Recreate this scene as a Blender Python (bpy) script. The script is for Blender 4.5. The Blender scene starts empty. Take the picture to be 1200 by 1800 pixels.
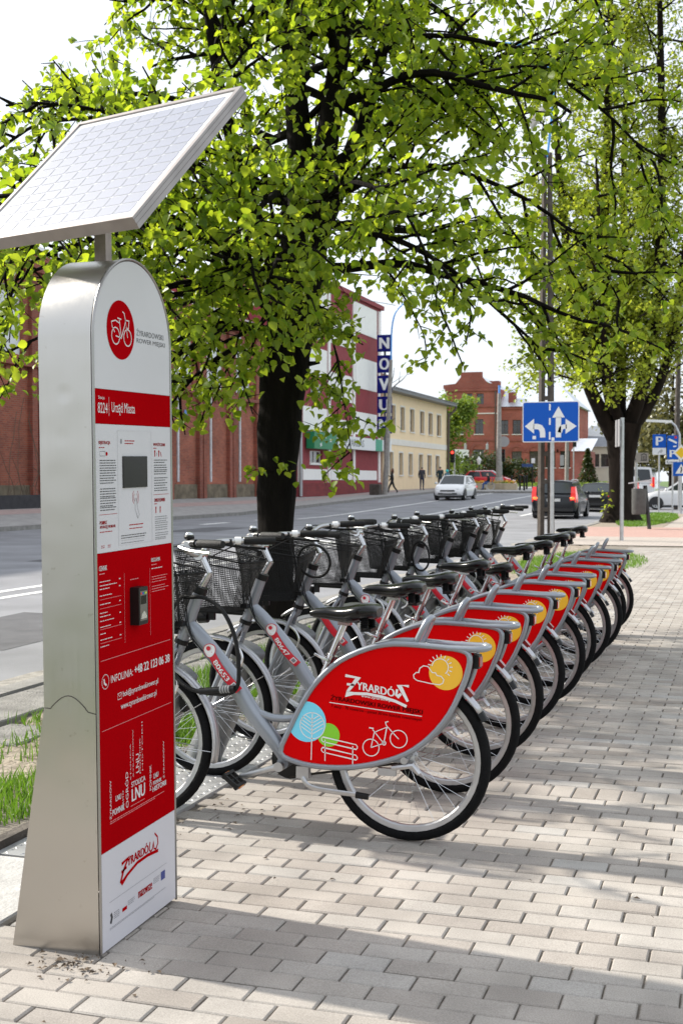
import bpy, math, random
import numpy as np
from mathutils import Vector, Matrix
rnd = random.Random(11)
sc = bpy.context.scene
COL = sc.collection
R = math.radians
# ------------------------------------------------------------------ camera
YAW = math.atan(705 / 2200); PITCH = math.atan(54 / 2200)
cd = bpy.data.cameras.new('camera'); cam = bpy.data.objects.new('camera', cd); COL.objects.link(cam)
cd.sensor_fit = 'VERTICAL'; cd.sensor_height = 36; cd.sensor_width = 24; cd.lens = 44
cd.clip_start = .05; cd.clip_end = 3000
cam.location = (0, 0, 1.37); cam.rotation_euler = (R(90) - PITCH, 0, YAW)
cd.dof.use_dof = True; cd.dof.focus_distance = 4.9; cd.dof.aperture_fstop = 9
sc.camera = cam
# ------------------------------------------------------------------ sky and sun
SUN_EL = 35
sun_dir = Vector((-.993 * math.cos(R(SUN_EL)), .118 * math.cos(R(SUN_EL)), math.sin(R(SUN_EL))))
wd = bpy.data.worlds.new('World'); sc.world = wd; wd.use_nodes = True
wt = wd.node_tree; wt.nodes.clear()
sky = wt.nodes.new('ShaderNodeTexSky'); sky.sky_type = 'NISHITA'; sky.sun_disc = False
sky.sun_elevation = R(SUN_EL); sky.sun_rotation = math.atan2(sun_dir.x, sun_dir.y) % (2 * math.pi)
sky.air_density = 1.0; sky.dust_density = 2.5; sky.ozone_density = 1.0
# thin bright spring cloud over the whole sky
tc = wt.nodes.new('ShaderNodeTexCoord'); nz = wt.nodes.new('ShaderNodeTexNoise')
nz.inputs['Scale'].default_value = 2.2; nz.inputs['Detail'].default_value = 5
wt.links.new(tc.outputs['Generated'], nz.inputs['Vector'])
mr = wt.nodes.new('ShaderNodeMapRange'); mr.inputs[1].default_value = .3; mr.inputs[2].default_value = .7
mr.inputs[3].default_value = .62; mr.inputs[4].default_value = .98
wt.links.new(nz.outputs['Fac'], mr.inputs[0])
mx = wt.nodes.new('ShaderNodeMix'); mx.data_type = 'RGBA'
mx.inputs[7].default_value = (9.6, 10.2, 11.0, 1)
wt.links.new(mr.outputs[0], mx.inputs[0]); wt.links.new(sky.outputs[0], mx.inputs[6])
bg = wt.nodes.new('ShaderNodeBackground'); bg.inputs[1].default_value = .09
wo = wt.nodes.new('ShaderNodeOutputWorld')
wt.links.new(mx.outputs[2], bg.inputs[0]); wt.links.new(bg.outputs[0], wo.inputs[0])
ld = bpy.data.lights.new('sun', 'SUN'); ld.energy = 5.0; ld.angle = R(1.4); ld.color = (1, .94, .84)
lo = bpy.data.objects.new('sun', ld); COL.objects.link(lo)
lo.rotation_euler = (-sun_dir).to_track_quat('-Z', 'Y').to_euler(); lo.location = (-20, 5, 20)
vs = sc.view_settings; vs.view_transform = 'Standard'; vs.look = 'None'; vs.gamma = 1; vs.use_curve_mapping = False
vs.exposure = 0.56
sc.render.engine = 'CYCLES'
cy = sc.cycles; cy.max_bounces = 6; cy.diffuse_bounces = 3; cy.glossy_bounces = 3; cy.transmission_bounces = 4
cy.transparent_max_bounces = 6; cy.use_denoising = True; cy.caustics_reflective = False; cy.caustics_refractive = False
cy.sample_clamp_indirect = 6
try: cy.denoiser = 'OPENIMAGEDENOISE'
except Exception: pass

# ------------------------------------------------------------------ text meshes (made before the scene grows)
_T = {}
def text_data(s, bold=0.0):
    k = s
    if k in _T: return _T[k]
    cu = bpy.data.curves.new('glyphs', 'FONT'); cu.body = s; cu.size = 1; cu.resolution_u = 3; cu.fill_mode = 'BOTH'
    ob = bpy.data.objects.new('glyphs', cu); COL.objects.link(ob)
    dg = bpy.context.evaluated_depsgraph_get(); dg.update()
    me = bpy.data.meshes.new_from_object(ob.evaluated_get(dg))
    v = [(p.co.x, p.co.y) for p in me.vertices]; f = [tuple(p.vertices) for p in me.polygons]
    bpy.data.meshes.remove(me); bpy.data.objects.remove(ob); bpy.data.curves.remove(cu)
    if v:
        x0 = min(p[0] for p in v); x1 = max(p[0] for p in v); y0 = min(p[1] for p in v); y1 = max(p[1] for p in v)
    else: x0 = y0 = 0; x1 = y1 = 1
    _T[k] = (v, f, x0, x1, y0, y1)
    return _T[k]
for s_, b_ in (('ŻYRARDOWSKI', 0), ('ROWER MIEJSKI', 0), ('8224', .01), ('Stacja', 0), ('Urząd Miasta', .015), ('REJESTRACJA', .02), ('WYPOŻYCZENIE', .02),
               ('ZWROT ROWERU', .02), ('POBIERZ', .02), ('APLIKACJĘ MOBILNĄ', .02), ('CENNIK', .03), ('REGULAMIN', .02), ('INFOLINIA:', 0), ('+48 22 123 06 38', .03),
               ('bok@zyrardowskirower.pl', .01), ('www.zyrardowskirower.pl', .01), ('ŻYRARDÓW', .02), ('POMNIK', .03), ('HISTORII', .03), ('OGRÓD', .03), ('STOLICA', .02),
               ('LNU', .03), ('MIASTO', .02), ('mazowsze', .03), ('YRARDÓ', .045), ('www.zyrardow.pl', .02), ('ŻYRARDOWSKI ROWER MIEJSKI', .025),
               ('7 stacji - 70 rowerów - ponad 30 km ścieżek rowerowych', .01), ('80653', .03), ('80647', .03), ('N', .05), ('O', .05), ('V', .05), ('U', .05), ('M', .05),
               ('BNP PARIBAS', .03), ('P', .03), ('Muzeum', .02), ('Targowa', .02), ('Koniec', .02)):
    text_data(s_, b_)

# ------------------------------------------------------------------ materials
MATS = {}
def pm(name, col, rough=.6, metal=0., var=0., vscale=6., bump=0., bscale=60., spec=.5, coat=0., emit=None, stretch=None, col2=None, detail=4, cior=None, ior=None):
    if name in MATS: return MATS[name]
    m = bpy.data.materials.new(name); m.use_nodes = True; nt = m.node_tree; b = nt.nodes['Principled BSDF']
    b.inputs['Base Color'].default_value = (*col, 1); b.inputs['Roughness'].default_value = rough; b.inputs['Metallic'].default_value = metal
    b.inputs['Specular IOR Level'].default_value = spec; b.inputs['Coat Weight'].default_value = coat
    if ior: b.inputs['IOR'].default_value = ior
    if cior: b.inputs['Coat IOR'].default_value = cior; b.inputs['Coat Roughness'].default_value = .05
    if emit: b.inputs['Emission Color'].default_value = (*emit[0], 1); b.inputs['Emission Strength'].default_value = emit[1]
    if var or bump:
        t = nt.nodes.new('ShaderNodeTexCoord'); src = t.outputs['Object']
        if stretch:
            mp = nt.nodes.new('ShaderNodeMapping'); mp.inputs['Scale'].default_value = stretch
            nt.links.new(src, mp.inputs[0]); src = mp.outputs[0]
    if var:
        n = nt.nodes.new('ShaderNodeTexNoise'); n.inputs['Scale'].default_value = vscale; n.inputs['Detail'].default_value = detail
        nt.links.new(src, n.inputs['Vector'])
        cr = nt.nodes.new('ShaderNodeValToRGB'); cr.color_ramp.elements[0].position = .3; cr.color_ramp.elements[1].position = .7
        c2 = col2 or tuple(min(1, c * (1 + var)) for c in col)
        cr.color_ramp.elements[0].color = (*[c * (1 - var) for c in col], 1); cr.color_ramp.elements[1].color = (*c2, 1)
        nt.links.new(n.outputs['Fac'], cr.inputs[0]); nt.links.new(cr.outputs[0], b.inputs['Base Color'])
    if bump:
        n2 = nt.nodes.new('ShaderNodeTexNoise'); n2.inputs['Scale'].default_value = bscale; n2.inputs['Detail'].default_value = 5
        nt.links.new(src, n2.inputs['Vector'])
        bp = nt.nodes.new('ShaderNodeBump'); bp.inputs['Strength'].default_value = bump; bp.inputs['Distance'].default_value = .02
        nt.links.new(n2.outputs['Fac'], bp.inputs['Height']); nt.links.new(bp.outputs[0], b.inputs['Normal'])
    MATS[name] = m
    return m
def brick_mat(name, axis, c1, c2, mortar, bw=.26, bh=.077, rough=.85, bias=0.0, stain=.35):
    m = bpy.data.materials.new(name); m.use_nodes = True; nt = m.node_tree; b = nt.nodes['Principled BSDF']
    b.inputs['Roughness'].default_value = rough
    t = nt.nodes.new('ShaderNodeTexCoord'); sx = nt.nodes.new('ShaderNodeSeparateXYZ'); cx = nt.nodes.new('ShaderNodeCombineXYZ')
    nt.links.new(t.outputs['Object'], sx.inputs[0])
    nt.links.new(sx.outputs['Y' if axis == 'Y' else 'X'], cx.inputs[0]); nt.links.new(sx.outputs['Z'], cx.inputs[1])
    br = nt.nodes.new('ShaderNodeTexBrick'); br.inputs['Scale'].default_value = 1; br.inputs['Brick Width'].default_value = bw; br.inputs['Row Height'].default_value = bh
    br.inputs['Mortar Size'].default_value = .008; br.inputs['Color1'].default_value = (*c1, 1); br.inputs['Color2'].default_value = (*c2, 1); br.inputs['Mortar'].default_value = (*mortar, 1)
    br.inputs['Bias'].default_value = bias
    nt.links.new(cx.outputs[0], br.inputs['Vector'])
    n = nt.nodes.new('ShaderNodeTexNoise'); n.inputs['Scale'].default_value = .55; n.inputs['Detail'].default_value = 7; n.inputs['Roughness'].default_value = .65
    nt.links.new(t.outputs['Object'], n.inputs['Vector'])
    mp = nt.nodes.new('ShaderNodeMapRange'); mp.inputs[1].default_value = .3; mp.inputs[2].default_value = .75; mp.inputs[3].default_value = 1 - stain; mp.inputs[4].default_value = 1.15
    nt.links.new(n.outputs['Fac'], mp.inputs[0])
    mm = nt.nodes.new('ShaderNodeMix'); mm.data_type = 'RGBA'; mm.blend_type = 'MULTIPLY'; mm.inputs[0].default_value = 1
    nt.links.new(br.outputs['Color'], mm.inputs[6]); nt.links.new(mp.outputs[0], mm.inputs[7])
    nt.links.new(mm.outputs[2], b.inputs['Base Color'])
    bp = nt.nodes.new('ShaderNodeBump'); bp.inputs['Strength'].default_value = .4; bp.inputs['Distance'].default_value = .01; bp.invert = True
    nt.links.new(br.outputs['Fac'], bp.inputs['Height']); nt.links.new(bp.outputs[0], b.inputs['Normal'])
    return m
def leaf_mat(name, dark, light, trans=.45, tcol=None):
    m = bpy.data.materials.new(name); m.use_nodes = True; nt = m.node_tree; b = nt.nodes['Principled BSDF']
    g = nt.nodes.new('ShaderNodeNewGeometry'); cr = nt.nodes.new('ShaderNodeValToRGB')
    cr.color_ramp.elements[0].color = (*dark, 1); cr.color_ramp.elements[1].color = (*light, 1)
    nt.links.new(g.outputs['Random Per Island'], cr.inputs[0])
    b.inputs['Roughness'].default_value = .38; b.inputs['Specular IOR Level'].default_value = .45
    nt.links.new(cr.outputs[0], b.inputs['Base Color'])
    tr = nt.nodes.new('ShaderNodeBsdfTranslucent')
    hs = nt.nodes.new('ShaderNodeMix'); hs.data_type = 'RGBA'; hs.blend_type = 'MULTIPLY'; hs.inputs[0].default_value = 1; hs.inputs[7].default_value = (*(tcol or (2.2, 2.0, .8)), 1)
    nt.links.new(cr.outputs[0], hs.inputs[6]); nt.links.new(hs.outputs[2], tr.inputs[0])
    mx = nt.nodes.new('ShaderNodeMixShader'); mx.inputs[0].default_value = trans
    nt.links.new(b.outputs[0], mx.inputs[1]); nt.links.new(tr.outputs[0], mx.inputs[2])
    nt.links.new(mx.outputs[0], nt.nodes['Material Output'].inputs[0])
    return m

# ------------------------------------------------------------------ mesh builder
def tag(o, label=None, cat=None, group=None, kind=None):
    if label: o['label'] = label
    if cat: o['category'] = cat
    if group: o['group'] = group
    if kind: o['kind'] = kind
    return o
def empty(name, loc=(0, 0, 0), rot=(0, 0, 0), scale=None):
    o = bpy.data.objects.new(name, None); COL.objects.link(o); o.location = loc; o.rotation_euler = rot
    o.empty_display_size = .1
    if scale: o.scale = scale
    return o
class MB:
    def __init__(s): s.v = []; s.f = []; s.m = []; s.cm = 0
    def mat(s, i): s.cm = i; return s
    def add(s, vs, fs):
        o = len(s.v); s.v.extend(tuple(p) for p in vs)
        for f in fs: s.f.append(tuple(i + o for i in f)); s.m.append(s.cm)
        return s
    def box(s, c, sz, M=None):
        x, y, z = (q / 2 for q in sz); c = Vector(c)
        vs = [Vector((a * x, b * y, d * z)) for a in (-1, 1) for b in (-1, 1) for d in (-1, 1)]
        vs = [(M @ p if M else p) + c for p in vs]
        return s.add(vs, [(0, 1, 3, 2), (4, 6, 7, 5), (0, 4, 5, 1), (2, 3, 7, 6), (0, 2, 6, 4), (1, 5, 7, 3)])
    def bx(s, x0, x1, y0, y1, z0, z1): return s.box(((x0 + x1) / 2, (y0 + y1) / 2, (z0 + z1) / 2), (abs(x1 - x0), abs(y1 - y0), abs(z1 - z0)))
    def cbox(s, x0, x1, y0, y1, z0, z1, b):
        # box with chamfered top edges
        vs = [(x0, y0, z0), (x1, y0, z0), (x1, y1, z0), (x0, y1, z0), (x0, y0, z1 - b), (x1, y0, z1 - b), (x1, y1, z1 - b), (x0, y1, z1 - b),
              (x0 + b, y0 + b, z1), (x1 - b, y0 + b, z1), (x1 - b, y1 - b, z1), (x0 + b, y1 - b, z1)]
        return s.add(vs, [(0, 1, 5, 4), (1, 2, 6, 5), (2, 3, 7, 6), (3, 0, 4, 7), (4, 5, 9, 8), (5, 6, 10, 9), (6, 7, 11, 10), (7, 4, 8, 11), (8, 9, 10, 11)])
    def tube(s, pts, r, n=8, closed=False, caps=True, flat=1.0, ref=None):
        pts = [Vector(p) for p in pts]; N = len(pts)
        rr = [r] * N if isinstance(r, (int, float)) else list(r)
        tans = []
        for i in range(N):
            a = pts[(i - 1) % N] if (closed or i > 0) else pts[i]; b = pts[(i + 1) % N] if (closed or i < N - 1) else pts[i]
            t = b - a
            tans.append(t.normalized() if t.length > 1e-9 else Vector((0, 0, 1)))
        u = Vector(ref) if ref else (Vector((0, 0, 1)) if abs(tans[0].z) < .9 else Vector((1, 0, 0)))
        vs = []
        for i in range(N):
            t = tans[i]; u = u - t * u.dot(t)
            if u.length < 1e-6: u = t.orthogonal()
            u.normalize(); w = t.cross(u)
            for k in range(n):
                an = 2 * math.pi * k / n
                vs.append(pts[i] + u * (math.cos(an) * rr[i]) + w * (math.sin(an) * rr[i] * flat))
        fs = []
        for i in range(N if closed else N - 1):
            j = (i + 1) % N
            for k in range(n):
                k2 = (k + 1) % n; fs.append((i * n + k, i * n + k2, j * n + k2, j * n + k))
        if caps and not closed:
            fs.append(tuple(range(n - 1, -1, -1))); fs.append(tuple((N - 1) * n + k for k in range(n)))
        return s.add(vs, fs)
    def cyl(s, p0, p1, r0, r1=None, n=12, caps=True): return s.tube([p0, p1], [r0, r0 if r1 is None else r1], n, caps=caps)
    def lathe(s, prof, n=16, o=(0, 0, 0), axis='Z', a0=0., a1=2 * math.pi):
        full = abs(a1 - a0) >= 2 * math.pi - 1e-6; N = n if full else n + 1; vs = []; o = Vector(o)
        for i in range(N):
            an = a0 + (a1 - a0) * i / n; c, q = math.cos(an), math.sin(an)
            for r, h in prof:
                vs.append(o + (Vector((r * c, r * q, h)) if axis == 'Z' else Vector((r * c, h, r * q)) if axis == 'Y' else Vector((h, r * c, r * q))))
        P = len(prof); fs = []
        for i in range(n):
            j = (i + 1) % N
            for k in range(P - 1): fs.append((i * P + k, j * P + k, j * P + k + 1, i * P + k + 1))
        return s.add(vs, fs)
    def sphere(s, c, r, n=12, m=8):
        if isinstance(r, (int, float)): r = (r, r, r)
        vs = [(c[0], c[1], c[2] + r[2])]
        for j in range(1, m):
            ph = math.pi * j / m
            for i in range(n):
                th = 2 * math.pi * i / n; vs.append((c[0] + r[0] * math.sin(ph) * math.cos(th), c[1] + r[1] * math.sin(ph) * math.sin(th), c[2] + r[2] * math.cos(ph)))
        vs.append((c[0], c[1], c[2] - r[2])); fs = []
        for i in range(n): fs.append((0, 1 + i, 1 + (i + 1) % n))
        for j in range(m - 2):
            for i in range(n): fs.append((1 + j * n + i, 1 + (j + 1) * n + i, 1 + (j + 1) * n + (i + 1) % n, 1 + j * n + (i + 1) % n))
        l = len(vs) - 1
        for i in range(n): fs.append((l, 1 + (m - 2) * n + (i + 1) % n, 1 + (m - 2) * n + i))
        return s.add(vs, fs)
    def prism(s, poly, fn, d0, d1):
        # fn(u, v, w) -> point ; poly in (u, v), extruded from w=d0 to w=d1
        n = len(poly); vs = [fn(u, v, d0) for u, v in poly] + [fn(u, v, d1) for u, v in poly]
        fs = [tuple(range(n - 1, -1, -1)), tuple(range(n, 2 * n))] + [(i, (i + 1) % n, n + (i + 1) % n, n + i) for i in range(n)]
        return s.add(vs, fs)
    def poly(s, pts): return s.add(pts, [tuple(range(len(pts)))])
    def stroke(s, pts, w, fn, closed=False):
        # flat line of width w through 2-D points, laid on the surface fn(u, v)
        N = len(pts); L = []; Rr = []
        for i in range(N):
            a = pts[(i - 1) % N] if (closed or i > 0) else pts[i]; b = pts[(i + 1) % N] if (closed or i < N - 1) else pts[i]
            tx, ty = b[0] - a[0], b[1] - a[1]; l = math.hypot(tx, ty) or 1; nx, ny = -ty / l, tx / l
            k = 1.0
            if (closed or 0 < i < N - 1):
                ax, ay = pts[i][0] - a[0], pts[i][1] - a[1]; la = math.hypot(ax, ay) or 1
                k = min(2.2, 1 / max(.3, abs(-ay / la * nx + ax / la * ny)))
            L.append((pts[i][0] + nx * w / 2 * k, pts[i][1] + ny * w / 2 * k)); Rr.append((pts[i][0] - nx * w / 2 * k, pts[i][1] - ny * w / 2 * k))
        vs = [fn(*p) for p in L] + [fn(*p) for p in Rr]
        return s.add(vs, [(i, (i + 1) % N, N + (i + 1) % N, N + i) for i in range(N if closed else N - 1)])
    def text(s, t, bold, x0, x1, y0, y1, fn, rot=0., mono=False):
        # fit the text into the rectangle; rot turns it about the lower left corner
        # bold letters are printed in two or three passes, each a hair above the last
        v, f, a0, a1, b0, b1 = text_data(t); kx = (x1 - x0) / (a1 - a0); ky = (y1 - y0) / (b1 - b0); c, q = math.cos(rot), math.sin(rot)
        P0 = Vector(fn(x0, y0)); nn = (Vector(fn(x0 + .01, y0)) - P0).cross(Vector(fn(x0, y0 + .01)) - P0).normalized()
        for k, dx in enumerate((0,) if bold <= .001 else (-.5, .5) if bold < .02 else (-1, 1, 0)):
            o = []
            for px, py in v:
                u = (px - a0 + dx * max(bold, .012)) * kx; w = (py - b0) * ky; o.append(Vector(fn(x0 + u * c - w * q, y0 + u * q + w * c)) + nn * (.00022 * k))
            s.add(o, f)
        return s
    def build(s, name, mats, parent=None, smooth=40, loc=None, rot=None):
        me = s.mesh(name, mats, smooth)
        return obj(name, me, parent, loc, rot)
    def mesh(s, name, mats, smooth=40):
        me = bpy.data.meshes.new(name); me.from_pydata(s.v, [], s.f)
        for m in (mats if isinstance(mats, (list, tuple)) else [mats]): me.materials.append(m)
        if any(s.m): me.polygons.foreach_set('material_index', s.m)
        if smooth:
            me.polygons.foreach_set('use_smooth', [True] * len(s.f)); me.set_sharp_from_angle(angle=R(smooth))
        me.update()
        return me
def obj(name, me, parent=None, loc=None, rot=None):
    o = bpy.data.objects.new(name, me); COL.objects.link(o)
    if parent: o.parent = parent
    if loc: o.location = loc
    if rot: o.rotation_euler = rot
    return o
def children(o): return [c for c in bpy.data.objects if c.parent == o]
def copy_tree(o, kids, parent=None):
    c = o.copy(); COL.objects.link(c); c.parent = parent
    for ch in kids.get(o.name, ()): copy_tree(ch, kids, c)
    return c
def kid_map():
    k = {}
    for o in bpy.data.objects:
        if o.parent: k.setdefault(o.parent.name, []).append(o)
    return k
def arc(cx, cz, r, a0, a1, n): return [(cx + r * math.cos(R(a0 + (a1 - a0) * i / n)), cz + r * math.sin(R(a0 + (a1 - a0) * i / n))) for i in range(n + 1)]
def smooth_path(pts, k=4, closed=False):
    P = [Vector(p) for p in pts]; N = len(P); out = []
    for i in range(N if closed else N - 1):
        p0 = P[(i - 1) % N] if (closed or i > 0) else P[i]; p1 = P[i]; p2 = P[(i + 1) % N]; p3 = P[(i + 2) % N] if (closed or i < N - 2) else p2
        for j in range(k):
            t = j / k
            out.append(.5 * ((2 * p1) + (p2 - p0) * t + (2 * p0 - 5 * p1 + 4 * p2 - p3) * t * t + (3 * p1 - p0 - 3 * p2 + p3) * t ** 3))
    if not closed: out.append(P[-1])
    return out
def clip_convex(poly, clip):
    # Sutherland-Hodgman; clip is counter-clockwise
    out = list(poly)
    for i in range(len(clip)):
        ax, ay = clip[i]; bx, by = clip[(i + 1) % len(clip)]; inp = out; out = []
        side = lambda p: (bx - ax) * (p[1] - ay) - (by - ay) * (p[0] - ax)
        for j in range(len(inp)):
            p, q = inp[j], inp[(j + 1) % len(inp)]; sp, sq = side(p), side(q)
            if sp >= 0: out.append(p)
            if (sp >= 0) != (sq >= 0):
                t = sp / (sp - sq); out.append((p[0] + (q[0] - p[0]) * t, p[1] + (q[1] - p[1]) * t))
        if not out: return []
    return out
# ------------------------------------------------------------------ ground levels
_RP = [(-1e4, 0), (50, 0), (70, .38), (89, .70), (106, .80), (150, 1.30), (400, 1.6), (1e5, 1.6)]
def rise(Y):
    for (a, p), (b, q) in zip(_RP, _RP[1:]):
        if Y <= b: return p + (q - p) * (Y - a) / (b - a)
def cl(v): return max(0., min(1., v))
def gz(X, Y): return max(rise(Y) * cl((-X - 5) / 7), .52 * cl((-X - 20.8) / 4.4))
def sheet(name, xs, ys, dz, mat, parent=None, kind='structure', jit=0):
    m = MB(); W = len(xs)
    vs = [(x, y, gz(x, y) + dz + (rnd.uniform(-jit, jit) if jit else 0)) for y in ys for x in xs]
    fs = [(j * W + i, j * W + i + 1, (j + 1) * W + i + 1, (j + 1) * W + i) for j in range(len(ys) - 1) for i in range(W - 1)]
    m.add(vs, fs); o = m.build(name, mat, parent, 60)
    if kind and not parent: o['kind'] = kind
    return o
def rng(a, b, n): return [a + (b - a) * i / n for i in range(n + 1)]
M_soil = pm('soil', (.24, .19, .14), .95, var=.35, vscale=14, bump=.8, bscale=45, col2=(.40, .34, .27), detail=8)
M_asph = pm('asphalt', (.22, .222, .235), .85, var=.2, vscale=.8, bump=.35, bscale=220, detail=8)
M_walk = pm('concrete_walk', (.33, .32, .31), .9, var=.14, vscale=3, bump=.3, bscale=90)
M_pink = pm('pink_walk', (.40, .30, .28), .9, var=.14, vscale=4, bump=.3, bscale=90)
M_kerb = pm('kerb_stone', (.25, .24, .225), .9, var=.22, vscale=5, bump=.4, bscale=60)
M_white_paint = pm('road_paint', (.74, .74, .72), .7, var=.12, vscale=9)
M_grassland = pm('far_grass', (.10, .16, .045), .95, var=.3, vscale=2, bump=.5, bscale=30)
sheet('ground', rng(-420, -60, 9) + rng(-50, 50, 40) + rng(60, 420, 9), rng(-60, 160, 60) + rng(180, 900, 18), -.26, M_grassland)
sheet('road', rng(-20.6, -4.62, 16), rng(-30, 160, 95), -.10, M_asph)
sheet('side_road', rng(-4.60, 60, 12), rng(55, 82, 10), -.098, M_asph)
sheet('cross_road', rng(-90, -20.62, 14), rng(108, 121, 5), -.09, M_asph)
# repairs, a drain and a manhole in the carriageway
M_patch = pm('asphalt_patch', (.105, .105, .112), .9, var=.2, vscale=3, bump=.4, bscale=200, detail=8); M_dust = pm('gutter_grit', (.30, .28, .25), .95, var=.3, vscale=12, bump=.5, bscale=80, detail=8)
for x0, x1, y0, y1 in ((-7.6, -6.1, 9.4, 12.2), (-12.6, -11.4, 20, 29), (-16.2, -14.8, 33, 37), (-7.2, -5.9, 26, 28.2)):
    m = MB(); m.poly([(x + rnd.uniform(-.08, .08), y + rnd.uniform(-.1, .1), -.097) for x, y in ((x0, y0), ((x0 + x1) / 2, y0), (x1, y0), (x1, (y0 + y1) / 2), (x1, y1), ((x0 + x1) / 2, y1), (x0, y1), (x0, (y0 + y1) / 2))]); m.build('asphalt_patch', M_patch, None, 0)['kind'] = 'structure'
m = MB(); k_ = 60; pr_ = [(-4.67, 2 + .8 * i) for i in range(k_)] + [(-4.95 - rnd.uniform(0, .25), 2 + .8 * i) for i in reversed(range(k_))]
for i in range(k_ - 1): m.poly([(*pr_[i], -.0965), (*pr_[i + 1], -.0965), (*pr_[2 * k_ - 2 - i], -.0965), (*pr_[2 * k_ - 1 - i], -.0965)])
m.build('gutter_strip', M_dust, None, 0)['kind'] = 'structure'
for x, y in ((-10.6, 15.5), (-13.4, 41)):
    m = MB(); m.lathe([(0, -.094), (.30, -.094), (.33, -.0965)], 24, (x, y, 0)); tag(m.build('manhole_cover', pm('cast_iron', (.07, .068, .066), .6, .6, var=.3, vscale=20, bump=.6, bscale=60), None, 30), 'round iron manhole cover in the near lane' if y < 20 else 'round iron manhole cover in the far lane', 'manhole cover', 'manhole covers')
# ---- markings
mk = MB()
def mark(x0, x1, y0, y1):
    n = max(1, int((y1 - y0) / 3))
    for i in range(n):
        a, b = y0 + (y1 - y0) * i / n, y0 + (y1 - y0) * (i + 1) / n
        mk.poly([(x0, a, gz(x0, a) - .096), (x1, a, gz(x1, a) - .096), (x1, b, gz(x1, b) - .096), (x0, b, gz(x0, b) - .096)])
def road_line(name, segs):
    global mk
    mk = MB()
    for q in segs: mark(*q)
    o = mk.build(name, M_white_paint, None, 0); o['kind'] = 'structure'; return o
road_line('road_marking', [(-8.93, -8.79, -10, 46)]); road_line('road_marking', [(-9.45, -9.31, -10, 46)])
road_line('road_marking', [(-17.6, -17.3, y, y + 2.2) for y in range(14, 46, 5)])
road_line('road_marking', [(-16.6, -16.42, 46, 86)]); road_line('road_marking', [(-12.9, -12.74, 46, 88)])
road_line('road_marking', [(-8.9, -8.76, y, y + 3) for y in range(52, 90, 7)])
road_line('road_marking', [(x, x + .5, 90, 94) for x in (-12.6, -11.6, -10.6, -9.6, -8.6, -7.6, -6.6, -5.6)])
# ---- far pavement, kerbs
fp = sheet('far_pavement', [-20.75] + rng(-21.2, -26.4, 8), rng(-30, 108, 69), .03, M_walk)
sheet('tile_band', [-23.9, -23.4, -22.9], rng(-30, 100, 65), .034, M_pink, fp)
kb = MB()
def kerb_run(name, x0, x1, y0, y1, top, parent=None, step=1.0):
    k = 0; y = y0
    while y < y1 - .01:
        b = MB(); e = min(y + step, y1)
        za, zb = gz((x0 + x1) / 2, y), gz((x0 + x1) / 2, e)
        vs = [(x0, y + .006, za - .3), (x1, y + .006, za - .3), (x1, y + .006, za + top), (x0, y + .006, za + top), (x0, e, zb - .3), (x1, e, zb - .3), (x1, e, zb + top), (x0, e, zb + top)]
        b.add(vs, [(0, 1, 2, 3), (7, 6, 5, 4), (3, 2, 6, 7), (1, 5, 6, 2), (0, 3, 7, 4)])
        b.build('kerb_stone', M_kerb, parent, 0); y = e; k += 1
far_kerb = tag(empty('far_kerb'), kind='structure')
kerb_run('kerb', -20.75, -20.58, 10, 88, .036, far_kerb, 2.0)
near_kerb = tag(empty('kerb'), kind='structure')
kerb_run('kerb', -4.66, -4.50, 2, 56, .012, near_kerb, 1.0)
# island of pavement beyond the junction
isl = sheet('corner_pavement', rng(-20.56, -13.4, 6), rng(86, 140, 27), .028, M_walk)
ik = tag(empty('corner_kerb'), kind='structure')
for i in range(7):
    b = MB(); x0 = -20.5 + i * 1.02; z = gz(x0, 86); b.bx(x0, x0 + 1.0, 85.82, 85.99, z - .3, z + .034); b.build('kerb_stone', M_kerb, ik, 0)
kerb_run('kerb', -13.39, -13.2, 86, 110, .034, ik, 2.0)
# ---- verge between parking rack and road
verge = sheet('verge', rng(-4.50, -2.2, 24), rng(1.0, 28.4, 160), -.022, M_soil, jit=.012)
M_slab = pm('edge_slab', (.22, .21, .195), .92, var=.35, vscale=5, bump=.7, bscale=60, detail=8)
for i in range(34):
    b = MB(); y = 3.6 + i * .505
    b.cbox(-4.48, -3.99 + rnd.uniform(-.01, .01), y, y + .495, -.2, .004 + rnd.uniform(-.006, .006), .008); b.build('slab', M_slab, verge, 0)
    if rnd.random() < .72:
        b = MB(); b.cbox(-3.975, -3.62 + rnd.uniform(-.02, .02), y + .1, y + .59, -.2, -.004 + rnd.uniform(-.012, .004), .008); b.build('slab', M_slab, verge, 0)
b = MB(); b.bx(-2.66, -2.61, 3.6, 13, -.2, .035); b.build('edging_board', pm('old_board', (.10, .085, .07), .9, var=.3, vscale=8, bump=.5), verge, 0)
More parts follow.
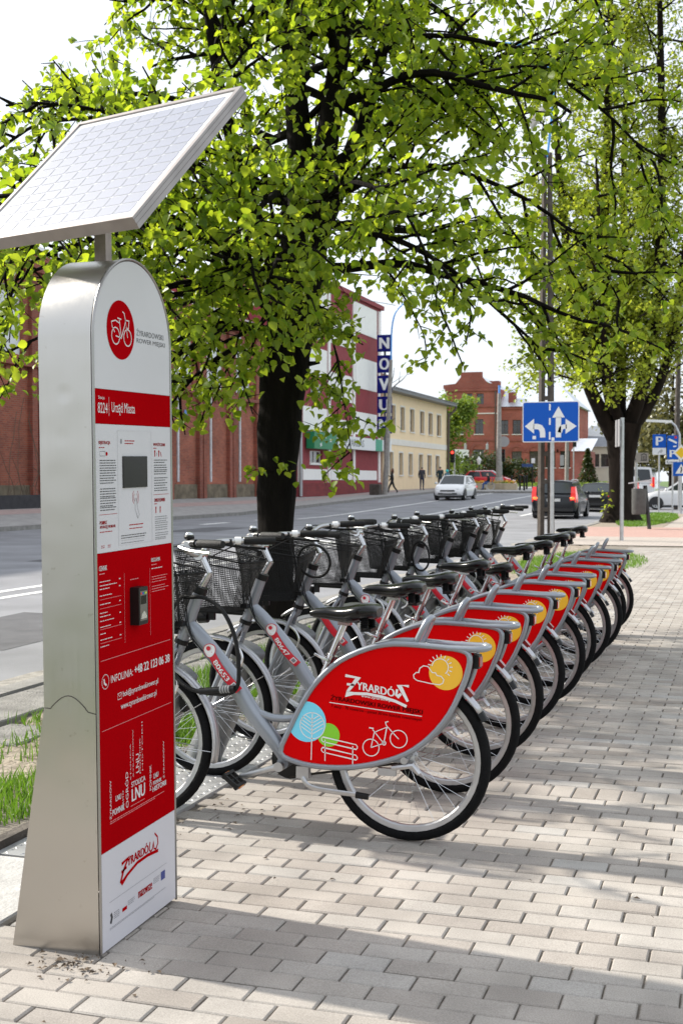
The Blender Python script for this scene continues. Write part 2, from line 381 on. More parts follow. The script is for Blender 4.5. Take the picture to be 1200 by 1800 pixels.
# ---- pavers of the near pavement
def paver_material(name, use_attr):
    m = bpy.data.materials.new(name); m.use_nodes = True; nt = m.node_tree; b = nt.nodes['Principled BSDF']; b.inputs['Roughness'].default_value = .88
    b.inputs['Specular IOR Level'].default_value = .3
    if use_attr: s = nt.nodes.new('ShaderNodeAttribute'); s.attribute_name = 'tone'; src = s.outputs['Fac']
    else: s = nt.nodes.new('ShaderNodeObjectInfo'); src = s.outputs['Random']
    cr = nt.nodes.new('ShaderNodeValToRGB'); e = cr.color_ramp.elements
    e[0].position = 0; e[0].color = (.30, .268, .236, 1); e[1].position = 1; e[1].color = (.41, .392, .365, 1)
    for p, c in ((.15, (.345, .312, .280)), (.6, (.385, .352, .315)), (.93, (.395, .367, .334))):
        q = e.new(p); q.color = (*c, 1)
    nt.links.new(src, cr.inputs[0])
    g = nt.nodes.new('ShaderNodeNewGeometry'); n = nt.nodes.new('ShaderNodeTexNoise'); n.inputs['Scale'].default_value = 260; n.inputs['Detail'].default_value = 3
    n3 = nt.nodes.new('ShaderNodeTexNoise'); n3.inputs['Scale'].default_value = 3.2; n3.inputs['Detail'].default_value = 6
    nt.links.new(g.outputs['Position'], n.inputs['Vector']); nt.links.new(g.outputs['Position'], n3.inputs['Vector'])
    m1 = nt.nodes.new('ShaderNodeMapRange'); m1.inputs[1].default_value = .32; m1.inputs[2].default_value = .68; m1.inputs[3].default_value = .80; m1.inputs[4].default_value = 1.16
    m2 = nt.nodes.new('ShaderNodeMapRange'); m2.inputs[1].default_value = .35; m2.inputs[2].default_value = .65; m2.inputs[3].default_value = .80; m2.inputs[4].default_value = 1.07
    nt.links.new(n.outputs['Fac'], m1.inputs[0]); nt.links.new(n3.outputs['Fac'], m2.inputs[0])
    ml = nt.nodes.new('ShaderNodeMath'); ml.operation = 'MULTIPLY'; nt.links.new(m1.outputs[0], ml.inputs[0]); nt.links.new(m2.outputs[0], ml.inputs[1])
    mm = nt.nodes.new('ShaderNodeMix'); mm.data_type = 'RGBA'; mm.blend_type = 'MULTIPLY'; mm.inputs[0].default_value = 1
    nt.links.new(cr.outputs[0], mm.inputs[6]); nt.links.new(ml.outputs[0], mm.inputs[7]); nt.links.new(mm.outputs[2], b.inputs['Base Color'])
    bp = nt.nodes.new('ShaderNodeBump'); bp.inputs['Strength'].default_value = .35; bp.inputs['Distance'].default_value = .004
    nt.links.new(n.outputs['Fac'], bp.inputs['Height']); nt.links.new(bp.outputs[0], b.inputs['Normal'])
    return m
M_pav = paver_material('paver_concrete', False); M_pavm = paver_material('paver_concrete_field', True)
M_bed = pm('joint_sand', (.19, .165, .135), .95, var=.4, vscale=30, bump=.4, bscale=120)
pave = sheet('pavement', rng(-2.95, 3.2, 8), rng(1.0, 27.2, 26), -.011, M_bed)
def prj(X, Y):
    ca, sa = math.cos(YAW), math.sin(YAW); z = -X * sa + Y * ca; u = X * ca + Y * sa
    return 600 + 2200 * u / z, 846 + 2200 * 1.37 / z, z
cells = []      # (x, y, half length x, half length y)
for k in range(-18, 235):
    y0 = 3.041 + .1 * k
    if k == 25: continue
    if k == 24:
        x = -2.2 + .05
        while x < 3: cells.append((x, y0 + .1, .05, .1)); x += .1
        continue
    x = -1.648 - .2 * 7 + (.1 if k % 2 else 0) + .1
    while x < 3.0:
        lim = -2.17 if y0 > 3.3 else -2.9
        if x > lim: cells.append((x, y0 + .05, .1, .05))
        x += .2
J = .0028
big = []; rest = []
for c in cells:
    px, py, z = prj(c[0], c[1])
    (big if (-60 < px < 1260 and py < 1860 and z > 0) else rest).append((z, c))
big.sort(key=lambda q: q[0])
# a few rows stay hidden behind the terminal; nearest 300 in view become single stones
first = [q for q in big if not (-2.05 < q[1][0] < -1.75 and 3.2 < q[1][1] < 3.72)]
ind = first[:300]; ids = {id(q[1]) for q in ind}; mass = [q for q in big if id(q[1]) not in ids] + rest
def paver_mesh(hx, hy, v):
    b = MB(); b.cbox(-hx + J, hx - J, -hy + J, hy - J, -.06, 0, .004 + .001 * v); return b.mesh('paver', M_pav, 30)
pms = {}
for z, (x, y, hx, hy) in ind:
    key = (hx, hy, rnd.randrange(2))
    if key not in pms: pms[key] = paver_mesh(*key)
    obj('paver', pms[key], pave, (x + rnd.uniform(-.0012, .0012), y + rnd.uniform(-.0012, .0012), rnd.uniform(-.002, .0015)), (rnd.uniform(-.006, .006), rnd.uniform(-.006, .006), rnd.uniform(-.006, .006)))
b = MB(); tones = []
for z, (x, y, hx, hy) in mass:
    dz = rnd.uniform(-.002, .0015); x += rnd.uniform(-.0012, .0012); y += rnd.uniform(-.0012, .0012); n0 = len(b.f)
    b.cbox(x - hx + J, x + hx - J, y - hy + J, y + hy - J, -.03, dz, .0045)
    t = rnd.random(); tones += [t] * (len(b.f) - n0)
o = b.build('paver_field', M_pavm, pave, 30); o['kind'] = 'stuff'
at = o.data.attributes.new('tone', 'FLOAT', 'FACE'); at.data.foreach_set('value', tones)
# pavement further along the street: pavers too fine to build, laid as relief in the material
def far_paving(name, c1, c2, mort):
    m = bpy.data.materials.new(name); m.use_nodes = True; nt = m.node_tree; bs = nt.nodes['Principled BSDF']; bs.inputs['Roughness'].default_value = .9
    g = nt.nodes.new('ShaderNodeNewGeometry'); br = nt.nodes.new('ShaderNodeTexBrick'); br.inputs['Scale'].default_value = 1
    br.inputs['Brick Width'].default_value = .2; br.inputs['Row Height'].default_value = .1; br.inputs['Mortar Size'].default_value = .005
    br.inputs['Color1'].default_value = (*c1, 1); br.inputs['Color2'].default_value = (*c2, 1); br.inputs['Mortar'].default_value = (*mort, 1)
    nt.links.new(g.outputs['Position'], br.inputs['Vector']); nt.links.new(br.outputs['Color'], bs.inputs['Base Color']); return m
sheet('far_walkway', rng(-4.48, 3.2, 6), rng(27.3, 31.5, 4), .0, far_paving('tan_paving', (.37, .32, .28), (.43, .38, .335), (.2, .17, .14)))
sheet('pink_walkway', rng(-4.48, 3.2, 6), rng(31.5, 38.2, 4), .0, far_paving('pink_paving', (.40, .24, .20), (.45, .29, .245), (.22, .15, .13)))
sheet('street_walkway', rng(-2.25, 3.2, 6), rng(38.2, 55, 10), .0, far_paving('tan_paving_b', (.37, .32, .28), (.43, .38, .335), (.2, .17, .14)))
sheet('tree_island', rng(-4.48, -2.27, 6), rng(38.22, 54.9, 14), -.004, M_soil)
# ---- grass
M_grass = leaf_mat('grass_blade', (.07, .15, .018), (.16, .27, .04), .35, (1.6, 1.7, .7))
def grass(name, n, place, h0, h1, label):
    V = []; F = []
    for i in range(n):
        x, y = place(); z = gz(x, y) - .02; h = rnd.uniform(h0, h1); a = rnd.uniform(0, 6.283); w = rnd.uniform(.0025, .005) * (1 + .6 * (y > 14) + 1.5 * (y > 30)); l = rnd.uniform(.1, .7) * h; d = rnd.uniform(0, 6.283)
        cx, sx = math.cos(a) * w, math.sin(a) * w; dx, dy = math.cos(d) * l, math.sin(d) * l; o = len(V)
        V += [(x - cx, y - sx, z), (x + cx, y + sx, z), (x + cx * .7 + dx * .4, y + sx * .7 + dy * .4, z + h * .6), (x - cx * .7 + dx * .4, y - sx * .7 + dy * .4, z + h * .6), (x + dx, y + dy, z + h)]
        F += [(o, o + 1, o + 2, o + 3), (o + 3, o + 2, o + 4)]
    me = bpy.data.meshes.new(name); me.from_pydata(V, [], F); me.materials.append(M_grass)
    return tag(obj(name, me), label, 'grass', kind='stuff')
def patchy(x0, x1, y0, y1, k=1.7, th=.0, seed=0):
    def f():
        while True:
            x, y = rnd.uniform(x0, x1), rnd.uniform(y0, y1)
            v = math.sin(x * 5.1 * k + seed) + math.sin(y * 3.3 * k + 1.3 + seed) + .8 * math.sin(x * 7 * k - y * 5 * k + seed)
            if v > th + rnd.uniform(-.8, .8): return x, y
    return f
grass('grass', 26000, patchy(-3.6, -2.66, 6.0, 13, 1, -1.5), .05, .15, 'short green grass behind the bicycle docks')
grass('grass', 5200, patchy(-3.45, -2.68, 2.6, 6.1, 1.6, -.3, 1), .03, .10, 'patchy short grass beside the back of the terminal')
grass('grass', 3200, patchy(-4.1, -3.45, 3.6, 14, 1.4, .4, 2), .03, .10, 'thin grass between kerb slabs and soil')
def disk(cx, cy, rx, ry):
    def f():
        while True:
            a, b_ = rnd.uniform(-1, 1), rnd.uniform(-1, 1)
            if a * a + b_ * b_ < 1 - rnd.uniform(0, .25): return cx + a * rx, cy + b_ * ry
    return f
grass('grass', 7000, disk(-2.6, 21.3, 1.1, 3.6), .04, .10, 'grass patch past the last bicycle')
grass('grass', 16000, disk(-3.2, 46.5, .95, 8.0), .05, .14, 'green grass around the foot of the old tree')
# ---- fine dirt and dead leaves on the ground
M_lit = pm('dead_leaf', (.10, .07, .045), .9, var=.4, vscale=20)
V = MB()
for i in range(420):
    if i < 260: x, y = rnd.uniform(-3.9, -2.7), rnd.uniform(3.4, 12)
    elif i < 330: x, y = rnd.gauss(-1.78, .09), rnd.gauss(3.12, .05)
    elif i < 380: x, y = rnd.gauss(-2.05, .12), rnd.gauss(4.6, .35)
    else: x, y = rnd.uniform(-2.1, 1), rnd.uniform(2.6, 9)
    a = rnd.uniform(0, 6.28); l = rnd.uniform(.004, .014); w = l * rnd.uniform(.3, .7); z = .003 if x > -2.2 else -.006
    c, q = math.cos(a), math.sin(a)
    V.add([(x - c * l, y - q * l, z), (x + q * w, y - c * w, z + .004), (x + c * l, y + q * l, z + .001), (x - q * w, y + c * w, z + .006)], [(0, 1, 2, 3)])
tag(V.build('litter', M_lit, None, 0), 'dry leaf crumbs and dirt scattered on the pavement', 'litter', kind='stuff')
# ------------------------------------------------------------------ rental terminal with solar panel
def steel_mat():
    m = bpy.data.materials.new('brushed_steel'); m.use_nodes = True; nt = m.node_tree; b = nt.nodes['Principled BSDF']
    b.inputs['Metallic'].default_value = 1; b.inputs['Base Color'].default_value = (.66, .645, .62, 1); b.inputs['Anisotropic'].default_value = .5
    t = nt.nodes.new('ShaderNodeTexCoord'); mp = nt.nodes.new('ShaderNodeMapping'); mp.inputs['Scale'].default_value = (160, 160, 3); nt.links.new(t.outputs['Object'], mp.inputs[0])
    n = nt.nodes.new('ShaderNodeTexNoise'); n.inputs['Scale'].default_value = 1; n.inputs['Detail'].default_value = 4; nt.links.new(mp.outputs[0], n.inputs['Vector'])
    r = nt.nodes.new('ShaderNodeMapRange'); r.inputs[3].default_value = .26; r.inputs[4].default_value = .42; nt.links.new(n.outputs['Fac'], r.inputs[0]); nt.links.new(r.outputs[0], b.inputs['Roughness'])
    n2 = nt.nodes.new('ShaderNodeTexNoise'); n2.inputs['Scale'].default_value = 5.5; n2.inputs['Detail'].default_value = 1; nt.links.new(t.outputs['Object'], n2.inputs['Vector'])
    n3 = nt.nodes.new('ShaderNodeTexNoise'); n3.inputs['Scale'].default_value = 30; n3.inputs['Detail'].default_value = 6; nt.links.new(t.outputs['Object'], n3.inputs['Vector'])
    cr = nt.nodes.new('ShaderNodeValToRGB'); cr.color_ramp.elements[0].position = .24; cr.color_ramp.elements[0].color = (.40, .37, .33, 1); cr.color_ramp.elements[1].position = .31; cr.color_ramp.elements[1].color = (.52, .50, .47, 1)
    nt.links.new(n3.outputs['Fac'], cr.inputs[0]); nt.links.new(cr.outputs[0], b.inputs['Base Color'])
    bp = nt.nodes.new('ShaderNodeBump'); bp.inputs['Strength'].default_value = .10; bp.inputs['Distance'].default_value = .05
    hsum = n2.outputs['Fac']
    for c_, w_ in (((-.09, -.25, 1.625), .18), ((-.10, -.25, 1.50), .07)):
        vd = nt.nodes.new('ShaderNodeVectorMath'); vd.operation = 'DISTANCE'; vd.inputs[1].default_value = c_; nt.links.new(t.outputs['Object'], vd.inputs[0])
        md = nt.nodes.new('ShaderNodeMapRange'); md.interpolation_type = 'SMOOTHSTEP'; md.inputs[1].default_value = 0; md.inputs[2].default_value = .035; md.inputs[3].default_value = -w_; md.inputs[4].default_value = 0; nt.links.new(vd.outputs['Value'], md.inputs[0])
        ad = nt.nodes.new('ShaderNodeMath'); ad.operation = 'ADD'; nt.links.new(hsum, ad.inputs[0]); nt.links.new(md.outputs[0], ad.inputs[1]); hsum = ad.outputs[0]
    nt.links.new(hsum, bp.inputs['Height']); nt.links.new(bp.outputs[0], b.inputs['Normal'])
    return m
M_steel = steel_mat()
M_kw = pm('terminal_white', (.58, .57, .60), .45, var=.03, vscale=3, spec=.05)
M_kr = pm('terminal_red', (.36, .0015, .004), .38, var=.06, vscale=3, spec=0)
M_ink = pm('ink_black', (.03, .03, .035), .5); M_inkg = pm('ink_grey', (.22, .22, .24), .5); M_inkr = pm('ink_red', (.38, .002, .005), .5, spec=0); M_inkw = pm('ink_white', (.68, .66, .67), .5, spec=.2)
M_blackp = pm('black_plastic', (.006, .006, .0065), .42, var=.2, vscale=30, spec=.3)
M_glassb = pm('screen_glass', (.012, .010, .009), .25, spec=.15)
term = tag(empty('rental_terminal', (-1.755, 3.449, 0), (.019, 0, 0)), 'tall steel bicycle rental terminal with red and white front and tilted solar panel', 'terminal')
W2 = .25; ZS = 1.785
prof = [(-W2, 0), (-W2, .30), (-W2, .717), (-W2, 1.2), (-W2, ZS)] + [(-W2 * math.cos(math.pi * i / 28), ZS + W2 * math.sin(math.pi * i / 28)) for i in range(1, 28)] + [(W2, ZS), (W2, 1.2), (W2, .717), (W2, .30), (W2, 0)]
def depth(z): return -.172 - (.118 * (.717 - z) / .717 if z < .717 else 0)
b = MB(); n = len(prof)
vs = [(-.004, y, z) for y, z in prof] + [(depth(z), y, z) for y, z in prof]
fs = [(i, i + 1, n + i + 1, n + i) for i in range(n - 1)]
b.add(vs, fs); b.add([(depth(z), y, z) for y, z in prof], [tuple(range(n))])
b.build('housing', M_steel, term, 30)
b = MB(); rim = [(0.003, y, z) for y, z in prof]
b.tube(rim, .0045, 6); b.build('front_rim', pm('rim_steel', (.35, .34, .33), .35, 1), term, 60)
b = MB(); sm = [(-.002, .707), (-.028, .712), (-.036, .72)] + [(-.036 - .11 * (i / 10) , .722 + .034 * math.sin(math.pi * i / 10)) for i in range(11)] + [(-.150, .716), (-.172, .717)]
b.tube([(x, -W2 - .0005, z) for x, z in sm], .0016, 5); b.build('seam', pm('seam_dark', (.08, .07, .06), .7), term, 0)
def ff(off): return lambda u, v: (off, u - .25, v)
def band(name, z0, z1, mat, arch=False):
    b = MB(); e = .006
    P = [(e, z0), (.5 - e, z0), (.5 - e, z1)] if arch else [(e, z0), (.5 - e, z0), (.5 - e, z1), (e, z1)]
    if arch: P += [(.25 + (W2 - e) * math.cos(math.pi * i / 30), ZS + (W2 - e) * math.sin(math.pi * i / 30)) for i in range(0, 31)] + [(e, z1)]
    b.prism(P, lambda u, v, w: (w, u - .25, v), -.003, .004); return b.build(name, mat, term, 40)
p_top = band('sign_panel', 1.6395, 1.70, M_kw, True); p_name = band('name_band', 1.5395, 1.6385, M_kr); p_info = band('info_panel', 1.168, 1.5385, M_kw)
p_red = band('price_panel', .298, 1.167, M_kr); p_bot = band('logo_panel', .008, .297, M_kw)
def circ(cx, cy, r, n=28, ry=None): return [(cx + r * math.cos(2 * math.pi * i / n), cy + (ry or r) * math.sin(2 * math.pi * i / n)) for i in range(n)]
# emblem: red disc with a line drawing of a city bicycle
b = MB(); f1 = ff(.0046); f2 = ff(.0052)
b.mat(0).poly([f1(*p) for p in circ(.167, 1.818, .087, 40)])
def city_bike(b, fn, cx, cy, k, w):
    S = lambda pts, closed=False: b.stroke([(cx + x * k, cy + y * k) for x, y in pts], w, fn, closed)
    S([(x, y) for x, y in circ(-.34, -.3, .25, 22)], True); S(circ(.42, -.3, .25, 22), True)
    S([(-.34, -.3), (.02, -.34), (.30, .18), (.42, -.3)]); S([(.02, -.34), (-.1, .2)]); S([(-.22, .24), (.02, .22)])
    S([(.30, .18), (.22, .42), (.10, .46)]); S([(.28, .22), (.52, .22), (.48, -.02), (.32, 0)]); S([(-.1, .1), (-.35, .16), (-.6, .1), (-.55, -.05), (-.4, -.2)])
b.mat(1); city_bike(b, f2, .167, 1.828, .098, .0034)
b.mat(2).text('ŻYRARDOWSKI', 0, .268, .452, 1.812, 1.834, f1); b.text('ROWER MIEJSKI', 0, .268, .462, 1.786, 1.804, f1)
b.build('print', [M_inkr, M_inkw, M_ink], p_top, 0)
b = MB(); b.text('8224', 0, .022, .079, 1.570, 1.600, f1); b.text('Urząd Miasta', 0, .104, .250, 1.566, 1.604, f1); b.text('Stacja', 0, .026, .062, 1.607, 1.619, f1)
b.stroke([(.088, 1.563), (.088, 1.618)], .0012, f1); b.build('print', M_inkw, p_name, 0)
b = MB()
def greek(x0, x1, z, h, n, mat):
    b.mat(mat)
    for i in range(n):
        x = x0; zz = z - i * h * 1.75; e = x1 - rnd.uniform(0, .25) * (x1 - x0) * (1 if i == n - 1 else .35)
        while x < e:
            l = rnd.uniform(.006, .02); b.stroke([(x, zz), (min(e, x + l), zz)], h * .62, f1); x += l + .0025
b.mat(1).text('REJESTRACJA', .02, .024, .092, 1.478, 1.490, f1); greek(.024, .06, 1.471, .004, 1, 1)
b.mat(1).text('WYPOŻYCZENIE', .02, .372, .455, 1.478, 1.490, f1); greek(.372, .40, 1.471, .004, 1, 1)
b.mat(2).stroke([(.03, 1.447), (.062, 1.447), (.062, 1.460), (.03, 1.460)], .0012, f1, True); b.mat(1).poly([f1(*p) for p in circ(.07, 1.453, .006, 10)])
for x in (.382, .41): b.mat(1).poly([f1(*p) for p in circ(x, 1.461, .004, 8)]); b.stroke([(x, 1.458), (x, 1.445)], .005, f1)
b.stroke([(.42, 1.46), (.428, 1.445)], .003, f1); b.mat(2).stroke([(.393, 1.457), (.399, 1.452), (.393, 1.447)], .0015, f1)
for z, nn in ((1.434, 4), (1.405, 4), (1.376, 2), (1.352, 4), (1.325, 4), (1.298, 2)): greek(.028, .128, z, .0042, nn, 0)
b.mat(1).stroke([(.022, 1.278), (.13, 1.278)], .0012, f1)
b.text('POBIERZ', .02, .024, .066, 1.250, 1.260, f1); b.text('APLIKACJĘ MOBILNĄ', .02, .024, .118, 1.236, 1.247, f1); greek(.024, .11, 1.228, .004, 1, 1)
greek(.03, .05, 1.188, .003, 2, 1); greek(.07, .09, 1.188, .003, 2, 1)
for z, nn in ((1.434, 2), (1.418, 3), (1.398, 2), (1.378, 2), (1.362, 2), (1.346, 2)): greek(.375, .47, z, .0042, nn, 0)
b.mat(1).stroke([(.37, 1.326), (.478, 1.326)], .0012, f1); b.text('ZWROT ROWERU', .02, .374, .45, 1.303, 1.314, f1); greek(.374, .40, 1.297, .004, 1, 1)
for x in (.385, .415): b.mat(1).poly([f1(*p) for p in circ(x, 1.285, .004, 8)]); b.stroke([(x, 1.282), (x, 1.268)], .005, f1)
for z, nn in ((1.256, 3), (1.236, 4), (1.205, 3), (1.186, 1)): greek(.378, .472, z, .004, nn, 2)
b.mat(3).stroke([(.138, 1.182), (.358, 1.182), (.358, 1.522), (.138, 1.522)], .0018, f1, True)
b.mat(1); greek(.182, .25, 1.492, .0045, 2, 1); b.mat(2).poly([f1(*p) for p in circ(.160, 1.490, .006, 10, .008)])
for k in (-1, 1):
    for r in (.012, .020): b.mat(1).stroke([(.248 + k * r * math.cos(t), 1.322 + r * 1.2 * math.sin(t)) for t in (-.9, -.45, 0, .45, .9)], .0016, f1)
b.mat(2).stroke([(.243, 1.318), (.252, 1.318), (.262, 1.285), (.272, 1.268), (.262, 1.258), (.245, 1.285)], .0014, f1, True)
greek(.205, .300, 1.240, .0048, 1, 1); greek(.205, .297, 1.229, .004, 1, 1); greek(.152, .32, 1.21, .004, 2, 0); greek(.152, .335, 1.196, .0012, 1, 2); greek(.152, .32, 1.188, .0036, 1, 2)
b.build('print', [M_ink, M_inkr, M_inkg, pm('panel_line', (.55, .54, .57), .5)], p_info, 0)
b = MB(); b.prism([(.166, 1.352), (.323, 1.352), (.323, 1.446), (.166, 1.446)], lambda u, v, w: (w, u - .25, v), .004, .0075); b.build('screen', M_glassb, term, 0)
b = MB(); b.mat(0)
b.text('CENNIK', .03, .016, .062, 1.117, 1.131, f1); b.text('REGULAMIN', .02, .348, .408, 1.117, 1.129, f1); greek(.016, .05, 1.108, .0036, 1, 1); greek(.348, .39, 1.108, .0036, 1, 1); greek(.348, .43, 1.096, .0036, 1, 0)
for i, z in enumerate((1.085, 1.074, 1.064, 1.045, 1.02, .995, .985, .972, .955, .935, .918, .898)):
    greek(.018, rnd.uniform(.05, .125), z, .0034, 1, 0)
    if i % 2 == 0: greek(.135, .145, z, .005, 1, 0)
for z in (1.034, 1.008, .948, .908): b.mat(1).stroke([(.018, z), (.148, z)], .0010, f1)
for z in (1.07, 1.062, 1.054, 1.04, 1.032, 1.024): greek(.35, .47, z, .0028, 1, 1)
for x in (.168, .337): b.mat(1).stroke([(x, .89), (x, 1.098)], .0010, f1)
b.mat(1).stroke([(.018, .857), (.476, .857)], .0014, f1); b.stroke([(.02, .653), (.478, .653)], .0014, f1); greek(.205, .26, 1.075, .0036, 1, 1)
b.mat(0).text('INFOLINIA:', 0, .078, .215, .784, .806, f1); b.text('+48 22 123 06 38', .03, .226, .468, .786, .812, f1)
b.stroke(circ(.044, .794, .021, 20), .0016, f1, True); b.stroke([(.036, .803), (.038, .79), (.05, .783)], .006, f1)
b.text('bok@zyrardowskirower.pl', .01, .150, .384, .726, .749, f1); b.stroke([(.118, .728), (.142, .728), (.142, .746), (.118, .746)], .0014, f1, True); b.stroke([(.118, .746), (.130, .735), (.142, .746)], .0014, f1)
b.text('www.zyrardowskirower.pl', .01, .136, .372, .690, .713, f1)
b.build('print', [M_inkw, pm('ink_pale_red', (.66, .25, .26), .5)], p_red, 0); b = MB()
# skyline made of words
def vtext(t, bold, x, z0, z1, w):
    v, f, a0, a1, b0, b1 = text_data(t, bold); kx = (z1 - z0) / (a1 - a0); ky = w / (b1 - b0)
    b.add([f1(x + w - (p[1] - b0) * ky, z0 + (p[0] - a0) * kx) for p in v], f)
vtext('ŻYRARDÓW', .02, .058, .385, .50, .012); greek(.074, .10, .40, .003, 1, 1)
b.mat(0).text('POMNIK', .03, .076, .150, .392, .410, f1); b.text('LNU', .03, .096, .130, .430, .446, f1); vtext('OGRÓD', .03, .156, .392, .50, .020); vtext('MIASTO', .02, .138, .392, .45, .008)
b.text('LNU', .03, .198, .284, .402, .44, f1); b.text('STOLICA', .02, .196, .288, .446, .462, f1); vtext('LNU', .03, .228, .482, .54, .02); vtext('ŻYRARDÓW', .02, .206, .475, .62, .006); vtext('POMNIK', .03, .252, .475, .585, .006); vtext('HISTORII', .03, .268, .48, .632, .005); vtext('STOLICA', .02, .190, .47, .58, .005)
vtext('POMNIK', .03, .318, .405, .485, .012); b.text('LNU', .03, .346, .378, .436, .452, f1); b.text('POMNIK', .03, .342, .400, .416, .428, f1); b.text('HISTORII', .03, .338, .432, .396, .412, f1); vtext('ŻYRARDÓW', .02, .412, .42, .54, .010)
greek(.06, .44, .378, .003, 2, 1); greek(.19, .29, .39, .003, 1, 1)
b.build('skyline_print', [M_inkw, pm('ink_pale_red', (.66, .25, .26), .5)], p_red, 0)
b = MB(); b.mat(0)
def swoosh_logo(b, fn, x, z, k, bold, rot=0.):
    # brush-like wordmark: big Z, capitals, folded W and an underline sweep
    c, q = math.cos(rot), math.sin(rot); g = lambda u, v: fn(x + (u * c - v * q) * k, z + (u * q + v * c) * k)
    b.stroke([(.01, .285), (.215, .258), (.05, .045), (.02, .0), (.15, .018), (.36, .022), (.6, -.012), (.8, -.065), (.975, -.135)], .042, g)
    b.stroke([(.035, .155), (.155, .148)], .034, g)
    b.text('YRARDÓ', bold, .195, .785, .085, .235, lambda u, v: g(u, v - .15 * (u - .2)))
    b.stroke([(.828, .115), (.812, .03), (.84, .006), (.89, .05)], .036, g); b.stroke([(1.01, .17), (.86, .178), (.995, -.06)], .038, g)
f3 = lambda u, v: f1(u, v)
def logo2(b):
    # red wordmark of the lower panel
    g = lambda u, v: f1(.112 + u * .262, .175 + v * .262)
    b.stroke([(.06, .22), (.22, .245), (.10, .13), (.03, .02), (.06, .0), (.20, .06), (.45, .12), (.72, .125), (.99, .10)], .04, g)
    b.stroke([(.05, .13), (.18, .15)], .03, g); b.text('YRARDÓ', .045, .20, .73, .145, .27, lambda u, v: g(u, v + .01 * math.sin(u * 3)))
    b.stroke([(.775, .265), (.755, .175), (.79, .145), (.835, .16), (.865, .235), (.88, .155), (.93, .135), (.985, .19), (.975, .27), (.90, .335)], .022, g)
logo2(b); b.build('wordmark', M_inkr, p_bot, 0); b = MB()
b.mat(2).stroke([(.05, .143), (.43, .143)], .001, f1); b.mat(1).poly([f1(*p) for p in ((.388, .098), (.418, .098), (.418, .125), (.388, .125))])
b.mat(0).poly([f1(*p) for p in ((.128, .088), (.158, .088), (.158, .099), (.128, .099))]); b.text('mazowsze', .03, .232, .325, .094, .114, f1)
b.mat(3).stroke([(.056, .079), (.064, .095), (.058, .108)], .011, f1); greek(.076, .112, .104, .0032, 4, 2); greek(.164, .21, .108, .0032, 3, 2); greek(.335, .38, .12, .0028, 4, 2); greek(.05, .43, .066, .0022, 2, 2)
b.build('print', [M_inkr, pm('eu_blue', (.02, .04, .22), .5), M_inkg, M_ink], p_bot, 0)
# card reader
rd = MB(); P = [(.203, .938), (.259, .938), (.263, .942), (.263, 1.048), (.259, 1.052), (.207, 1.052), (.203, 1.048)]
rd.prism(P, lambda u, v, w: (w, u - .25, v), .004, .034); rdo = rd.build('card_reader', M_blackp, term, 30)
rd = MB(); g = lambda u, v: (.0346, u - .25, v)
rd.mat(0).poly([g(*p) for p in ((.210, .950), (.257, .950), (.257, 1.040), (.210, 1.040))]); g = lambda u, v: (.0352, u - .25, v)
rd.mat(1).poly([g(*p) for p in ((.214, 1.0), (.250, 1.0), (.250, 1.026), (.214, 1.026))])
for i, m_ in enumerate((2, 3, 4, 5)): rd.mat(m_).poly([g(.213 + i * .0105 + a, 1.030 + c) for a, c in ((0, 0), (.009, 0), (.009, .006), (0, .006))])
rd.mat(6).poly([g(u, v) for u, v in ((.214, .956), (.254, .956), (.248, .970), (.234, .980), (.220, .970))])
rd.build('reader_face', [pm('reader_grey', (.20, .19, .18), .3, .6), M_glassb, pm('led_red', (.6, .03, .02), .4), pm('led_blue', (.02, .08, .5), .4), pm('led_green', (.05, .4, .06), .4), pm('led_yellow', (.7, .6, .08), .4), pm('reader_silver', (.75, .75, .75), .25, .8)], rdo, 0)
# mast and solar panel
M_alu = pm('aluminium', (.34, .31, .30), .45, 1, var=.1, vscale=12)
b = MB(); b.bx(-.130, -.092, -.02 + .03, .018 + .03, 1.98, 2.262); b.build('mast', pm('mast_steel', (.30, .25, .22), .55, .7, var=.25, vscale=15), term, 0)
E1 = Vector((.955, -.296, 0)); t_ = R(44.5); E2 = Vector((.296 * math.cos(t_), .955 * math.cos(t_), math.sin(t_))); E3 = E1.cross(E2)
PC = Vector((-.115, .045, 2.335)); WW, HH = .355, .335
def sp(u, v, w): return PC + E1 * u + E2 * v + E3 * w
spn = MB()
for (u0, u1, v0, v1) in ((-WW, WW, -HH, -HH + .016), (-WW, WW, HH - .016, HH), (-WW, -WW + .016, -HH + .016, HH - .016), (WW - .016, WW, -HH + .016, HH - .016)):
    spn.prism([(u0, v0), (u1, v0), (u1, v1), (u0, v1)], sp, -.036, .003)
spn.prism([(WW - .002, -HH), (WW + .0015, -HH), (WW + .0015, HH), (WW - .002, HH)], sp, -.010, -.006)
spn.prism([(WW - .002, -HH), (WW + .0015, -HH), (WW + .0015, HH), (WW - .002, HH)], sp, -.024, -.020)
sp_o = spn.build('solar_panel', M_alu, term, 0)
M_sheet = pm('back_sheet', (.85, .85, .85), .40, coat=1.0, spec=.8, cior=2.6, ior=2.3)
M_cell = pm('solar_cell', (.016, .024, .085), .44, var=.2, vscale=14, coat=1.0, spec=.7, cior=2.7, ior=2.15)
b = MB(); b.prism([(-WW + .016, -HH + .016), (WW - .016, -HH + .016), (WW - .016, HH - .016), (-WW + .016, HH - .016)], sp, -.030, -.002); b.build('back_sheet', M_sheet, sp_o, 0)
NC, NR = 9, 12; cw = (2 * WW - .076) / NC; ch = (2 * HH - .076) / NR
b = MB(); k = .0017; c = .0008
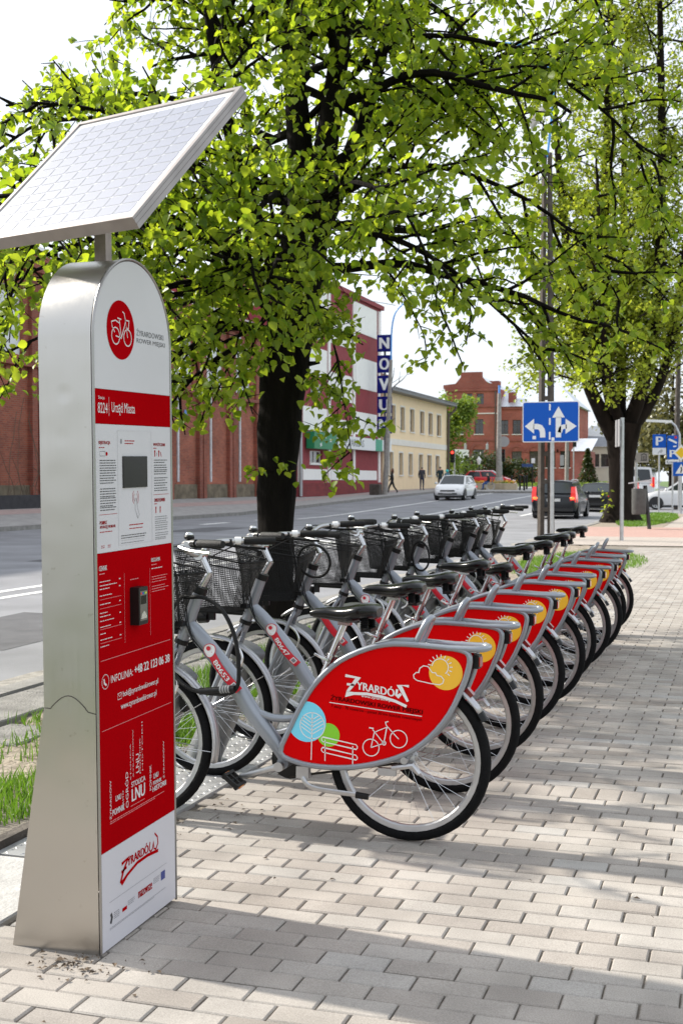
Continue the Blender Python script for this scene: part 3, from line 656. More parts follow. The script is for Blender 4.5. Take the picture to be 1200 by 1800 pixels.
b.poly([E1 * u + E2 * v for u, v in ((-cw / 2 + k + c, -ch / 2 + k), (cw / 2 - k - c, -ch / 2 + k), (cw / 2 - k, -ch / 2 + k + c), (cw / 2 - k, ch / 2 - k - c), (cw / 2 - k - c, ch / 2 - k), (-cw / 2 + k + c, ch / 2 - k), (-cw / 2 + k, ch / 2 - k - c), (-cw / 2 + k, -ch / 2 + k + c))])
cm_ = b.mesh('solar_cell', M_cell, 0)
for i in range(NC):
    for j in range(NR): obj('solar_cell', cm_, sp_o, sp(-WW + .038 + cw * (i + .5), -HH + .038 + ch * (j + .5), -.0012))
b = MB(); b.prism([(-.06, -.20), (.06, -.20), (.06, .20), (-.06, .20)], sp, -.075, -.036); b.build('mount_bracket', M_alu, sp_o, 0)
# ------------------------------------------------------------------ bicycles
M_frame = pm('frame_silver', (.27, .29, .325), .34, .5, var=.06, vscale=6, coat=.25)
M_chrome = pm('chrome', (.60, .60, .61), .22, 1); M_alu2 = pm('satin_alloy', (.50, .50, .51), .38, 1, var=.08, vscale=20)
M_rubber = pm('tyre_rubber', (.006, .006, .0065), .8, var=.3, vscale=25, bump=.4, bscale=180, spec=.15)
M_grip = pm('grip_rubber', (.006, .006, .006), .6, bump=.3, bscale=200, spec=.3); M_sadl = pm('saddle_vinyl', (.003, .003, .0035), .2, bump=.05, bscale=300, spec=.35)
M_wire = pm('basket_wire', (.005, .005, .005), .6, spec=.2); M_redp = pm('panel_red', (.66, .004, .005), .42, var=.03, vscale=5, spec=0)
M_guard = pm('mudguard_alloy', (.50, .50, .52), .38, .85, var=.06, vscale=9); M_redl = pm('red_lens', (.45, .01, .01), .15, coat=.8); M_amber = pm('amber_lens', (.75, .22, .01), .2, coat=.5)
M_cyan = pm('print_cyan', (.20, .68, .88), .4); M_green = pm('print_green', (.24, .62, .03), .4); M_sun = pm('print_yellow', (.90, .50, .03), .4); M_dkr = pm('print_dark', (.06, .004, .004), .5, spec=0)
M_white = pm('sticker_white', (.82, .81, .80), .35); M_stk = pm('sticker_red', (.62, .012, .03), .35)
for m_, lo_, hi_ in ((M_redp, .84, 1.08), (M_frame, .8, 1.12)):
    nt_ = m_.node_tree; b_ = nt_.nodes['Principled BSDF']; src_ = b_.inputs['Base Color'].links[0].from_socket; oi = nt_.nodes.new('ShaderNodeObjectInfo'); mp_ = nt_.nodes.new('ShaderNodeMapRange'); mp_.inputs[3].default_value = lo_; mp_.inputs[4].default_value = hi_
    ml_ = nt_.nodes.new('ShaderNodeMix'); ml_.data_type = 'RGBA'; ml_.blend_type = 'MULTIPLY'; ml_.inputs[0].default_value = 1
    nt_.links.new(oi.outputs['Random'], mp_.inputs[0]); nt_.links.new(src_, ml_.inputs[6]); nt_.links.new(mp_.outputs[0], ml_.inputs[7]); nt_.links.new(ml_.outputs[2], b_.inputs['Base Color'])
WR = .318; WB = 1.128
def tyre_mesh():
    b = MB(); b.lathe([(.2945 + .0235 * math.cos(R(a)), .022 * math.sin(R(a))) for a in range(-125, 126, 25)], 48, axis='Y'); return b.mesh('tyre', M_rubber, 60)
def rim_mesh():
    b = MB(); pr = [(.281, -.0125), (.263, -.0115), (.257, -.006), (.257, .006), (.263, .0115), (.281, .0125)]; b.lathe(pr, 48, axis='Y'); return b.mesh('rim', M_alu2, 35)
def spoke_mesh():
    b = MB()
    for i in range(32):
        a = 2 * math.pi * i / 32; sd = 1 if i % 2 else -1; off = (.75 if (i // 2) % 2 else -.75)
        h = Vector((.026 * math.cos(a + off * 1.2), .026 * sd, .026 * math.sin(a + off * 1.2))); e = Vector((.256 * math.cos(a), 0, .256 * math.sin(a)))
        b.tube([h, e], .0008, 3, caps=False)
    return b.mesh('spokes', M_chrome, 0)
def hub_mesh(r):
    b = MB(); b.lathe([(.006, -.055), (.011, -.05), (.011, -.034), (.03 if r else .022, -.03), (.03 if r else .022, -.024), (.026 if r else .013, -.02), (.026 if r else .013, .02), (.03 if r else .022, .024), (.03 if r else .022, .03), (.011, .034), (.011, .05), (.006, .055)], 14, axis='Y')
    return b.mesh('hub', M_alu2, 35)
MEt, MEr, MEs = tyre_mesh(), rim_mesh(), spoke_mesh(); MEh = [hub_mesh(0), hub_mesh(1)]
def guard(name, cx, a0, a1, par, rg=.337):
    b = MB(); pr = [(rg - .010, -.025), (rg, -.019), (rg + .004, 0), (rg, .019), (rg - .010, .025)]; b.lathe(pr, 26, (cx, 0, WR), 'Y', R(a0), R(a1)); o = b.build(name, M_guard, par, 60)
    md = o.modifiers.new('thick', 'SOLIDIFY'); md.thickness = .003; return o
LOOP = [(.495, .318), (.452, .422), (.403, .518), (.345, .602), (.257, .681), (.144, .734), (.043, .755), (-.10, .752), (-.215, .742), (-.246, .715), (-.238, .66), (-.219, .605), (-.172, .504), (-.096, .41), (-.004, .342), (.108, .30), (.221, .277), (.335, .272), (.431, .284)]
YL = .066
def make_bike():
    t = empty('rental_bicycle')
    # frame
    b = MB(); q = smooth_path([(.935, 0, .80), (.87, 0, .745), (.742, 0, .603), (.645, 0, .46), (.545, 0, .345), (.492, 0, .275)], 5)
    b.tube(q, [.030 + .006 * math.sin(math.pi * min(1, i / len(q) * 1.2)) for i in range(len(q))], 14, flat=.82, ref=(0, 0, 1))
    b.tube([(.872, 0, .925), (.948, 0, .725)], .0245, 16)
    b.tube(smooth_path([(.615, 0, .455), (.56, 0, .438), (.49, 0, .437), (.43, 0, .45)], 4), .016, 10)
    b.tube([(.352, 0, .60), (.498, 0, .268)], .018, 12); b.cyl((.498, -.038, .268), (.498, .038, .268), .024, n=16)
    fr = b.build('frame', M_frame, t, 40)
    b = MB(); b.cyl((.864, 0, .946), (.874, 0, .920), .029, n=16); b.build('headset_cup', M_blackp, fr, 40); b = MB(); b.cyl((.952, 0, .715), (.945, 0, .733), .029, n=16); b.build('headset_cup', M_blackp, fr, 40)
    # carrier loops
    b = MB()
    lp = smooth_path([(x, 0, z) for x, z in LOOP], 3, True)
    for s in (-1, 1): b.tube([(p.x, s * YL, p.z) for p in lp], .0115, 8, closed=True, ref=(0, 1, 0))
    tip = smooth_path([(-.16, YL, .748), (-.25, YL, .747), (-.288, YL * .85, .747), (-.302, YL * .3, .747), (-.302, -YL * .3, .747), (-.288, -YL * .85, .747), (-.25, -YL, .747), (-.16, -YL, .748)], 3); b.tube(tip, .012, 8)
    for x, z in ((.43, .284), (.452, .422), (-.05, .376)): b.cyl((x, -YL, z), (x, YL, z), .009, n=8)
    b.tube([(-.02, .05, .345), (0, .052, WR), (.05, .06, .318)], .012, 8); b.tube([(-.02, -.05, .345), (0, -.052, WR), (.05, -.06, .318)], .012, 8)
    cf = b.build('carrier_frame', M_frame, t, 50)
    b = MB(); top = [(.20, .708), (.14, .728), (.04, .748), (-.10, .746), (-.27, .742)]
    for (x0, z0), (x1, z1) in zip(top, top[1:]): b.add([(x0, -YL, z0), (x0, YL, z0), (x1, YL, z1), (x1, -YL, z1), (x0, -YL, z0 - .008), (x0, YL, z0 - .008), (x1, YL, z1 - .008), (x1, -YL, z1 - .008)], [(0, 3, 2, 1), (4, 5, 6, 7), (0, 1, 5, 4), (2, 3, 7, 6), (1, 2, 6, 5), (3, 0, 4, 7)])
    rt = b.build('rack_top', M_white, t, 30)
    b = MB(); b.poly([(-.08, -.045, .7485), (-.08, .05, .7485), (-.24, .05, .745), (-.24, -.045, .745)]); b.poly([(.13, -.035, .7325), (.13, .045, .7325), (.06, .045, .747), (.06, -.035, .747)]); b.build('rack_sticker', pm('sticker_faded_red', (.70, .16, .16), .4), rt, 0)
    b = MB(); b.tube(smooth_path([(-.035, .052, .752), (-.062, .05, .81), (-.078, .04, .842), (-.084, .015, .852), (-.084, -.015, .852), (-.078, -.04, .842), (-.062, -.05, .81), (-.035, -.052, .752)], 3), .0125, 8); b.build('rack_hoop', M_frame, t, 50)
    # side panels
    for s in (1, -1):
        b = MB(); b.prism([(p.x, p.z) for p in lp], lambda u, v, w: (u, w, v), s * YL - .002, s * YL + .002); pn = b.build('side_panel', M_redp, t, 30)
        if s > 0: near = pn
    art(near)
    # wheels
    for k, x in enumerate((WB, 0)):
        w = empty('wheel', (x, 0, WR)); w.parent = t
        obj('tyre', MEt, w); obj('rim', MEr, w); obj('spokes', MEs, w, rot=(0, rnd.uniform(0, .3), 0)); obj('hub', MEh[k], w)
    guard('mudguard', WB, 52, 193, t)['front'] = 1; rg = guard('mudguard', 0, 12, 146, t)
    b = MB(); b.lathe([(.325, -.027), (.340, -.020), (.345, 0), (.340, .020), (.325, .027)], 4, (0, 0, WR), 'Y', R(146), R(152)); b.build('mud_flap', M_blackp, rg, 60)
    b = MB(); p = Vector((math.cos(R(132)), 0, math.sin(R(132)))); c = Vector((0, 0, WR)) + p * .352; b.box(c - p * .004, (.018, .034, .036), Matrix.Rotation(R(42), 3, 'Y')); b.build('rear_reflector', pm('reflector_dark_red', (.22, .006, .006), .3, coat=.4), rg, 0)
    b = MB(); b.box((-.262, 0, .695), (.022, .062, .05)); rl = b.build('rear_light', M_blackp, t, 0)
    b = MB(); b.box((-.2745, 0, .695), (.006, .05, .036)); b.build('lens', M_redl, rl, 0)
    b = MB()
    for a in (185, 150): b.tube([(WB, .04, WR), (WB + .325 * math.cos(R(a)), .03, WR + .325 * math.sin(R(a)))], .0018, 4); b.tube([(WB, -.04, WR), (WB + .325 * math.cos(R(a)), -.03, WR + .325 * math.sin(R(a)))], .0018, 4)
    b.build('mudguard_stay', M_chrome, t, 0)
    # fork
    b = MB(); b.cyl((.948, 0, .722), (.965, 0, .685), .024, n=12)
    for s in (-1, 1): b.tube(smooth_path([(.955, 0, .705), (.975, s * .045, .672), (1.03, s * .05, .54), (1.085, s * .05, .415), (WB, s * .05, WR)], 4), .0125, 8)
    b.build('fork', M_frame, t, 50)
    b = MB(); b.tube(smooth_path([(.985, .054, .63), (.95, .062, .60), (.935, .065, .56), (.95, .064, .52), (.985, .056, .50)], 4), .006, 6); b.build('docking_loop', M_chrome, t, 50)
    # steering
    b = MB(); b.tube([(.868, 0, .935), (.826, 0, 1.005)], .0145, 12); b.tube([(.829, 0, 1.000), (.866, 0, 1.072)], .0145, 12); b.cyl((.868, -.026, 1.074), (.868, .026, 1.074), .021, n=12); b.build('stem', M_chrome, t, 40)
    b = MB(); hb = []
    for s in (1, -1):
        P = smooth_path([(.868, 0, 1.074), (.880, s * .05, 1.078), (.888, s * .10, 1.10), (.862, s * .165, 1.122), (.80, s * .215, 1.126), (.69, s * .262, 1.126)], 5); hb.append(P)
        b.tube(P, .0112, 10)
    ho = b.build('handlebar', M_alu2, t, 50)
    for s, P in zip((1, -1), hb):
        b = MB(); g0 = Vector((.775, s * .229, 1.126)); g1 = Vector((.652, s * .278, 1.126)); b.tube([g0, g0.lerp(g1, .05), g0.lerp(g1, .9), g1], [.0135, .0165, .0165, .014], 12); b.build('grip', M_grip, t, 50)
        b = MB(); k0 = Vector((.808, s * .212, 1.126)); k1 = Vector((.785, s * .224, 1.126)); b.tube([k0, k1], [.0165, .0165], 12); b.build('shift_ring', M_white if s < 0 else M_blackp, ho, 40)
        b = MB(); l0 = Vector((.828, s * .200, 1.120)); b.box(l0, (.03, .022, .026)); b.tube(smooth_path([l0, l0 + Vector((.035, s * .01, -.008)), (.79, s * .255, 1.098), (.70, s * .292, 1.092)], 4), [.006] * 12 + [.007], 6); b.build('brake_lever', M_blackp if s < 0 else M_alu2, t, 40)
    b = MB(); b.sphere((.842, .165, 1.148), (.021, .021, .013), 12, 8); b.cyl((.842, .165, 1.126), (.842, .165, 1.146), .012, n=10); be = b.build('bell', M_blackp, t, 50)
    b = MB(); b.sphere((.842, .165, 1.158), (.016, .016, .012), 12, 6); b.build('bell_dome', M_chrome, be, 60)
    # cables
    for pts in ([(.82, .20, 1.12), (.93, .15, 1.10), (.955, .05, 1.0), (.93, .028, .86), (.90, .03, .76), (.84, .034, .69)], [(.82, -.20, 1.12), (.94, -.14, 1.12), (.965, -.04, 1.02), (.935, -.02, .9), (.955, .03, .70), (1.0, .055, .60)], [(.80, -.21, 1.11), (.90, -.10, 1.04), (.91, .02, .95), (.912, .033, .84), (.88, .035, .72)]):
        b = MB(); b.tube(smooth_path(pts, 5), .0028, 5); b.build('cable', M_blackp, t, 60)
    # basket
    b = MB(); T0 = [(.895, -.175, 1.0), (.895, .175, 1.0), (1.225, .185, 1.055), (1.225, -.185, 1.055)]; B0 = [(.955, -.14, .775), (.955, .14, .775), (1.185, .145, .775), (1.185, -.145, .775)]
    T0 = [Vector(p) for p in T0]; B0 = [Vector(p) for p in B0]
    def wallpt(i, f, h): return B0[i].lerp(B0[(i + 1) % 4], f).lerp(T0[i].lerp(T0[(i + 1) % 4], f), h)
    for i in range(4):
        L = (T0[(i + 1) % 4] - T0[i]).length; nn = int(L / .0095)
        for k in range(nn + 1):
            f = k / nn; b.tube([wallpt(i, f, 0), wallpt(i, f, 1)], .0013, 3, caps=False)
        for k in range(1, 28): b.tube([wallpt(i, 0, k / 28), wallpt(i, 1, k / 28)], .0012, 3, caps=False)
    for k in range(1, 24): b.tube([B0[0].lerp(B0[3], k / 24), B0[1].lerp(B0[2], k / 24)], .0011, 3, caps=False); b.tube([B0[0].lerp(B0[1], k / 24), B0[3].lerp(B0[2], k / 24)], .0011, 3, caps=False)
    ba = b.build('basket', M_wire, t, 0)
    b = MB()
    def rrect(P, r): return smooth_path([q for i in range(4) for q in (P[i].lerp(P[(i - 1) % 4], .12), P[i].lerp(P[(i + 1) % 4], .12))], 3, True)
    b.tube(rrect(T0, .03), .0042, 6, closed=True); b.tube(rrect([wallpt(i, 0, .86) for i in range(4)], .03), .003, 6, closed=True); b.tube(rrect(B0, .03), .004, 6, closed=True); b.build('basket_rim', M_wire, ba, 60)
    b = MB(); b.tube([(.93, .06, .80), (.955, .05, 1.01)], .006, 6); b.tube([(.93, -.06, .80), (.955, -.05, 1.01)], .006, 6); b.tube([(.95, .0, .76), (1.10, .0, .765)], .010, 8); b.box((.93, 0, .80), (.03, .14, .02)); b.build('basket_bracket', M_blackp, t, 40)
    b = MB(); b.cyl((1.14, 0, .735), (1.185, 0, .735), .024, .028, n=14); b.box((1.12, 0, .75), (.03, .02, .05)); fl = b.build('front_light', M_blackp, t, 40)
    b = MB(); b.cyl((1.185, 0, .735), (1.19, 0, .735), .025, n=14); b.build('lens', M_white, fl, 40)
    # seat
    b = MB(); b.tube([(.262, 0, .815), (.352, 0, .60)], .0145, 12); b.box((.258, 0, .826), (.05, .03, .026)); sp_ = b.build('seat_post', M_chrome, t, 40)
    b = MB(); b.cyl((.318, -.024, .676), (.318, .024, .676), .008, n=8); b.cyl((.322, 0, .662), (.308, 0, .696), .022, n=14); b.tube([(.318, .024, .676), (.345, .032, .688), (.372, .03, .700)], .005, 6); b.build('quick_release', M_chrome, t, 40)
    b = MB(); st = [(.118, .045, .872, .012, .030), (.128, .078, .876, .020, .045), (.160, .098, .880, .024, .055), (.200, .095, .874, .024, .060), (.240, .070, .866, .022, .056), (.280, .044, .862, .020, .046), (.330, .030, .862, .018, .036), (.375, .024, .860, .015, .028), (.398, .014, .856, .009, .016)]
    rings = []
    for x, w, zc, ht, hbm in st:
        for k in range(14):
            a = 2 * math.pi * k / 14; c, q_ = math.cos(a), math.sin(a); rings.append((x, w * math.copysign(abs(c) ** .8, c), zc + (ht if q_ > 0 else hbm * .8) * q_))
    n_ = 14; fs = [(i * n_ + k, i * n_ + (k + 1) % n_, (i + 1) * n_ + (k + 1) % n_, (i + 1) * n_ + k) for i in range(len(st) - 1) for k in range(n_)] + [tuple(range(n_)), tuple((len(st) - 1) * n_ + k for k in reversed(range(n_)))]
    b.add(rings, fs); sa = b.build('saddle', M_sadl, t, 70)
    b = MB()
    for s in (-1, 1):
        b.tube([(.19, s * .035, .83), (.26, s * .02, .828), (.36, s * .008, .845)], .0035, 6)
        for k in range(7): b.lathe([(.014, k * .007), (.018, k * .007 + .0035), (.014, k * .007 + .007)], 10, (.165, s * .05, .805))
    b.box((.16, 0, .80), (.04, .10, .012)); b.build('saddle_springs', M_blackp, sa, 40)
    # drive
    for s, ang in ((1, 196), (-1, 16)):
        b = MB(); c = Vector((.498, s * .075, .262)); d = Vector((-math.cos(R(ang)), 0, math.sin(R(ang)))) * .168; d.x = abs(d.x) * s
        d.z = -.05 * s
        b.tube([c, c + d * .15, c + d * .9, c + d], [.019, .013, .0105, .012], 8, flat=.7); b.cyl(c - Vector((0, s * .012, 0)), c + Vector((0, s * .012, 0)), .019, n=14); b.build('crank', M_alu2, t, 40)
        e = c + d + Vector((0, s * .012, 0)); pd = MB(); pd.cyl(e, e + Vector((0, s * .09, 0)), .007, n=8)
        Mr = Matrix.Rotation(R(-38), 3, 'Y')
        for k in (-1, 1): pd.box(e + Mr @ Vector((k * .032, 0, 0)) + Vector((0, s * .05, 0)), (.012, .088, .02), Mr)
        for k in (.012, .05, .088): pd.box(e + Vector((0, s * k, 0)), (.058, .010, .016), Mr)
        po = pd.build('pedal', M_blackp, t, 0)
        pd = MB(); pd.box(e + Mr @ Vector((.0395, 0, 0)) + Vector((0, s * .05, 0)), (.003, .036, .012), Mr); pd.box(e + Mr @ Vector((-.0395, 0, 0)) + Vector((0, s * .05, 0)), (.003, .036, .012), Mr); pd.build('reflector', M_amber, po, 0)
    b = MB(); b.lathe([(.0, -.043), (.074, -.043), (.078, -.046), (.074, -.049), (.0, -.049)], 24, (.498, 0, .268), 'Y'); b.build('chain_guard', M_blackp, t, 40)
    b = MB(); b.tube([(.498, -.046, .335), (.02, -.046, .348)], .005, 5); b.tube([(.498, -.046, .198), (.02, -.046, .288)], .005, 5); b.build('chain', pm('chain_dark', (.05, .045, .04), .5, .8), t, 0)
    b = MB(); b.tube([(.05, .058, .285), (-.03, .058, .30), (-.055, .055, .27)], .011, 8); b.cyl((0, .05, WR), (0, .075, WR), .014, n=10); b.box((.07, .052, .268), (.07, .02, .028)); b.build('gear_box', M_alu2, t, 40)
    b = MB(); b.box((.405, .055, .245), (.05, .03, .045)); b.tube(smooth_path([(.405, .07, .225), (.375, .078, .198), (.32, .08, .186), (.18, .082, .178)], 4), [.010] * 12 + [.009], 8, flat=.7); ks = b.build('kickstand', M_alu2, t, 40)
    b = MB(); b.tube([(.185, .082, .178), (.135, .082, .174)], [.013, .012], 8, flat=.7); b.build('foot', M_blackp, ks, 40)
    # number sticker wrapped on the main tube (flat print on its near side)
    b = MB(); A = Vector((.812, 0, .694)); Bv = Vector((.688, 0, .543)); dv = (Bv - A).normalized(); nv = Vector((-dv.z, 0, dv.x))
    if nv.z < 0: nv = -nv
    def bow(s_, h):   # point on the elliptical tube: s_ along, h across
        p = A + dv * s_ + nv * h; sag = smp(s_); return (p.x + nv.x * sag, .0362 * math.sqrt(max(0, 1 - (h / .045) ** 2)), p.z + nv.z * sag)
    def smp(s_): return -.011 * math.sin(math.pi * cl(s_ / .2)) + .002
    t['_bow'] = 0
    for i in range(14):
        a0, a1 = .01 + .19 * i / 14, .01 + .19 * (i + 1) / 14
        for j in range(3):
            h0, h1 = -.017 + .034 * j / 3, -.017 + .034 * (j + 1) / 3; b.mat(0).add([bow(a0, h0), bow(a1, h0), bow(a1, h1), bow(a0, h1)], [(0, 1, 2, 3)])
    up = lambda p: (p[0], p[1] + .0012, p[2]); up2 = lambda p: (p[0], p[1] + .002, p[2])
    b.mat(0).poly([up(bow(x, y)) for x, y in circ(0, 0, .0275, 24)]); b.mat(1).poly([up2(bow(x, y)) for x, y in circ(0, 0, .0245, 24)]); up3 = lambda p: (p[0], p[1] + .003, p[2]); b.mat(0).poly([up3(bow(x - .003, y + .002)) for x, y in circ(-.006, 0, .009, 14)])
    b.mat(1).poly([up(bow(x, y)) for x, y in ((.160, -.012), (.185, -.012), (.185, .012), (.160, .012))]); b.mat(2).poly([up2(bow(x, y)) for x, y in ((.164, -.008), (.181, -.008), (.181, .008), (.164, .008))])
    so = b.build('number_sticker', [M_stk, M_white, M_inkg], t, 0)
    del t['_bow']
    return t, so, lambda s_, h: up2(bow(s_, h)), sp_, sa
def art(panel):
    # printed artwork on the near side panel; u runs to the rear of the bicycle (to the right seen from the near side)
    y1, y2, y3 = YL + .0026, YL + .0032, YL + .0038
    L1 = lambda u, v: (-u, y1, v); L2 = lambda u, v: (-u, y2, v); L3 = lambda u, v: (-u, y3, v)
    clip = [(-x * 1.0, z) for x, z in LOOP]; cx = sum(p[0] for p in clip) / len(clip); cz = sum(p[1] for p in clip) / len(clip)
    clip = [(cx + (x - cx) * .975, cz + (z - cz) * .965) for x, z in clip]
    ar = sum(clip[i][0] * clip[(i + 1) % len(clip)][1] - clip[(i + 1) % len(clip)][0] * clip[i][1] for i in range(len(clip)))
    if ar < 0: clip.reverse()
    # keep the clip polygon convex
    b = MB()
    b.mat(3).poly([L1(*p) for p in clip_convex(circ(-.300, .396, .045, 36), clip)])
    b.mat(2).poly([L2(*p) for p in clip_convex(circ(-.388, .442, .078, 40), clip)])
    b.mat(4).poly([L1(*p) for p in clip_convex(circ(.157, .655, .064, 40), clip)])
    w = .0034; b.mat(0)
    b.stroke(circ(-.365, .428, .050, 30), w, L3, True); b.stroke([(-.365, .478), (-.369, .296)], w, L3)
    for k in range(6):
        z = .395 + k * .014; e = math.sqrt(max(0, .05 ** 2 - (z + .018 - .428) ** 2)) * .92
        b.stroke([(-.366, z), (-.366 + e, z + e * .62)], w * .9, L3); b.stroke([(-.366, z), (-.366 - e, z + e * .62)], w * .9, L3)
    sl = -.16; bn = lambda u, v: (-.327 + u, .330 + v + sl * u)
    for v in (.042, .002): b.stroke([bn(0, v + .010), bn(.005, v + .016), bn(.138, v + .016), bn(.143, v + .010), bn(.143, v + .003), bn(.138, v - .002), bn(.005, v - .002), bn(0, v + .003)], w, L3, True)
    b.stroke([bn(.014, .05), bn(.014, -.032)], w, L3); b.stroke([bn(.125, .05), bn(.125, -.034)], w, L3)
    # line-drawn bicycle
    b.stroke(circ(-.130, .359, .032, 24), w, L3, True); b.stroke(circ(-.022, .398, .033, 24), w, L3, True)
    b.stroke([(-.130, .359), (-.117, .418), (-.068, .440), (-.080, .378), (-.130, .359)], w, L3); b.stroke([(-.080, .378), (-.124, .428)], w, L3); b.stroke([(-.138, .434), (-.120, .432)], w * 1.3, L3); b.stroke([(-.022, .398), (-.070, .446), (-.074, .458), (-.062, .462)], w, L3); b.stroke(circ(-.079, .379, .007, 12), w, L3, True)
    # sun and cloud
    b.stroke([(.136 + .031 * math.cos(R(a)), .676 + .031 * math.sin(R(a))) for a in range(-50, 176, 15)], w, L3)
    for a in range(-40, 171, 21): b.stroke([(.136 + .036 * math.cos(R(a)), .676 + .036 * math.sin(R(a))), (.136 + .047 * math.cos(R(a)), .676 + .047 * math.sin(R(a)))], w, L3)
    b.stroke([(.048, .622), (.036, .630), (.034, .642), (.044, .652), (.054, .652), (.058, .668), (.072, .678), (.090, .676), (.100, .662), (.106, .654), (.118, .654), (.124, .644), (.140, .642), (.150, .630), (.146, .616), (.134, .610), (.10, .613)], w, L3, True)
    # wordmark and lines of text
    swoosh_logo(b, L3, -.236, .556, .25, .035)
    b.text('www.zyrardow.pl', .02, -.170, -.050, .5465, .5585, L3, R(-6))
    b.stroke([(-.297, .5215), (.067, .4885)], .0028, L3)
    b.mat(1).text('ŻYRARDOWSKI ROWER MIEJSKI', .025, -.292, .070, .5265, .5535, L3, R(-5.6)); b.text('7 stacji - 70 rowerów - ponad 30 km ścieżek rowerowych', .01, -.290, .068, .5005, .5155, L3, R(-5.4))
    b.build('panel_print', [M_white, M_dkr, M_cyan, M_green, M_sun], panel, 0)
bike0, stk0, stk_fn, post0, saddle0 = make_bike()
BY = [4.59, 5.35, 6.10, 6.85, 7.62, 8.36, 9.14, 9.95, 10.62, 11.35]
BDX = [0, -.02, -.03, -.03, -.01, -.025, -.01, .0, -.03, -.03]
ST = [0, 3, -6, 7, -3, 6, -7, 4, -2, -5]
SAD = [0, .03, .02, .035, -.03, .05, .04, .06, .05, .07]
BL = ['silver rental bicycle with red side panels, first of the row, beside the steel terminal', 'second rental bicycle of the row, its sticker reading 80647', 'third rental bicycle of the row with a black cable coiled on its handlebar',
      'fourth rental bicycle of the row, counted from the steel terminal', 'fifth rental bicycle of the row, with its saddle set lowest', 'sixth rental bicycle of the row, counted from the steel terminal', 'seventh rental bicycle of the row, fourth from its far end',
      'eighth rental bicycle of the row, third from its far end', 'ninth rental bicycle of the row, next to last', 'tenth and last rental bicycle of the row, farthest from the terminal']
km = kid_map(); bikes = []
for i in range(10):
    o = bike0 if i == 0 else copy_tree(bike0, km)
    o.location = (-1.204 + BDX[i], BY[i], .001); o.rotation_euler = (R([1.2, .2, -1.8, 1.6, .3, -1.4, 2.0, -.4, -1.6, 1.2][i]), 0, math.pi + R([0, .8, -.6, 1, -.5, .7, 0, -.8, .6, 0][i]))
    tag(o, BL[i], 'bicycle', 'rental bicycles parked in a row'); bikes.append(o)
    if ST[i]:
        ax_ = Vector((.948 - .872, 0, .725 - .925)).normalized(); p_ = Vector((.872, 0, .925)); MT = Matrix.Translation(p_) @ Matrix.Rotation(R(ST[i]), 4, ax_) @ Matrix.Translation(-p_)
        for ch in bpy.data.objects:
            if ch.parent == o and (ch.name.split('.')[0] in ('fork', 'stem', 'handlebar', 'grip', 'brake_lever', 'bell', 'basket', 'basket_bracket', 'front_light', 'cable', 'docking_loop', 'mudguard_stay') or (ch.name.split('.')[0] == 'wheel' and ch.location.x > .5) or ch.get('front')): ch.matrix_basis = MT @ ch.matrix_basis
    if SAD[i]:
        for ch in bpy.data.objects:
            if ch.parent == o and ch.name.split('.')[0] in ('saddle', 'seat_post'): ch.location = (-.36 * SAD[i], 0, SAD[i])
for i, num in ((0, '80653'), (1, '80647')):
    st = [c for c in bpy.data.objects if c.parent == bikes[i] and c.name.split('.')[0] == 'number_sticker'][0]
    b = MB(); b.text(num, .03, .045, .140, -.010, .010, lambda u, v: stk_fn(u, v)); b.build('number_print', M_white, st, 0)
# ------------------------------------------------------------------ cable locks
def lock(pts, r, label, i):
    t = tag(empty('cable_lock', bikes[i].location, bikes[i].rotation_euler), label, 'bicycle lock', 'cable locks on the bicycles')
    b = MB(); b.tube(smooth_path(pts, 5, True), r, 8, closed=True); b.build('cable', M_grip, t, 60); return t
t = lock([(.90, .04, .905), (.82, .06, .905), (.735, .085, .86), (.678, .095, .76), (.658, .10, .63), (.672, .10, .555), (.74, .10, .535), (.86, .09, .545), (.945, .075, .60), (.985, .06, .70), (.975, .05, .83), (.94, .035, .90)], .0085, 'black combination cable lock hanging in a big loop on the first bicycle', 0)
b = MB(); b.tube([(.825, .095, .540), (.672, .105, .558)], [.014, .014], 10); lb = b.build('lock_body', M_blackp, t, 50)
b = MB()
for k in range(4): b.cyl((.732 - k * .011, .103, .552 + k * .0014), (.725 - k * .011, .1035, .553 + k * .0014), .0158, n=12)
b.build('number_wheel', pm('lock_wheel', (.28, .28, .28), .5), lb, 40)
lock([(.84 + .085 * math.cos(a), .06 + .02 * math.sin(a), .965 + .085 * math.sin(a)) for a in [k * .628 for k in range(10)]], .007, 'black cable lock coiled round the stem of the third bicycle', 2)
lock([(.86 + .06 * math.cos(a), .05 + .02 * math.sin(a), .86 + .10 * math.sin(a)) for a in [k * .628 for k in range(10)]], .007, 'black cable lock hanging below the handlebar of the sixth bicycle', 5)
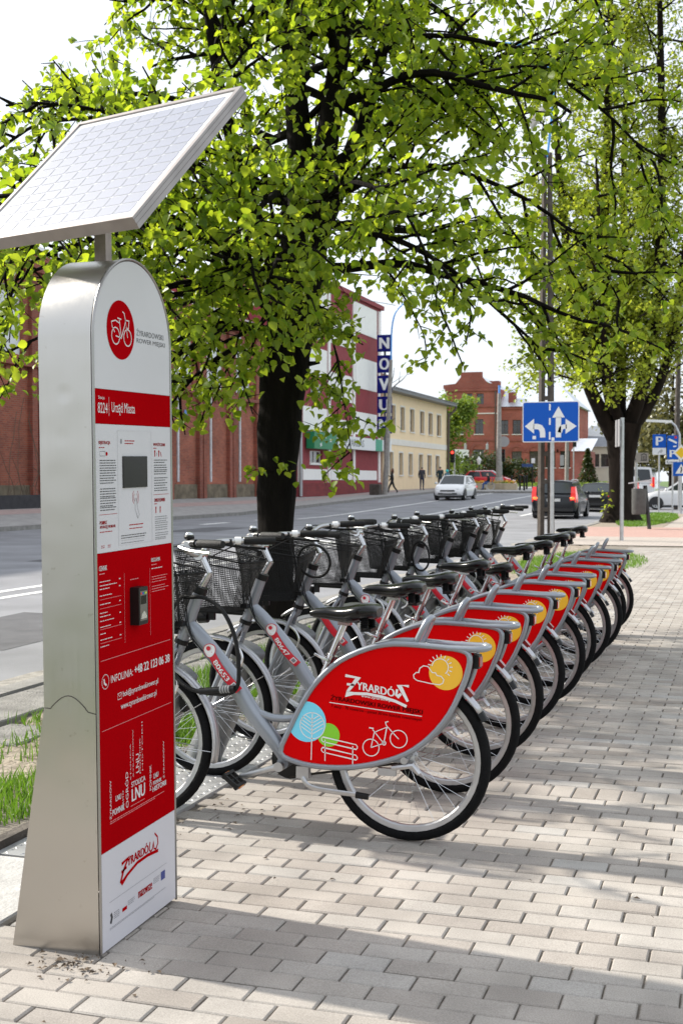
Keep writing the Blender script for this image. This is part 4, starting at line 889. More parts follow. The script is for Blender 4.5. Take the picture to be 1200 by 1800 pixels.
# ------------------------------------------------------------------ docks
M_galv = pm('galvanised_steel', (.25, .26, .27), .42, .6, var=.25, vscale=11, bump=.06, bscale=30)
for i in range(10):
    y = BY[i] + .155; t = tag(empty('dock_post', (-2.47 + rnd.uniform(-.01, .01), y, .012)), ['galvanised tube dock behind the first bicycle front wheel', 'galvanised tube dock behind the second bicycle front wheel', 'galvanised tube dock behind the third bicycle front wheel', 'galvanised tube dock behind the fourth bicycle front wheel', 'galvanised tube dock behind the fifth bicycle front wheel', 'galvanised tube dock behind the sixth bicycle front wheel', 'galvanised tube dock behind the seventh bicycle front wheel', 'galvanised tube dock behind the eighth bicycle front wheel', 'galvanised tube dock behind the ninth bicycle front wheel', 'galvanised tube dock behind the tenth, last bicycle front wheel'][i], 'bicycle dock', 'tube docks behind the bicycles')
    b = MB(); b.tube([(-.01, 0, 0), (.236, 0, .55)], .083, 22); b.build('tube', M_galv, t, 50)
    b = MB(); b.lathe([(.0, .012), (.125, .012), (.13, .006), (.13, 0)], 22); b.build('base_flange', M_galv, t, 40)
    b = MB(); b.tube([(.236, 0, .55), (.246, 0, .572), (.250, 0, .580)], [.0832, .079, .062], 22); b.build('end_cap', pm('dull_zinc', (.17, .175, .18), .6, .5, var=.2, vscale=11), t, 60); b = MB(); b.box((.29, -.03, .46), (.03, .07, .10)); b.build('lock_box', M_blackp, t, 0)
    b = MB(); b.box((.215, -.085, .49), (.05, .08, .035)); b.build('locking_arm', M_galv, t, 0)
# tread plates under the front wheels
M_plate = pm('tread_plate', (.36, .36, .36), .5, .4, var=.25, vscale=8)
for i in range(5):
    y0 = 3.95 + i * 1.63; b = MB(); b.bx(-2.60, -2.205, y0, y0 + 1.62, -.02, .008); p = b.build('tread_plate', M_plate, None, 0)
    tag(p, ['tread plate nearest the terminal, under the first two front wheels', 'second tread plate from the terminal under the front wheels', 'third tread plate from the terminal under the front wheels', 'fourth tread plate from the terminal under the front wheels', 'last tread plate, farthest from the terminal'][i], 'metal plate', 'tread plates under the docks')
    b = MB()
    for r_ in range(6):
        for k in range(52):
            x = -2.56 + r_ * .066; yy = y0 + .02 + k * .031; a = .8 if (k + r_) % 2 else -.8; c, q = math.cos(a), math.sin(a); l, w = .013, .0042
            b.add([(x - c * l, yy - q * l, .008), (x + q * w, yy - c * w, .008), (x + c * l, yy + q * l, .008), (x - q * w, yy + c * w, .008), (x, yy, .0115)], [(0, 1, 4), (1, 2, 4), (2, 3, 4), (3, 0, 4)])
    q_ = b.build('tread', M_plate, p, 0); q_['kind'] = 'stuff'
b = MB(); b.cbox(-2.80, -2.17, 3.32, 3.93, -.02, .010, .006); tag(b.build('concrete_slab', pm('pale_slab', (.44, .43, .41), .85, var=.15, vscale=8, bump=.3), None, 0), 'pale concrete slab on the ground behind the terminal', 'slab')
# ------------------------------------------------------------------ trees
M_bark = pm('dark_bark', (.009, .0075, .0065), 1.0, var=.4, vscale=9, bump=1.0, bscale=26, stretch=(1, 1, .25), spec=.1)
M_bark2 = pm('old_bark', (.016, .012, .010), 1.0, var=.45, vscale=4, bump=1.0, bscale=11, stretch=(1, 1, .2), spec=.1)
M_barkp = pm('pale_bark', (.20, .17, .14), .95, var=.4, vscale=5, bump=.6, bscale=14, stretch=(1, 1, .3))
M_leaf = leaf_mat('linden_leaf', (.105, .185, .022), (.27, .35, .05), .6, (2.05, 1.85, .6))
M_leaf2 = leaf_mat('young_leaf', (.20, .27, .035), (.38, .43, .07), .5, (1.55, 1.5, .6))
M_leaf3 = leaf_mat('spring_leaf', (.12, .21, .03), (.24, .32, .06), .4, (1.5, 1.4, .6)); M_leaf4 = leaf_mat('dark_leaf', (.025, .042, .012), (.06, .08, .02), .2); M_leaf5 = leaf_mat('olive_leaf', (.10, .10, .04), (.20, .19, .075), .3, (1.3, 1.2, .8))
nr = np.random.RandomState(5)
TPL_V = np.array([(0, 0, 0), (-.36, .16, .05), (-.50, .48, .10), (-.30, .86, .02), (0, 1.14, -.12), (.30, .86, .02), (.50, .48, .10), (.36, .16, .05), (0, .5, -.03)])
TPL_F = [(8, 0, 1), (8, 1, 2), (8, 2, 3), (8, 3, 4), (8, 4, 5), (8, 5, 6), (8, 6, 7), (8, 7, 0)]
SML_V = np.array([(0, 0, 0), (-.42, .42, .09), (0, 1.08, -.1), (.42, .42, .09), (0, .45, -.02)]); SML_F = [(4, 0, 1), (4, 1, 2), (4, 2, 3), (4, 3, 0)]
def leaves_mesh(name, pts, size, mat, droop=.9, small=False, spread=1.0):
    P = np.array(pts, float); N = len(P); TV, TF = (SML_V, SML_F) if small else (TPL_V, TPL_F)
    az = nr.uniform(0, 2 * np.pi, N); dn = -droop + nr.normal(0, .45, N)
    ax = np.stack([np.cos(az), np.sin(az), dn], 1); ax /= np.linalg.norm(ax, axis=1)[:, None]
    nm = np.stack([np.cos(az) * .6, np.sin(az) * .6, np.full(N, .8)], 1) + nr.normal(0, .45, (N, 3))
    nm -= ax * (nm * ax).sum(1)[:, None]; nm /= np.linalg.norm(nm, axis=1)[:, None]; sd = np.cross(ax, nm)
    s = nr.uniform(size[0], size[1], N)[:, None, None]; cup = nr.uniform(.4, 2.6, N)[:, None, None]
    V = P[:, None, :] + s * (TV[None, :, 0:1] * sd[:, None, :] + TV[None, :, 1:2] * ax[:, None, :] + cup * TV[None, :, 2:3] * nm[:, None, :])
    k = len(TV); F = (np.array(TF)[None] + (np.arange(N) * k)[:, None, None]).reshape(-1, 3)
    me = bpy.data.meshes.new(name); me.vertices.add(N * k); me.vertices.foreach_set('co', V.reshape(-1))
    me.loops.add(F.size); me.loops.foreach_set('vertex_index', F.reshape(-1).astype(np.int32)); me.polygons.add(len(F))
    me.polygons.foreach_set('loop_start', np.arange(0, F.size, 3, dtype=np.int32)); me.materials.append(mat); me.update(calc_edges=True)
    me.polygons.foreach_set('use_smooth', [True] * len(F)); return me
class Tree:
    def __init__(s, rs): s.w = MB(); s.L = []; s.r = random.Random(rs)
    def rv(s, k=1): return Vector((s.r.gauss(0, k), s.r.gauss(0, k), s.r.gauss(0, k)))
    def path(s, p, d, L, seg, wob, grav):
        n = max(2, int(L / seg)); pts = [Vector(p)]; d = d.normalized()
        for i in range(n):
            t = i / n; d = (d + s.rv(wob) + Vector((0, 0, grav * (.3 + 1.4 * t)))).normalized(); pts.append(pts[-1] + d * (L / n))
        return pts
    skirt = None
    def grow(s, pts, r, lev, cfg):
        if s.skirt:
            if not s.skirt(pts[0]): return
            k_ = next((i for i, p in enumerate(pts) if not s.skirt(p)), len(pts)); pts = pts[:max(2, k_)]
        n = len(pts); c = cfg[lev]; r1 = r * c.get('taper', .35); s.w.tube(pts, [max(.0012, r + (r1 - r) * i / (n - 1)) for i in range(n)], c['sides'], caps=False)
        length = sum((pts[i + 1] - pts[i]).length for i in range(n - 1))
        if 'leaf' in c:
            for i in range(int(c['leaf'] * length)):
                t = s.r.uniform(c.get('lf0', .2), 1) * (n - 1); k = min(n - 2, int(t)); q_ = pts[k].lerp(pts[k + 1], t - k) + s.rv(c.get('lj', .02))
                if not s.skirt or s.skirt(q_): s.L.append(q_)
        if lev + 1 < len(cfg):
            c2 = cfg[lev + 1]; cnt = max(1, int(c['kids'] * length + s.r.random()))
            for i in range(cnt):
                t = c.get('k0', .2) + (1 - c.get('k0', .2)) * (i + s.r.random()) / cnt; f = t * (n - 1); k = min(n - 2, int(f)); p = pts[k].lerp(pts[k + 1], f - k); d = (pts[k + 1] - pts[k]).normalized()
                q = s.rv(); q = (q - d * q.dot(d)).normalized(); nd = d * c2['fwd'] + q + Vector((0, 0, c2.get('up', 0))); L2 = s.r.uniform(*c2['len']) * (1 - .35 * t)
                s.grow(s.path(p, nd, L2, c2['seg'], c2['wob'], c2['grav']), max(.0015, min(r * .6, c2['r'])), lev + 1, cfg)
def finish_tree(name, T, bark, leafmat, size, label, cat='tree', group=None, droop=.9, small=False, base=(0, 0, 0)):
    root = tag(empty(name, base), label, cat, group); B = Vector(base)
    T.w.v = [(v[0] - B.x, v[1] - B.y, v[2] - B.z) for v in T.w.v]
    T.w.build('trunk', bark, root, 60)
    if T.L: obj('crown', leaves_mesh('crown', [(p.x - B.x, p.y - B.y, p.z - B.z) for p in T.L], size, leafmat, droop, small), root)
    return root
CR = Vector((math.cos(YAW), math.sin(YAW), 0)); CF = Vector((-math.sin(YAW), math.cos(YAW), 0))
# ---- linden beside the rack
T = Tree(21); base = Vector((-3.97, 10.47, 0))
def LP(lat, dep, z): return base + CR * lat + CF * dep + Vector((0, 0, z))
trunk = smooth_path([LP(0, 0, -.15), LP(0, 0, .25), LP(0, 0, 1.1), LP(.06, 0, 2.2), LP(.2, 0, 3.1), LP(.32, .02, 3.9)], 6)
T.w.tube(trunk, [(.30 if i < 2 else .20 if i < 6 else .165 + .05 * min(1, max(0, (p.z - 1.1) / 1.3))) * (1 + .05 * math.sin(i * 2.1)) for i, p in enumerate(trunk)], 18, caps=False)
lead = [([LP(.26, 0, 3.5), LP(.22, .05, 4.3), LP(.14, .1, 5.3), LP(.06, .15, 6.6), LP(.0, .1, 8.3)], .15), ([LP(.32, 0, 3.7), LP(.48, -.1, 4.5), LP(.62, -.15, 5.5), LP(.8, -.1, 6.8), LP(.9, .0, 8.2)], .13), ([LP(.30, 0, 3.4), LP(.65, .35, 4.3), LP(.95, .6, 5.3), LP(1.2, .8, 6.6)], .11), ([LP(.12, 0, 3.0), LP(-.25, -.2, 3.9), LP(-.5, -.4, 5.0), LP(-.65, -.5, 6.4)], .085)]
cfg = [None, dict(sides=6, kids=4.2, k0=.12, taper=.25), dict(len=(.7, 1.5), seg=.14, wob=.13, grav=-.045, fwd=.9, r=.016, sides=4, kids=5.4, k0=.1, leaf=10, lf0=.35), dict(len=(.22, .55), seg=.10, wob=.14, grav=-.07, fwd=.9, r=.006, sides=3, leaf=35, lf0=.08, lj=.045)]
def hang(p):
    # pruned lower edge of the crown: kept clear over the road signs, lower on the near side of the trunk
    q = p - base; s_ = 11.2 / (11.2 + q.dot(CF)); l = (q.dot(CR) - .585) * s_ + .585; z = (p.z - 1.37) * s_ + 1.37
    lim = 2.1 if l < -1.9 else 2.0 if l < -.95 else 1.85 if l < -.2 else 2.25 if l < .5 else 2.6 if l < .80 else 3.0 if l < 1.15 else 2.32 if l < 1.95 else 2.3
    if z > 4.4 and l < -1.35 - max(0, 5.69 - z) * 1.05 + T.r.uniform(-.12, .12): return False      # open, rounded shoulder of the crown
    return z > lim + .1 * math.sin(l * 9) + T.r.uniform(-.10, .03)
T.skirt = hang
cfgd = [None, dict(cfg[1], kids=9), dict(cfg[2], len=(.25, .55), kids=7, leaf=16), dict(cfg[3], len=(.16, .34), leaf=52)]
heads = []
for pts, r in lead:
    q = smooth_path(pts, 5); T.w.tube(q, [r * (1 - .75 * i / (len(q) - 1)) for i in range(len(q))], 10, caps=False)
    for p in q[3:]: heads.append((p, r))
for p in trunk[19:]: heads.append((p, .2)); heads.append((p, .2))
N1 = 40
for i in range(N1):
    p, r = heads[int((i + .5) / N1 * len(heads))] if i % 3 else T.r.choice(heads)
    az = i * 2.399 + T.r.uniform(-.4, .4); low = p.z < 3.6
    d = Vector((math.cos(az), math.sin(az), T.r.uniform(-.05, .35) if low else T.r.uniform(.05, .75)))
    L = T.r.uniform(2.0, 3.1) * (1.0 if p.z < 5.5 else .72)
    T.grow(T.path(p, d, L, .16, .085, -.038), min(.05, r * .4), 1, cfg)
for pts in ([LP(.2, -.1, 3.0), LP(.42, -.35, 2.85), LP(.55, -.5, 2.4), LP(.62, -.55, 1.95), LP(.68, -.6, 1.52)], [LP(.0, -.1, 2.9), LP(-.5, -.3, 3.0), LP(-1.1, -.5, 2.9), LP(-1.8, -.6, 2.65), LP(-2.4, -.7, 2.35)], [LP(.1, -.1, 2.6), LP(-.35, -.3, 2.7), LP(-.75, -.4, 2.5), LP(-1.05, -.5, 2.2)],
            [LP(.3, -.1, 3.4), LP(.9, -.3, 3.5), LP(1.5, -.4, 3.2), LP(2.0, -.5, 2.75), LP(2.3, -.6, 2.45)], [LP(.4, 0, 3.8), LP(1.2, .1, 4.2), LP(2.1, .2, 4.0), LP(2.8, .2, 3.5), LP(3.1, .2, 3.0)], [LP(.3, 0, 4.6), LP(1.1, -.2, 5.2), LP(2.0, -.3, 5.1), LP(2.8, -.3, 4.6), LP(3.3, -.3, 4.1)],
            [LP(.0, -.1, 3.9), LP(-.7, -.3, 4.3), LP(-1.5, -.4, 4.3), LP(-2.2, -.4, 3.9), LP(-2.7, -.4, 3.4)], [LP(-.1, 0, 3.2), LP(-1.2, .2, 3.5), LP(-2.2, .3, 3.3), LP(-3.0, .3, 2.8)], [LP(0, -.2, 3.3), LP(-.8, -.9, 3.4), LP(-1.6, -1.3, 3.2), LP(-2.2, -1.6, 2.8)], [LP(0, 0, 4.4), LP(-1.2, .3, 4.9), LP(-2.3, .4, 4.6), LP(-3.1, .4, 3.9)], [LP(.1, -.1, 3.2), LP(.15, -.8, 3.4), LP(.1, -1.5, 3.1), LP(.0, -2.0, 2.7)], [LP(.2, -.1, 3.6), LP(.6, -.9, 3.8), LP(1.0, -1.6, 3.5), LP(1.2, -2.1, 3.0)], [LP(.1, .1, 2.9), LP(-.5, .5, 3.1), LP(-1.2, .8, 2.95), LP(-1.8, 1.0, 2.6)], [LP(.0, -.15, 2.4), LP(-.3, -.45, 2.5), LP(-.6, -.6, 2.3), LP(-.85, -.7, 2.0)], [LP(.0, -.1, 2.7), LP(-.5, -.2, 2.75), LP(-1.0, -.25, 2.5), LP(-1.4, -.3, 2.2)], [Vector(q) for q in ((-3.9, 10.4, 3.0), (-4.2, 9.3, 3.35), (-4.5, 8.3, 3.25), (-4.7, 7.3, 2.95), (-4.8, 6.5, 2.6))], [Vector(q) for q in ((-3.9, 10.3, 3.3), (-4.0, 9.2, 3.8), (-4.1, 8.1, 3.7), (-4.15, 7.2, 3.35), (-4.2, 6.5, 2.95))], [Vector(q) for q in ((-4.0, 10.4, 3.2), (-4.6, 9.4, 3.6), (-5.1, 8.4, 3.5), (-5.4, 7.4, 3.1), (-5.5, 6.7, 2.7))], [Vector(q) for q in ((-3.9, 10.3, 2.8), (-4.0, 9.5, 3.0), (-4.2, 8.7, 2.85), (-4.3, 8.0, 2.5))], [Vector(q) for q in ((-4.0, 10.3, 3.5), (-4.4, 9.0, 4.1), (-4.7, 7.7, 4.0), (-4.8, 6.6, 3.5), (-4.9, 5.9, 3.1))], [LP(0, 0, 5.0), LP(-.7, -.2, 5.5), LP(-1.5, -.2, 5.5), LP(-2.1, -.2, 5.1)], [LP(.5, -.2, 5.4), LP(1.2, -.6, 5.9), LP(1.9, -.8, 5.8), LP(2.6, -.9, 5.4)]):
    T.skirt = None if pts[-1].z < 1.6 else hang
    if T.skirt: T.grow(smooth_path(pts, 4), .032, 1, cfg)
    else: T.grow(smooth_path(pts, 4), .013, 1, cfgd)
T.skirt = None
T.grow(T.path(LP(.05, -.16, 1.55), Vector((.5, -.6, -.1)), .42, .08, .1, -.12), .006, 3, cfg); T.grow(T.path(LP(-.02, -.16, 1.45), Vector((-.3, -.7, .1)), .35, .08, .1, -.12), .006, 3, cfg)
print('linden leaves', len(T.L))
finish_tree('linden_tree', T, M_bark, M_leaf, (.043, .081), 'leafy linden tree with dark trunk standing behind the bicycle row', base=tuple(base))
# ---- old tree further along the kerb
T = Tree(33); base = Vector((-3.89, 42.7, 0))
q = smooth_path([LP(0, 0, -.2), LP(0, 0, .15), LP(0, 0, .7), LP(.0, 0, 1.7), LP(.03, 0, 2.6), LP(.1, 0, 3.3)], 5); rad = []
for p in q: rad.append(.40 + .34 * max(0, 1 - p.z / .9) ** 1.6 + .18 * max(0, (p.z - 2.0) / 1.3))
m0 = len(T.w.v); T.w.tube(q, rad, 22, caps=False)
for i in range(m0, len(T.w.v)):
    v = Vector(T.w.v[i]); d = v - base; a = math.atan2(d.y, d.x); k = 1 + (.05 * math.sin(a * 5 + v.z) + .03 * math.sin(a * 9 - 2 * v.z)); T.w.v[i] = (base.x + d.x * k, base.y + d.y * k, v.z)
lead2 = [([LP(-.1, 0, 2.6), LP(-.7, -.1, 3.7), LP(-1.25, -.2, 5.0), LP(-1.7, -.3, 7.5), LP(-2.1, -.3, 11), LP(-2.4, -.2, 15)], .27), ([LP(.05, 0, 3.0), LP(-.35, .3, 4.4), LP(-.5, .5, 7), LP(-.45, .6, 11), LP(-.3, .7, 16), LP(-.3, .6, 20)], .24), ([LP(.1, 0, 3.0), LP(.55, -.2, 4.2), LP(1.0, -.3, 6.4), LP(1.2, -.3, 10), LP(1.2, -.2, 15), LP(1.1, -.1, 19)], .26), ([LP(.2, 0, 3.0), LP(1.0, .2, 4.0), LP(1.7, .4, 5.8), LP(2.2, .5, 9), LP(2.6, .6, 13)], .22), ([LP(0, .1, 3.1), LP(.15, .8, 4.6), LP(.35, 1.3, 7.5), LP(.4, 1.6, 12), LP(.5, 1.7, 17)], .2), ([LP(0, -.1, 3.1), LP(-.6, -.9, 4.6), LP(-1.0, -1.5, 7), LP(-1.2, -1.8, 11)], .17)]
cfg2 = [None, dict(sides=5, kids=2.9, k0=.12, taper=.25), dict(len=(.8, 1.9), seg=.3, wob=.14, grav=.0, fwd=.8, r=.02, sides=3, kids=3.4, k0=.1, leaf=10, lf0=.3, lj=.12), dict(len=(.3, .7), seg=.25, wob=.15, grav=-.03, fwd=.8, r=.008, sides=3, leaf=25, lf0=.1, lj=.10)]
heads = []
for pts, r in lead2:
    q = smooth_path(pts, 5); T.w.tube(q, [r * (1 - .8 * i / (len(q) - 1)) + .02 for i in range(len(q))], 9, caps=False); heads += [(p, r) for p in q[7:]]
for i in range(190):
    p, r = heads[int((i + T.r.random()) / 190 * len(heads)) % len(heads)]; az = i * 2.399; d = Vector((math.cos(az), math.sin(az), T.r.uniform(.1, .9)))
    T.grow(T.path(p, d, T.r.uniform(1.1, 2.7), .4, .12, .01), min(.05, r * .35), 1, cfg2)
for i in range(26): T.L.append(LP(-.55 + T.r.gauss(0, .12), -.35, T.r.uniform(.2, 1.2)))
print('old tree leaves', len(T.L))
finish_tree('old_tree', T, M_bark2, M_leaf2, (.09, .16), 'thick trunked old tree with pale yellow-green crown, growing in the grass island', small=True, droop=.5, base=tuple(base))
# ---- background trees built from leaf clumps
def clump_tree(name, base, h, crown, n, size, leafm, label, bark=M_bark2, tr=.18, group=None, droop=.5, cat='tree'):
    T = Tree(int(abs(base[0] * 31 + base[1] * 7)) + 3); B = Vector(base)
    T.w.tube([B + Vector((0, 0, -.3)), B + Vector((0, 0, h * .35)), B + Vector((.1, .1, h * .9))], [tr, tr * .75, tr * .2], 8, caps=False)
    for (cx, cy, cz, rx, ry, rz) in crown:
        c = B + Vector((cx, cy, cz)); T.w.tube([B + Vector((0, 0, max(.2, cz - rz * 1.2))), c], [tr * .4, tr * .1], 5, caps=False)
        for k in range(9): T.w.tube([c - Vector((0, 0, rz * .5)), c + Vector((T.r.gauss(0, .5) * rx, T.r.gauss(0, .5) * ry, T.r.uniform(0, .9) * rz))], [tr * .15, .01], 4, caps=False)
        subs = [Vector((T.r.gauss(0, .45) * rx, T.r.gauss(0, .45) * ry, T.r.gauss(0, .45) * rz)) for _ in range(14)]
        for k in range(n // len(crown)):
            s_ = T.r.choice(subs); T.L.append(c + s_ + Vector((T.r.gauss(0, .22) * rx, T.r.gauss(0, .22) * ry, T.r.gauss(0, .2) * rz)))
    return finish_tree(name, T, bark, leafm, size, label, cat, group, droop, True, tuple(base))
gB = lambda x, y: (x, y, gz(x, y))
clump_tree('street_tree', gB(-26.2, 113.5), 8.2, [(0, 0, 6.6, 2.3, 2.0, 2.0), (-.4, .3, 4.2, 2.6, 2.2, 1.9), (.4, -.4, 2.4, 1.9, 1.6, 1.4), (1.6, 0, 7.0, 1.4, 1.4, 1.3)], 5200, (.20, .40), M_leaf3, 'light green tree at the corner of the yellow building', tr=.2)
def shrub(name, base, rx, ry, rz, n, size, leafm, label, cat='bush', cone=False):
    T = Tree(int(abs(base[0] * 13 + base[1] * 5)) + 1); B = Vector(base); T.w.tube([B + Vector((0, 0, -.2)), B + Vector((0, 0, rz * (1.7 if cone else .8)))], [.08, .02], 5, caps=False)
    for k in range(n):
        if cone:
            h = T.r.random() ** 1.3; a = T.r.uniform(0, 6.28); q = (1 - h) * T.r.uniform(.5, 1.05); T.L.append(B + Vector((rx * q * math.cos(a), ry * q * math.sin(a), .15 + h * rz * 2)))
        else:
            v = T.rv().normalized() * T.r.uniform(.55, 1.05) * (1 + .12 * math.sin(5 * T.r.random() * 6)); T.L.append(B + Vector((v.x * rx, v.y * ry, rz * .9 + v.z * rz)))
    o = finish_tree(name, T, M_bark2, leafm, size, label, cat, None, .3, True, tuple(base)); return o
shrub('bush', gB(-23.9, 119), 2.9, 2.0, 1.7, 3600, (.16, .32), M_leaf4, 'dark evergreen bush in front of the red brick building')
shrub('bush', gB(-20.6, 119.5), 1.9, 1.6, 1.35, 2000, (.16, .30), M_leaf4, 'smaller dark bush right of the big evergreen one')
shrub('conifer_tree', gB(-14.2, 121.6), 1.0, 1.0, 1.7, 1500, (.16, .3), M_leaf4, 'slim dark conifer before the cream house', 'tree', True)
for i, (x, y, h, n, lm, lb) in enumerate(((-5.5, 104, 11, 3000, M_leaf5, 'brownish bare-twigged tree behind the parking signs'), (-1.5, 112, 13, 3200, M_leaf3, 'tall pale green tree far behind the white parked car'), (3.5, 106, 10, 2600, M_leaf5, 'olive tree far behind the pedestrian crossing sign'), (-9.5, 128, 10, 2600, M_leaf5, 'olive tree right of the cream house'), (7.5, 118, 13, 2400, M_leaf3, 'tall pale tree at the right edge of the distance'))):
    clump_tree('distant_tree', gB(x, y), h, [(0, 0, h * .72, 2.6, 2.6, h * .2), (-1.2, 0, h * .5, 2.4, 2.2, h * .16), (1.3, .3, h * .52, 2.3, 2.2, h * .17), (0, 0, h * .3, 2.2, 2, h * .14)], n, (.25, .5), lm, lb, tr=.25, group='trees beyond the junction')
T = Tree(77); base = Vector((-27.5, 98.5, gz(-27.5, 98)))
cfgb = [None, dict(sides=4, kids=.9, k0=.3, taper=.3), dict(len=(.6, 1.3), seg=.3, wob=.12, grav=.03, fwd=1, r=.03, sides=3)]
T.w.tube([base, base + Vector((0, 0, 6.4)), base + Vector((.1, 0, 8.4))], [.2, .15, .09], 6, caps=False)
for d in ((-.5, .1, .9), (.55, 0, .85), (.1, .3, 1), (-.2, -.3, .9)): T.grow(T.path(base + Vector((.1, 0, 8.0)), Vector(d), T.r.uniform(1.2, 2.0), .3, .12, .03), .06, 1, cfgb)
finish_tree('bare_tree', T, M_bark2, M_leaf, (.1, .2), 'bare leafless pollard tree rising above the yellow building roof', base=tuple(base))
# ------------------------------------------------------------------ buildings
ca_, sa_ = math.cos(YAW), math.sin(YAW)
def wall_grid(b, fn, u0, u1, v0, v1, ops, depth):
    us = sorted({u0, u1, *[o[0] for o in ops], *[o[1] for o in ops]}); vs_ = sorted({v0, v1, *[o[2] for o in ops], *[o[3] for o in ops]})
    for i in range(len(us) - 1):
        for j in range(len(vs_) - 1):
            cu, cv = (us[i] + us[i + 1]) / 2, (vs_[j] + vs_[j + 1]) / 2
            if any(o[0] < cu < o[1] and o[2] < cv < o[3] for o in ops): continue
            b.poly([fn(us[i], vs_[j], 0), fn(us[i + 1], vs_[j], 0), fn(us[i + 1], vs_[j + 1], 0), fn(us[i], vs_[j + 1], 0)])
    for a0, a1, c0, c1 in ops:
        for (p, q) in (((a0, c0), (a1, c0)), ((a1, c0), (a1, c1)), ((a1, c1), (a0, c1)), ((a0, c1), (a0, c0))):
            b.poly([fn(*p, 0), fn(*p, -depth), fn(*q, -depth), fn(*q, 0)])
M_pane = pm('window_glass', (.025, .028, .032), .12, spec=.8, coat=.4)
def window(par, fn, u0, u1, v0, v1, depth, mats, bars=(1, 1), sill=True):
    b = MB(); t = .055
    for q in ((u0, u0 + t, v0, v1), (u1 - t, u1, v0, v1), (u0 + t, u1 - t, v0, v0 + t), (u0 + t, u1 - t, v1 - t, v1)): b.prism([(q[0], q[2]), (q[1], q[2]), (q[1], q[3]), (q[0], q[3])], fn, -depth, -depth + .07)
    for k in range(1, bars[0] + 1):
        u = u0 + (u1 - u0) * k / (bars[0] + 1); b.prism([(u - .025, v0 + t), (u + .025, v0 + t), (u + .025, v1 - t), (u - .025, v1 - t)], fn, -depth, -depth + .06)
    for k in range(1, bars[1] + 1):
        v = v0 + (v1 - v0) * (k / (bars[1] + 1) if bars[1] > 1 else .66); b.prism([(u0 + t, v - .025), (u1 - t, v - .025), (u1 - t, v + .025), (u0 + t, v + .025)], fn, -depth, -depth + .055)
    w = b.build('window', mats[0], par, 0)
    b = MB(); b.prism([(u0 + .02, v0 + .02), (u1 - .02, v0 + .02), (u1 - .02, v1 - .02), (u0 + .02, v1 - .02)], fn, -depth - .03, -depth + .012); b.build('pane', M_pane, w, 0)
    if sill: b = MB(); b.prism([(u0 - .1, v0 - .1), (u1 + .1, v0 - .1), (u1 + .1, v0 - .002), (u0 - .1, v0 - .002)], fn, -depth, .10); b.build('sill', mats[1], w, 0)
    return w
def FX(xf): return lambda u, v, w: (xf + w, u, v)      # facade facing +X, u along the street
def FY(yf): return lambda u, v, w: (u, yf - w, v)      # facade facing the camera end of the street
# ---- brick mill across the road
M_bk = brick_mat('mill_brick', 'Y', (.46, .125, .066), (.32, .076, .045), (.32, .21, .16), stain=.5); M_bkd = brick_mat('mill_brick_dark', 'Y', (.38, .10, .06), (.28, .07, .045), (.25, .17, .13), stain=.45)
M_moss = pm('mossy_plinth', (.16, .13, .09), .95, var=.4, vscale=3, bump=.4); M_wpan = pm('white_board', (.74, .77, .80), .7, var=.06, vscale=3); M_zinc = pm('pale_downpipe', (.62, .62, .64), .5, .3, var=.15, vscale=6)
mill = tag(empty('brick_mill'), 'long red brick factory with pilasters, pale downpipes and boarded white windows across the road', 'building')
fx = FX(-25.2); Y0, Y1 = 12.0, 67.9; b = MB()
bays = [(67.4 - 3.74 * k) for k in range(15)]
ops = [(y - 3.0, y - .86, 6.0, 8.5) for y in bays if y - 3.0 > Y0]
wall_grid(b, fx, Y0, Y1, .2, 9.5, ops, .25)
b.poly([(-25.2, Y1, .2), (-38, Y1, .2), (-38, Y1, 9.5), (-25.2, Y1, 9.5)]); b.poly([(-25.2, Y0, .2), (-38, Y0, .2), (-38, Y0, 9.5), (-25.2, Y0, 9.5)]); b.build('wall', M_bk, mill, 0)
for o in ops: b = MB(); b.prism([(o[0], o[2]), (o[1], o[2]), (o[1], o[3]), (o[0], o[3])], fx, -.27, -.15); b.build('boarded_window', M_wpan, mill, 0)
for y in bays:
    b = MB(); b.prism([(y - .56, .3), (y - .20, .3), (y - .20, 5.58), (y - .56, 5.58)], fx, -.02, .20); b.prism([(y - .07, .3), (y + .29, .3), (y + .29, 5.58), (y - .07, 5.58)], fx, -.02, .20); b.prism([(y - .5, 5.76), (y + .27, 5.76), (y + .27, 9.1), (y - .5, 9.1)], fx, -.02, .15); b.build('pilaster', M_bkd, mill, 0)
    b = MB(); b.tube([(-24.9, y + .5, 1.35), (-24.9, y + .5, 9.0)], .068, 8); b.build('downpipe', M_zinc, mill, 50)
    b = MB()
    for k in range(5): b.prism([(y - 3.1 + k * .5, 5.3), (y - 2.85 + k * .5, 5.3), (y - 2.85 + k * .5, 5.52), (y - 3.1 + k * .5, 5.52)], fx, -.02, .07)
    b.build('corbel_course', M_bkd, mill, 0)['kind'] = 'stuff'
b = MB(); b.prism([(Y0, 5.58), (Y1, 5.58), (Y1, 5.74), (Y0, 5.74)], fx, -.02, .27); b.build('string_course', M_bkd, mill, 0)
b = MB(); b.prism([(Y0, 9.12), (Y1, 9.12), (Y1, 9.52), (Y0, 9.52)], fx, -.02, .30); b.prism([(Y0, 9.53), (Y1, 9.53), (Y1, 9.75), (Y0, 9.75)], fx, -.3, .38); b.build('cornice', M_bkd, mill, 0)
b = MB(); b.prism([(Y0, .1), (Y1, .1), (Y1, 1.22), (Y0, 1.22)], fx, -.02, .06); b.build('plinth', M_moss, mill, 0)
